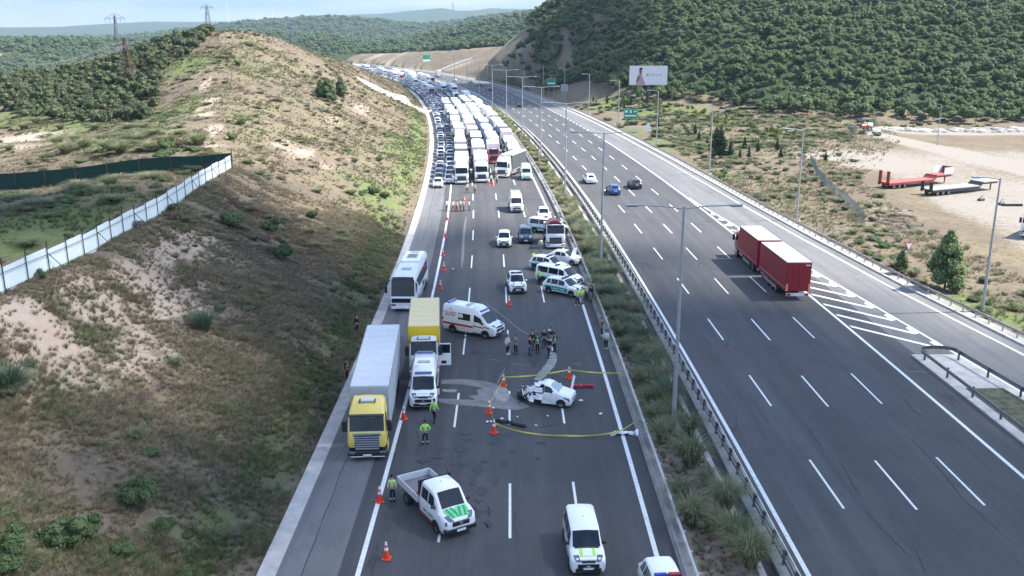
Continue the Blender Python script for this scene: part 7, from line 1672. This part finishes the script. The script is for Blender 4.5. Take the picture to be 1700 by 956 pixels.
# ---- trailers on the dirt lot
def lowbed(label, m, deckm, ramps=True, boards=False):
    r = thing('lowbed_trailer', label, 'trailer'); d = MB(); d.box(-1.3, 1.3, -4.5, 6.5, .95, 1.12, deckm, .02); d.build('deck', r); mb = MB()
    mb.box(-1.3, -1.15, -4.5, 6.5, .68, .96, m); mb.box(1.15, 1.3, -4.5, 6.5, .68, .96, m); mb.box(-.3, .3, -4.5, 6.5, .55, .95, m); mb.build('frame', r)
    mb = MB(); mb.hexa([(-1.3, -5.2, 1.3), (1.3, -5.2, 1.3), (1.3, -4.4, .7), (-1.3, -4.4, .7)], [(-1.3, -5.4, 1.75), (1.3, -5.4, 1.75), (1.3, -4.6, 1.1), (-1.3, -4.6, 1.1)], m); mb.box(-1.25, 1.25, -9.3, -5.2, 1.5, 1.72, deckm, .02); mb.box(-.9, -.7, -9.3, -5.2, 1.2, 1.5, m); mb.box(.7, .9, -9.3, -5.2, 1.2, 1.5, m); mb.box(-.15, -.0, -8.8, -8.6, 0, 1.2, m); mb.build('gooseneck', r)
    for y in (2.6, 3.9, 5.2):
        for sg in (-1, 1): wheel(r, sg*1.05, y, .44, .34)
    if ramps:
        for sg in (-1, 1):
            mb = MB(); mb.box(*sorted((sg*.55, sg*1.2)), 6.45, 6.6, 1.0, 3.1, m, .02)
            for k in range(7): mb.box(*sorted((sg*.58, sg*1.17)), 6.38, 6.46, 1.15+.28*k, 1.20+.28*k, m)
            mb.build('ramp', r)
    if boards: 
        mb = MB(); mb.box(-1.28, -1.2, -9.3, -7.0, 1.72, 2.9, WBOX); mb.build('side_board', r); mb = MB(); mb.box(1.2, 1.28, -9.3, -7.0, 1.72, 2.9, WBOX); mb.build('side_board', r); mb = MB(); mb.box(-1.28, 1.28, -9.36, -9.3, 1.72, 2.95, m); mb.build('headboard', r)
    mb = MB(); 
    for sg in (-1, 1): mb.box(*sorted((sg*.8, sg*1.25)), 6.5, 6.56, .6, .8, redl())
    mb.build('tail_light', r); return r
RDK = mat('red_deck_paint', (.34, .085, .065), rough=.6, var=.15, dirt=.3); RDF = mat('dark_red_frame', (.24, .03, .03), rough=.6); GDK = mat('grey_deck', (.36, .35, .34), rough=.7, var=.15, dirt=.3); BKF = mat('black_frame', (.02, .02, .022), rough=.6)
def lot(o, a, b, L_=15.8, back=6.6):
    (x0, y0), (x1, y1) = a, b; d = Vector((x1-x0, y1-y0)).normalized(); th = math.atan2(d.x, -d.y); cx, cy = x0+d.x*back, y0+d.y*back; put_c(o, cx, cy, th, hz(cx, cy)+.02)
o = lowbed('red low loader trailer with two upright ramps on the dirt lot', RDF, RDK, True, True); lot(o, (64.6, 161.5), (84.0, 171.2))
o = lowbed('dark low loader trailer with pale deck, nearer one on the dirt lot', BKF, GDK, True, False); lot(o, (69.2, 154.8), (88.0, 163.5))
for c in list(o.children):
    if c.name.startswith('ramp'): c.scale = (1, 1, .75)
# lorry at the right edge
r = thing('tipper_lorry', 'white cab lorry on the dirt lot cut off by the right edge', 'lorry'); lorry_cab(r, white(), y0=-4, grille='plain', h=2.9, L_=2.0); chassis(r, -2.3, 4, .85)
mb = MB(); mb.hexa([(-1.2, -1.8, 1.1), (1.2, -1.8, 1.1), (1.2, 4, 1.1), (-1.2, 4, 1.1)], [(-1.28, -1.9, 2.6), (1.28, -1.9, 2.6), (1.28, 4.1, 2.6), (-1.28, 4.1, 2.6)], mat('tipper_body', (.45, .42, .38), rough=.6, dirt=.3)); mb.build('tipper_body', r)
for y in (-2.9, 1.6, 2.9):
    for sg in (-1, 1): wheel(r, sg*1.05, y, .5, .34)
put_front(r, 68.6, 121.3, 8, -.80, hz(70, 124)+.03)
# grader on the haul road
r = thing('roller_machine', 'dark red and white construction machine with canopy at the top of the haul road', 'machine'); mr_ = paint('machine_red', (.30, .04, .03))
mb = MB(); mb.box(-1.0, 1.0, -1.2, 1.6, 1.0, 1.9, mr_, .1); mb.box(-.9, .9, -3.3, -1.2, .9, 1.4, black(), .1); mb.build('body', r); mb = MB(); mb.box(-1.0, 1.0, 1.0, 2.6, 1.3, 2.2, white(), .1); mb.build('engine_hood', r)
mb = MB(); mb.box(-1.15, 1.15, -1.3, 1.0, 3.3, 3.42, black(), .04)
for a in (-1, 1):
    for b in (-1.1, .8): mb.cyl((a, b, 1.8), (a, b, 3.3), .05, .05, 6, black())
mb.build('canopy', r); mb = MB(); mb.cyl((-1.1, -3.2, .75), (1.1, -3.2, .75), .75, .75, 18, mat('roller_drum', (.15, .13, .12), rough=.5, metal=.5)); mb.build('roller', r, 40)
for sg in (-1, 1): wheel(r, sg*.9, 1.6, .75, .5)
x, y = 94.6, 254.5; put_c(r, x, y, math.radians(-70), hz(x, y))
# scraps on the lot
for u, v, lb in ((1629, 333, 'dark scrap metal piece on the dirt lot below the dark trailer'), (1662, 340, 'small scrap heap on the dirt lot left of the beam')):
    p = hit(u, v); t = thing('scrap_metal', lb, 'scrap', p, .4); mb = MB(); mb.box(-.6, .5, -.3, .3, 0, .35, BKF, .05); mb.cyl((-.5, 0, .3), (.3, .1, .9), .08, .05, 6, RUST); mb.cyl((.2, -.2, .2), (.9, .3, .5), .06, .06, 6, RUST); mb.build('scrap', t)
p = hit(1680, 342); t = thing('steel_beam', 'long dark steel beam lying on the dirt lot near the right edge', 'beam', p, 0); mb = MB(); mb.box(-1.6, 1.6, -.15, .15, .05, .35, BKF); mb.box(-1.6, 1.6, -.2, .2, .0, .06, BKF); mb.build('beam', t)

# ---- wrecked car
r = thing('wrecked_car', 'white car with its rear end torn off, standing crosswise inside the yellow tape', 'wrecked car'); wp = white(); rw = random.Random(5)
lf = Loft([(-2.05, .34, .66, .74, .66, .5, .01), (-1.98, .25, .78, .88, .80, .66), (-1.78, .21, .86, .96, .87, .74), (-1.1, .2, 1.0, 1.09, .88, .74), (-1.04, .2, 1.01, 1.11, .88, .73), (-.42, .2, 1.05, 1.55, .88, .64), (.0, .2, 1.06, 1.64, .88, .64)])
lf.body(wp).build('front_body', r, 38)
mb = MB(); lf.patch(mb, 'top', -1.05, -.44, -.97, .97, mat('cracked_glass', (.30, .36, .42), rough=.25, var=.5, scale=14), off=.014); mb.build('windscreen', r, 30)
for sg in (-1, 1): mb = MB(); lf.patch(mb, 'win', -.85, -.02, .06, .92, glass(), side=sg, slant=(.34, 0)); mb.build('window', r)
# crumpled roof sheet trailing back
def crumple(name, x0, x1, y0_, y1_, z0, z1, nx_, ny_, amp, m, sag=0.):
    V = []; 
    for j in range(ny_+1):
        for i in range(nx_+1):
            t = j/ny_; V.append((x0+(x1-x0)*i/nx_+rw.uniform(-amp, amp)*t, y0_+(y1_-y0_)*t+rw.uniform(-amp, amp)*t, z0+(z1-z0)*t+rw.uniform(-amp, amp)*(.3+t)-sag*t*t))
    n = len(V); V += [(a, b, c-.03) for a, b, c in V]; F = [(j*(nx_+1)+i, j*(nx_+1)+i+1, (j+1)*(nx_+1)+i+1, (j+1)*(nx_+1)+i) for j in range(ny_) for i in range(nx_)]; F += [tuple(q+n for q in f[::-1]) for f in F]
    W1 = nx_+1; bd = list(range(W1))+[j*W1+nx_ for j in range(1, ny_+1)]+[ny_*W1+i for i in range(nx_-1, -1, -1)]+[j*W1 for j in range(ny_-1, 0, -1)]; F += [(a, a+n, b+n, b) for a, b in zip(bd, bd[1:]+bd[:1])]
    mb = MB(); mb.add(V, F, m); return mb.build(name, r, 30)
crumple('crushed_roof', -.56, .60, .0, 1.0, 1.66, 1.15, 8, 9, .16, wp)
o_ = crumple('crushed_side', -.16, .18, 0, 1.25, 0, 0, 4, 8, .09, wp); o_.rotation_euler = (-.1, math.radians(70), 0); o_.location = (.84, .1, 1.22)
o_ = crumple('crushed_side', -.12, .14, 0, .9, 0, 0, 3, 6, .10, wp); o_.rotation_euler = (.5, math.radians(85), .2); o_.location = (.86, .25, .62)
o_ = crumple('crushed_side', -.4, .4, 0, 1.0, 0, 0, 6, 6, .11, wp); o_.rotation_euler = (0, math.radians(-95), .15); o_.location = (-.84, .05, .72)
dkm = mat('wreck_interior', (.025, .025, .028), rough=.8, var=.4)
mb = MB(); mb.hexa([(-.78, .02, .25), (.78, .02, .25), (.7, 1.0, .28), (-.6, 1.1, .28)], [(-.75, .02, 1.4), (.75, .02, 1.4), (.6, .75, 1.0), (-.5, .85, 1.05)], dkm); mb.build('torn_interior', r)
mb = MB()
for i in range(26):
    a = Vector((rw.uniform(-.8, .8), rw.uniform(.7, 1.5), rw.uniform(.15, .9))); b = a+Vector((rw.uniform(-.35, .35), rw.uniform(.1, .75), rw.uniform(-.4, .3))); b.z = max(.03, b.z); mb.cyl(a, b, rw.uniform(.02, .07), rw.uniform(.01, .04), 5, rw.choice([dkm, dkm, dkm, wp, RUST]))
mb.build('twisted_metal', r)
for (x, y, z, w_, h_, a1, a2) in ((.95, .30, .75, .45, .55, 75, 25), (.98, .85, .55, .5, .35, 60, 50), (-.7, 1.3, .55, .6, .3, 20, -30), (.1, 1.6, .35, .55, .3, 10, 40), (.5, 1.5, .8, .35, .3, 40, 70)):
    mb = MB(); mb.hexa([(-w_/2, -h_/2, 0), (w_/2, -h_/2, .05), (w_/2, h_/2, 0), (-w_/2, h_/2, .07)], [(-w_/2, -h_/2, .03), (w_/2, -h_/2, .08), (w_/2, h_/2, .03), (-w_/2, h_/2, .10)], wp); q_ = mb.build('bent_panel', r); q_.location = (x, y, z); q_.rotation_euler = (math.radians(a2), math.radians(a1), .4)
mb = MB(); mb.ball((0, 1.9, .35), .42, dkm, 9, 6, (1.3, 1, .8)); 
for i in range(14): a = Vector((rw.uniform(-.55, .55), 1.9+rw.uniform(-.4, .4), .5)); mb.cyl(a, a+Vector((rw.uniform(-.3, .3), rw.uniform(-.3, .3), rw.uniform(-.2, .3))), .04, .03, 5, rw.choice([dkm, wp, chrome()]))
mb.build('torn_axle', r)
for sg in (-1, 1):
    a, b = sorted((sg*.50, sg*.86)); mb = MB(); mb.hexa([(a, -2.04, .58), (b, -1.94, .58), (b, -1.6, .6), (a, -1.8, .6)], [(a, -2.0, .74), (b, -1.86, .78), (b, -1.45, .86), (a, -1.7, .80)], lampm()); mb.build('headlight', r); mirror(r, sg*.88, -.72, 1.08, sg, wp)
mb = MB(); mb.box(-.45, .45, -2.075, -1.95, .52, .66, black(), .03); mb.box(-.5, .5, -2.08, -1.95, .28, .42, black(), .03); mb.build('grille', r)
mb = MB(); arch(mb, .885, -1.3, .32, 1); arch(mb, -.885, -1.3, .32, -1); lf.patch(mb, 'side', -.98, -.96, .2, 1, black(), side=1, off=.005); mb.build('wheel_arches', r)
for sg in (-1, 1): wheel(r, sg*.80, -1.3, .32, .22)
mb = MB(); mb.box(-.012, .03, -.95, .15, .28, 1.02, wp, .02); dr = mb.build('hanging_door', r); dr.location = (.92, 0, -.04); dr.rotation_euler = (.03, -.12, -.10)
mb = MB(); mb.box(-.95, -.91, -.35, -.12, .9, 2.0, wp, .02); d2_ = mb.build('sprung_pillar', r); d2_.rotation_euler = (.15, -.1, .5); d2_.location = (-.45, -.75, .0)
put_c(r, 2.55, 63.9, math.radians(72)); r.scale = (-1, 1, 1)
# ---- debris
def debris(nm, lb, u, v, fn, rot=0., cat='debris'):
    x, y = g(u, v); t = thing(nm, lb, cat, (x, y, .012), rot); mb = MB(); fn(mb); mb.build('piece', t, 30); return t
rd = mat('red_bumper_plastic', (.45, .012, .035), rough=.4); dd = mat('black_debris', (.015, .015, .017), rough=.8)
def f1(mb):
    P_ = [(-.95+.19*i, .10*math.sin(i*.35), .12+.05*math.sin(i)) for i in range(11)]
    for a, b in zip(P_[:-1], P_[1:]): mb.cyl(a, b, .13, .13, 7, rd)
    for i in (2, 5, 8): mb.ball((P_[i][0], P_[i][1], .25), .05, white(), 5, 4)
debris('torn_bumper', 'crumpled red bumper lying on the asphalt right of the wrecked car', 965, 644, f1, .08)
def f2(mb):
    rr = random.Random(2); P_ = [(-.95, -.1), (-.5, .18), (-.1, .0), (.2, .12), (.6, -.05), (.95, .22)]
    for (a, b), (c, d) in zip(P_[:-1], P_[1:]): mb.hexa([(a, b-.12, .02), (c, d-.14, .02), (c, d+.10, .05), (a, b+.12, .05)], [(a, b-.10, .16+rr.random()*.12), (c, d-.12, .12), (c, d+.10, .22), (a, b+.12, .14)], white())
    mb.hexa([(.75, -.35, .0), (.95, -.35, .0), (1.0, .2, .0), (.8, .2, .0)], [(.75, -.35, .12), (.9, -.35, .12), (1.0, .2, .3), (.85, .2, .3)], white()); mb.box(-.5, .3, -.1, .05, .02, .09, dd)
debris('bodywork_debris', 'white torn body panel lying across the edge line near the rail', 1036, 722, f2, .1)
def f3(mb):
    rr = random.Random(3)
    for i in range(16): x = -1.0+2.0*i/15; mb.ball((x, rr.uniform(-.12, .12), .08), rr.uniform(.10, .20), dd, 6, 4, (1.3, 1, .6))
debris('black_cover', 'long crumpled black cover on the road inside the tape', 848, 704, f3, -.55)
for i, (u, v, s_) in enumerate(((964, 666, .16), (997, 688, .15), (859, 692.5, .09), (909, 691, .09), (890, 707, .10), (833, 696, .13), (809, 701, .13), (815, 700.5, .11), (819, 678, .12), (752, 447, .14), (640, 355, .2))):
    x, y = g(u, v); mb = MB(); mb.ball((0, 0, s_*.35), s_, mat('white_fragment', (.7, .7, .7), rough=.6), 6, 4, (1.2, .8, .45)); o_ = mb.build('fragment'); tag(o_, 'small white car fragment lying loose on the asphalt', 'fragment', 'white fragments strewn on the road', loc=(x, y, .012), rotz=i*.7)
# ---- cones
def cone():
    r = thing('traffic_cone', 'x', 'traffic cone'); oc = mat('cone_orange', (.75, .06, .015), rough=.45, var=.05); wb = mat('cone_white_band', (.78, .78, .78), rough=.4)
    mb = MB(); mb.box(-.24, .24, -.24, .24, 0, .05, oc, .02); mb.build('base', r); f = lambda z: .17*(1-z/1.02)+.025
    mb = MB(); mb.cyl((0, 0, .04), (0, 0, .50), f(.04), f(.50), 16, oc); mb.cyl((0, 0, .66), (0, 0, .78), f(.66), f(.78), 16, oc); mb.build('body', r, 40)
    for a, b in ((.50, .66), (.78, .95)): mb = MB(); mb.cyl((0, 0, a), (0, 0, b), f(a)+.003, f(b)+.003, 16, wb); mb.build('white_band', r, 40)
    return r
cn = cone(); CN = [(845, 507, 'orange cone at the nose of the silver police car'), (945, 629, 'orange cone holding the tape near the rail side'), (836, 642, 'orange cone at the far left corner of the tape'), (812, 687, 'orange cone at the middle left of the tape'), (820, 720, 'orange cone at the near left corner of the tape'), (641, 930, 'orange cone nearest the bottom edge, left of the lanes'), (630, 835, 'orange cone on the edge line beside the worker in pale yellow'), (670, 697, 'orange cone beside the front ambulance'),
    (731, 480, 'orange cone nearest the coach in the row along the edge line'), (737, 449, 'second cone up from the coach along the edge line'), (735, 425, 'third cone up from the coach along the edge line'), (739, 394, 'fourth cone up from the coach along the edge line'), (742, 366, 'fifth cone up, close to the standing group'), (771, 337, 'orange cone just behind the standing group'), (812, 306, 'orange cone by the two people at the slanting tractor'), (818, 307, 'second orange cone by the slanting tractor')]
for i, (u, v, lb) in enumerate(CN):
    o_ = cn if i == 0 else dup(cn); o_['label'] = lb; x, y = g(u, v); o_.location = (x, y+.15, .01); o_.rotation_euler = (0, 0, i*.6)
# ---- barrier tape
tp = thing('barrier_tape', 'yellow barrier tape strung round the wrecked car from cone to cone and to the rail', 'tape'); TM = mat('tape_yellow', (.72, .62, .12), rough=.5, var=.12, scale=1.5)
def tape(pts, par):
    P_ = [Vector(p) for p in pts]; out = []
    for a, b, sg in zip(P_[:-1], P_[1:], range(99)):
        n = max(2, int((b-a).length/.4)); 
        for k in range(n): t = k/n; p = a.lerp(b, t); p.z -= .10*math.sin(PI*t)*(b-a).length/4; out.append(p)
    out.append(P_[-1]); mb = MB(); V = []
    for i, p in enumerate(out): tw = math.sin(i*.9)*.5; V += [p+Vector((0, .03*math.sin(tw), -.05)), p+Vector((0, -.03*math.sin(tw), .05))]
    n = len(V); V += [v+Vector((0, .008, 0)) for v in V]; F = [(2*i, 2*i+2, 2*i+3, 2*i+1) for i in range(len(out)-1)]; F += [tuple(q+n for q in f[::-1]) for f in F]; mb.add(V, F, TM); return mb.build('tape_run', par)
def G3(u, v, z): x, y = g(u, v, z); return (x, y, z)
c1, c2, c3, c4 = [g(u, v) for u, v in ((945, 629), (836, 642), (812, 687), (820, 720))]
tape([G3(1031, 619, .7), (c1[0], c1[1]+.15, .72), (c2[0], c2[1]+.15, .72)], tp); tape([(c2[0], c2[1]+.12, .72), (c3[0], c3[1]+.15, .70)], tp); tape([(c3[0], c3[1]+.1, .6), (c4[0]+.05, c4[1]+.2, .75)], tp)
tape([(c4[0]+.05, c4[1]+.12, .72), G3(845, 711, .35), G3(880, 719, .16), G3(940, 723, .12), G3(1000, 721, .16), G3(1030, 715, .4), G3(1057, 698, .78)], tp)
# ---- people
PL = [ # x, y, face, pose, top, legs, vest, label, opts
 (-6.9, 48.8, PI, 'stand', 'yellow', 'black', None, 'worker in pale yellow shirt and banded dark trousers left of the dropside pickup', dict(bands=True)),
 (-5.7, 56.6, PI+.2, 'hips', 'lime', 'black', 'lime', 'officer in lime jacket with hands on hips below the front ambulance', dict(bands=True)),
 (-5.4, 60.2, PI-.3, 'walk', 'lime', 'black', 'green', 'officer in bright green vest stepping up to the front ambulance', {}),
 (-12.95, 68.9, 1.2, 'stand', 'black', 'black', 'green', 'person in green vest on the gutter beside the grey trailer', {}),
 (-13.9, 79.8, 1.0, 'stand', 'black', 'black', None, 'person in black on the slope foot beside the box truck', {}),
 (-.38, 74.4, .9, 'talk', 'white', 'black', None, 'man in white shirt at the left end of the group by the wreck', dict(shoes='white')),
 (.30, 74.6, -.8, 'hips', 'grey', 'black', None, 'man in light grey shirt next to the man in white', {}),
 (1.45, 74.3, 1.6, 'talk', 'black', 'blue', None, 'man in black shirt and blue jeans at the left of the main group', {}),
 (1.75, 75.7, .3, 'stand', 'black', 'navy', None, 'man in dark clothes behind the one in jeans', {}),
 (2.15, 74.7, PI, 'stand', 'black', 'black', 'green', 'officer in bright green vest seen from behind in the main group', {}),
 (2.75, 76.2, .2, 'stand', 'black', 'black', None, 'man in black at the back of the main group, left one', {}),
 (3.05, 73.7, 2.6, 'walk', 'black', 'black', None, 'man all in black with legs apart at the front of the main group', {}),
 (3.35, 76.6, -.3, 'talk', 'black', 'grey', None, 'man in black at the back of the main group, right one', {}),
 (3.60, 75.1, -2.2, 'hips', 'black', 'black', 'green', 'officer in green vest at the right end of the main group', {}),
 (8.0, 79.4, 1.3, 'talk', 'brown', 'black', None, 'man in dark brown top leaning towards the median rail', dict(shoes='white')),
 (8.05, 75.8, 2.9, 'stand', 'white', 'black', None, 'man in white top standing by the median rail below the one in brown', dict(shoes='white')),
 (6.5, 89.1, PI, 'hips', 'lime', 'black', 'lime', 'officer in lime vest at the nose of the nearest police off-roader', dict(shoes='white')),
 (7.0, 89.5, -2.3, 'talk', 'lime', 'grey', 'lime', 'officer in lime jacket and grey trousers second from the police off-roader', {}),
 (7.55, 91.2, -1.2, 'stand', 'white', 'black', None, 'person in white top between the officers and the rail', {}),
 (7.95, 90.5, 2.4, 'stand', 'black', 'grey', None, 'person in black top and grey trousers at the rail by the officers', {}),
 (8.15, 91.6, 1.9, 'talk', 'black', 'black', None, 'person in black closest to the rail in the officers group', {}),
 (2.9, 97.3, -1.0, 'stand', 'lime', 'black', 'lime', 'officer in lime vest at the tail of the nearest police off-roader', {}),
 (2.45, 105.5, .4, 'stand', 'lime', 'black', 'lime', 'officer in lime vest at the tail of the third angled police vehicle', {}),
 (3.55, 112.8, .2, 'stand', 'cream', 'grey', 'lime', 'person in pale green beside the cab of the drum truck', {}),
 (-6.05, 85.2, .2, 'stand', 'black', 'black', None, 'person behind the crosswise ambulance, only the head and shoulders showing', {}),
 (-9.95, 140.7, 1.2, 'stand', 'white', 'black', None, 'leftmost person of the group of six before the jam, on the edge line', {}),
 (-8.95, 140.1, .8, 'walk', 'cream', 'red', None, 'second from left of the group of six, in dark red trousers', {}),
 (-8.40, 139.7, -.6, 'stand', 'cream', 'red', None, 'third from left of the group of six, pale top', {}),
 (-7.85, 140.3, 1.4, 'talk', 'cream', 'black', 'lime', 'fourth from left of the group of six, in a pale vest', {}),
 (-7.35, 140.0, -1.4, 'hips', 'cream', 'black', 'lime', 'fifth from left of the group of six, hands on hips', {}),
 (-6.55, 140.4, -1.6, 'stand', 'white', 'black', None, 'rightmost person of the group of six, in white top', {}),
 (-7.6, 157.0, .5, 'walk', 'cream', 'black', None, 'person walking in front of the leftmost lorry of the jam', {}),
 (-6.3, 156.3, -.4, 'stand', 'cream', 'red', None, 'person in pale top in front of the second lorry of the jam', {}),
 (-3.75, 166.9, .6, 'stand', 'cream', 'black', 'lime', 'left one of two people at the slanting tractor', {}),
 (-2.75, 166.6, -.6, 'stand', 'white', 'black', None, 'right one of two people at the slanting tractor', {}),
]
for i, (x, y, fc, ps, tp_, lg, ve_, lb, kw) in enumerate(PL):
    z_ = hz(x, y)+.02 if x < -12.9 else .012
    if x < -12.9: s_, q_ = xy2sq(x, y); z_ = max(z_, .03 if q_ > -5.05 else z_)
    person(x, y, fc, ps, tp_, lg, lb, ve_, h=1.70+.02*(i*7 % 6), z=z_, **kw)
# ================================================================== CLOUDS that shade the near road, AIR
def cloud(name, label, H, dens, x0, x1, y0, y1, step, r, seed):
    rs_ = np.random.default_rng(seed); gx, gy = np.meshgrid(np.arange(x0, x1, step), np.arange(y0, y1, step)); gx = gx.ravel()+rs_.uniform(-.5, .5, gx.size)*step; gy = gy.ravel()+rs_.uniform(-.5, .5, gy.size)*step
    d = dens(gx, gy); k = rs_.random(len(d)) < d; gx, gy, d = gx[k], gy[k], d[k]
    bm = bmesh.new(); bmesh.ops.create_icosphere(bm, subdivisions=1, radius=1); bv = np.array([v.co[:] for v in bm.verts]); bf = np.array([[v.index for v in f.verts] for f in bm.faces]); bm.free()
    n = len(gx); z = H+rs_.uniform(-6, 10, n)*np.clip(d*1.5, .3, 1.5); rr = r*rs_.uniform(.7, 1.35, n); V = bv[None]*rr[:, None, None]*np.array([1, 1, .75])
    k_ = z/math.tan(SUN_EL); V = V+np.stack([gx+k_*math.sin(SUN_AZ), gy+k_*math.cos(SUN_AZ), z], 1)[:, None]
    F = (bf[None]+(np.arange(n)*len(bv))[:, None, None]).reshape(-1, 3)
    me = bpy.data.meshes.new(name); me.from_pydata(V.reshape(-1, 3).tolist(), [], F.tolist()); me.materials.append(mat('cloud_white', (.8, .8, .8), rough=1, var=.02)); me.polygons.foreach_set('use_smooth', [True]*len(me.polygons))
    o = bpy.data.objects.new(name, me); COL.objects.link(o); tag(o, label, kind='structure'); return o
def d1(x, y):
    yb = np.interp(x, [-200, -130, -60, -46, -32, -22, -15, -5, 10, 25, 34, 45, 70, 140], [130, 130, 128, 127, 128, 128, 126, 122, 116, 104, 86, 74, 66, 60])
    return np.clip((yb+6-y)/34+.0, 0, 1)**1.1*(1-.43*np.clip((-11-x)/8, 0, 1))
cloud('cloud', 'white cumulus cloud high over the road shading its near end', 1400, d1, -230, 150, -120, 175, 7.0, 6.0, 1)
def d2(x, y):
    s, q = road_sq(x, y); a = np.clip((s-338)/26, 0, 1)*np.clip((530-s)/40, 0, 1)*np.clip((44-np.abs(q-30))/16, 0, 1)
    b = np.clip(fbm(x, y, 130, 2, 12)*5-.4, 0, 1)*(y > 420)*(x > 20)
    return np.maximum(a, b)
cloud('cloud', 'smaller white cloud high over the far bend of the road', 1400, d2, -160, 420, 300, 700, 9.0, 8.0, 2)
hb = MB(); hb.box(-7200, 7200, -210, 7700, float(ZZ.min())-6, 420, None); hb.mats = []; hm = bpy.data.materials.new('air_haze'); hm.use_nodes = True
nt = hm.node_tree; nt.nodes.remove(nt.nodes['Principled BSDF']); pv = nt.nodes.new('ShaderNodeVolumePrincipled'); pv.inputs['Color'].default_value = (.58, .77, 1, 1); pv.inputs['Density'].default_value = HAZE
pv.inputs['Anisotropy'].default_value = .2; nt.links.new(pv.outputs[0], nt.nodes['Material Output'].inputs['Volume'])
hb.mats = [hm]
if HAZE: hb.build('haze', None, 0, label='thin pale blue haze over the whole valley', kind='stuff')
# ------------------------------------------------------------------ air
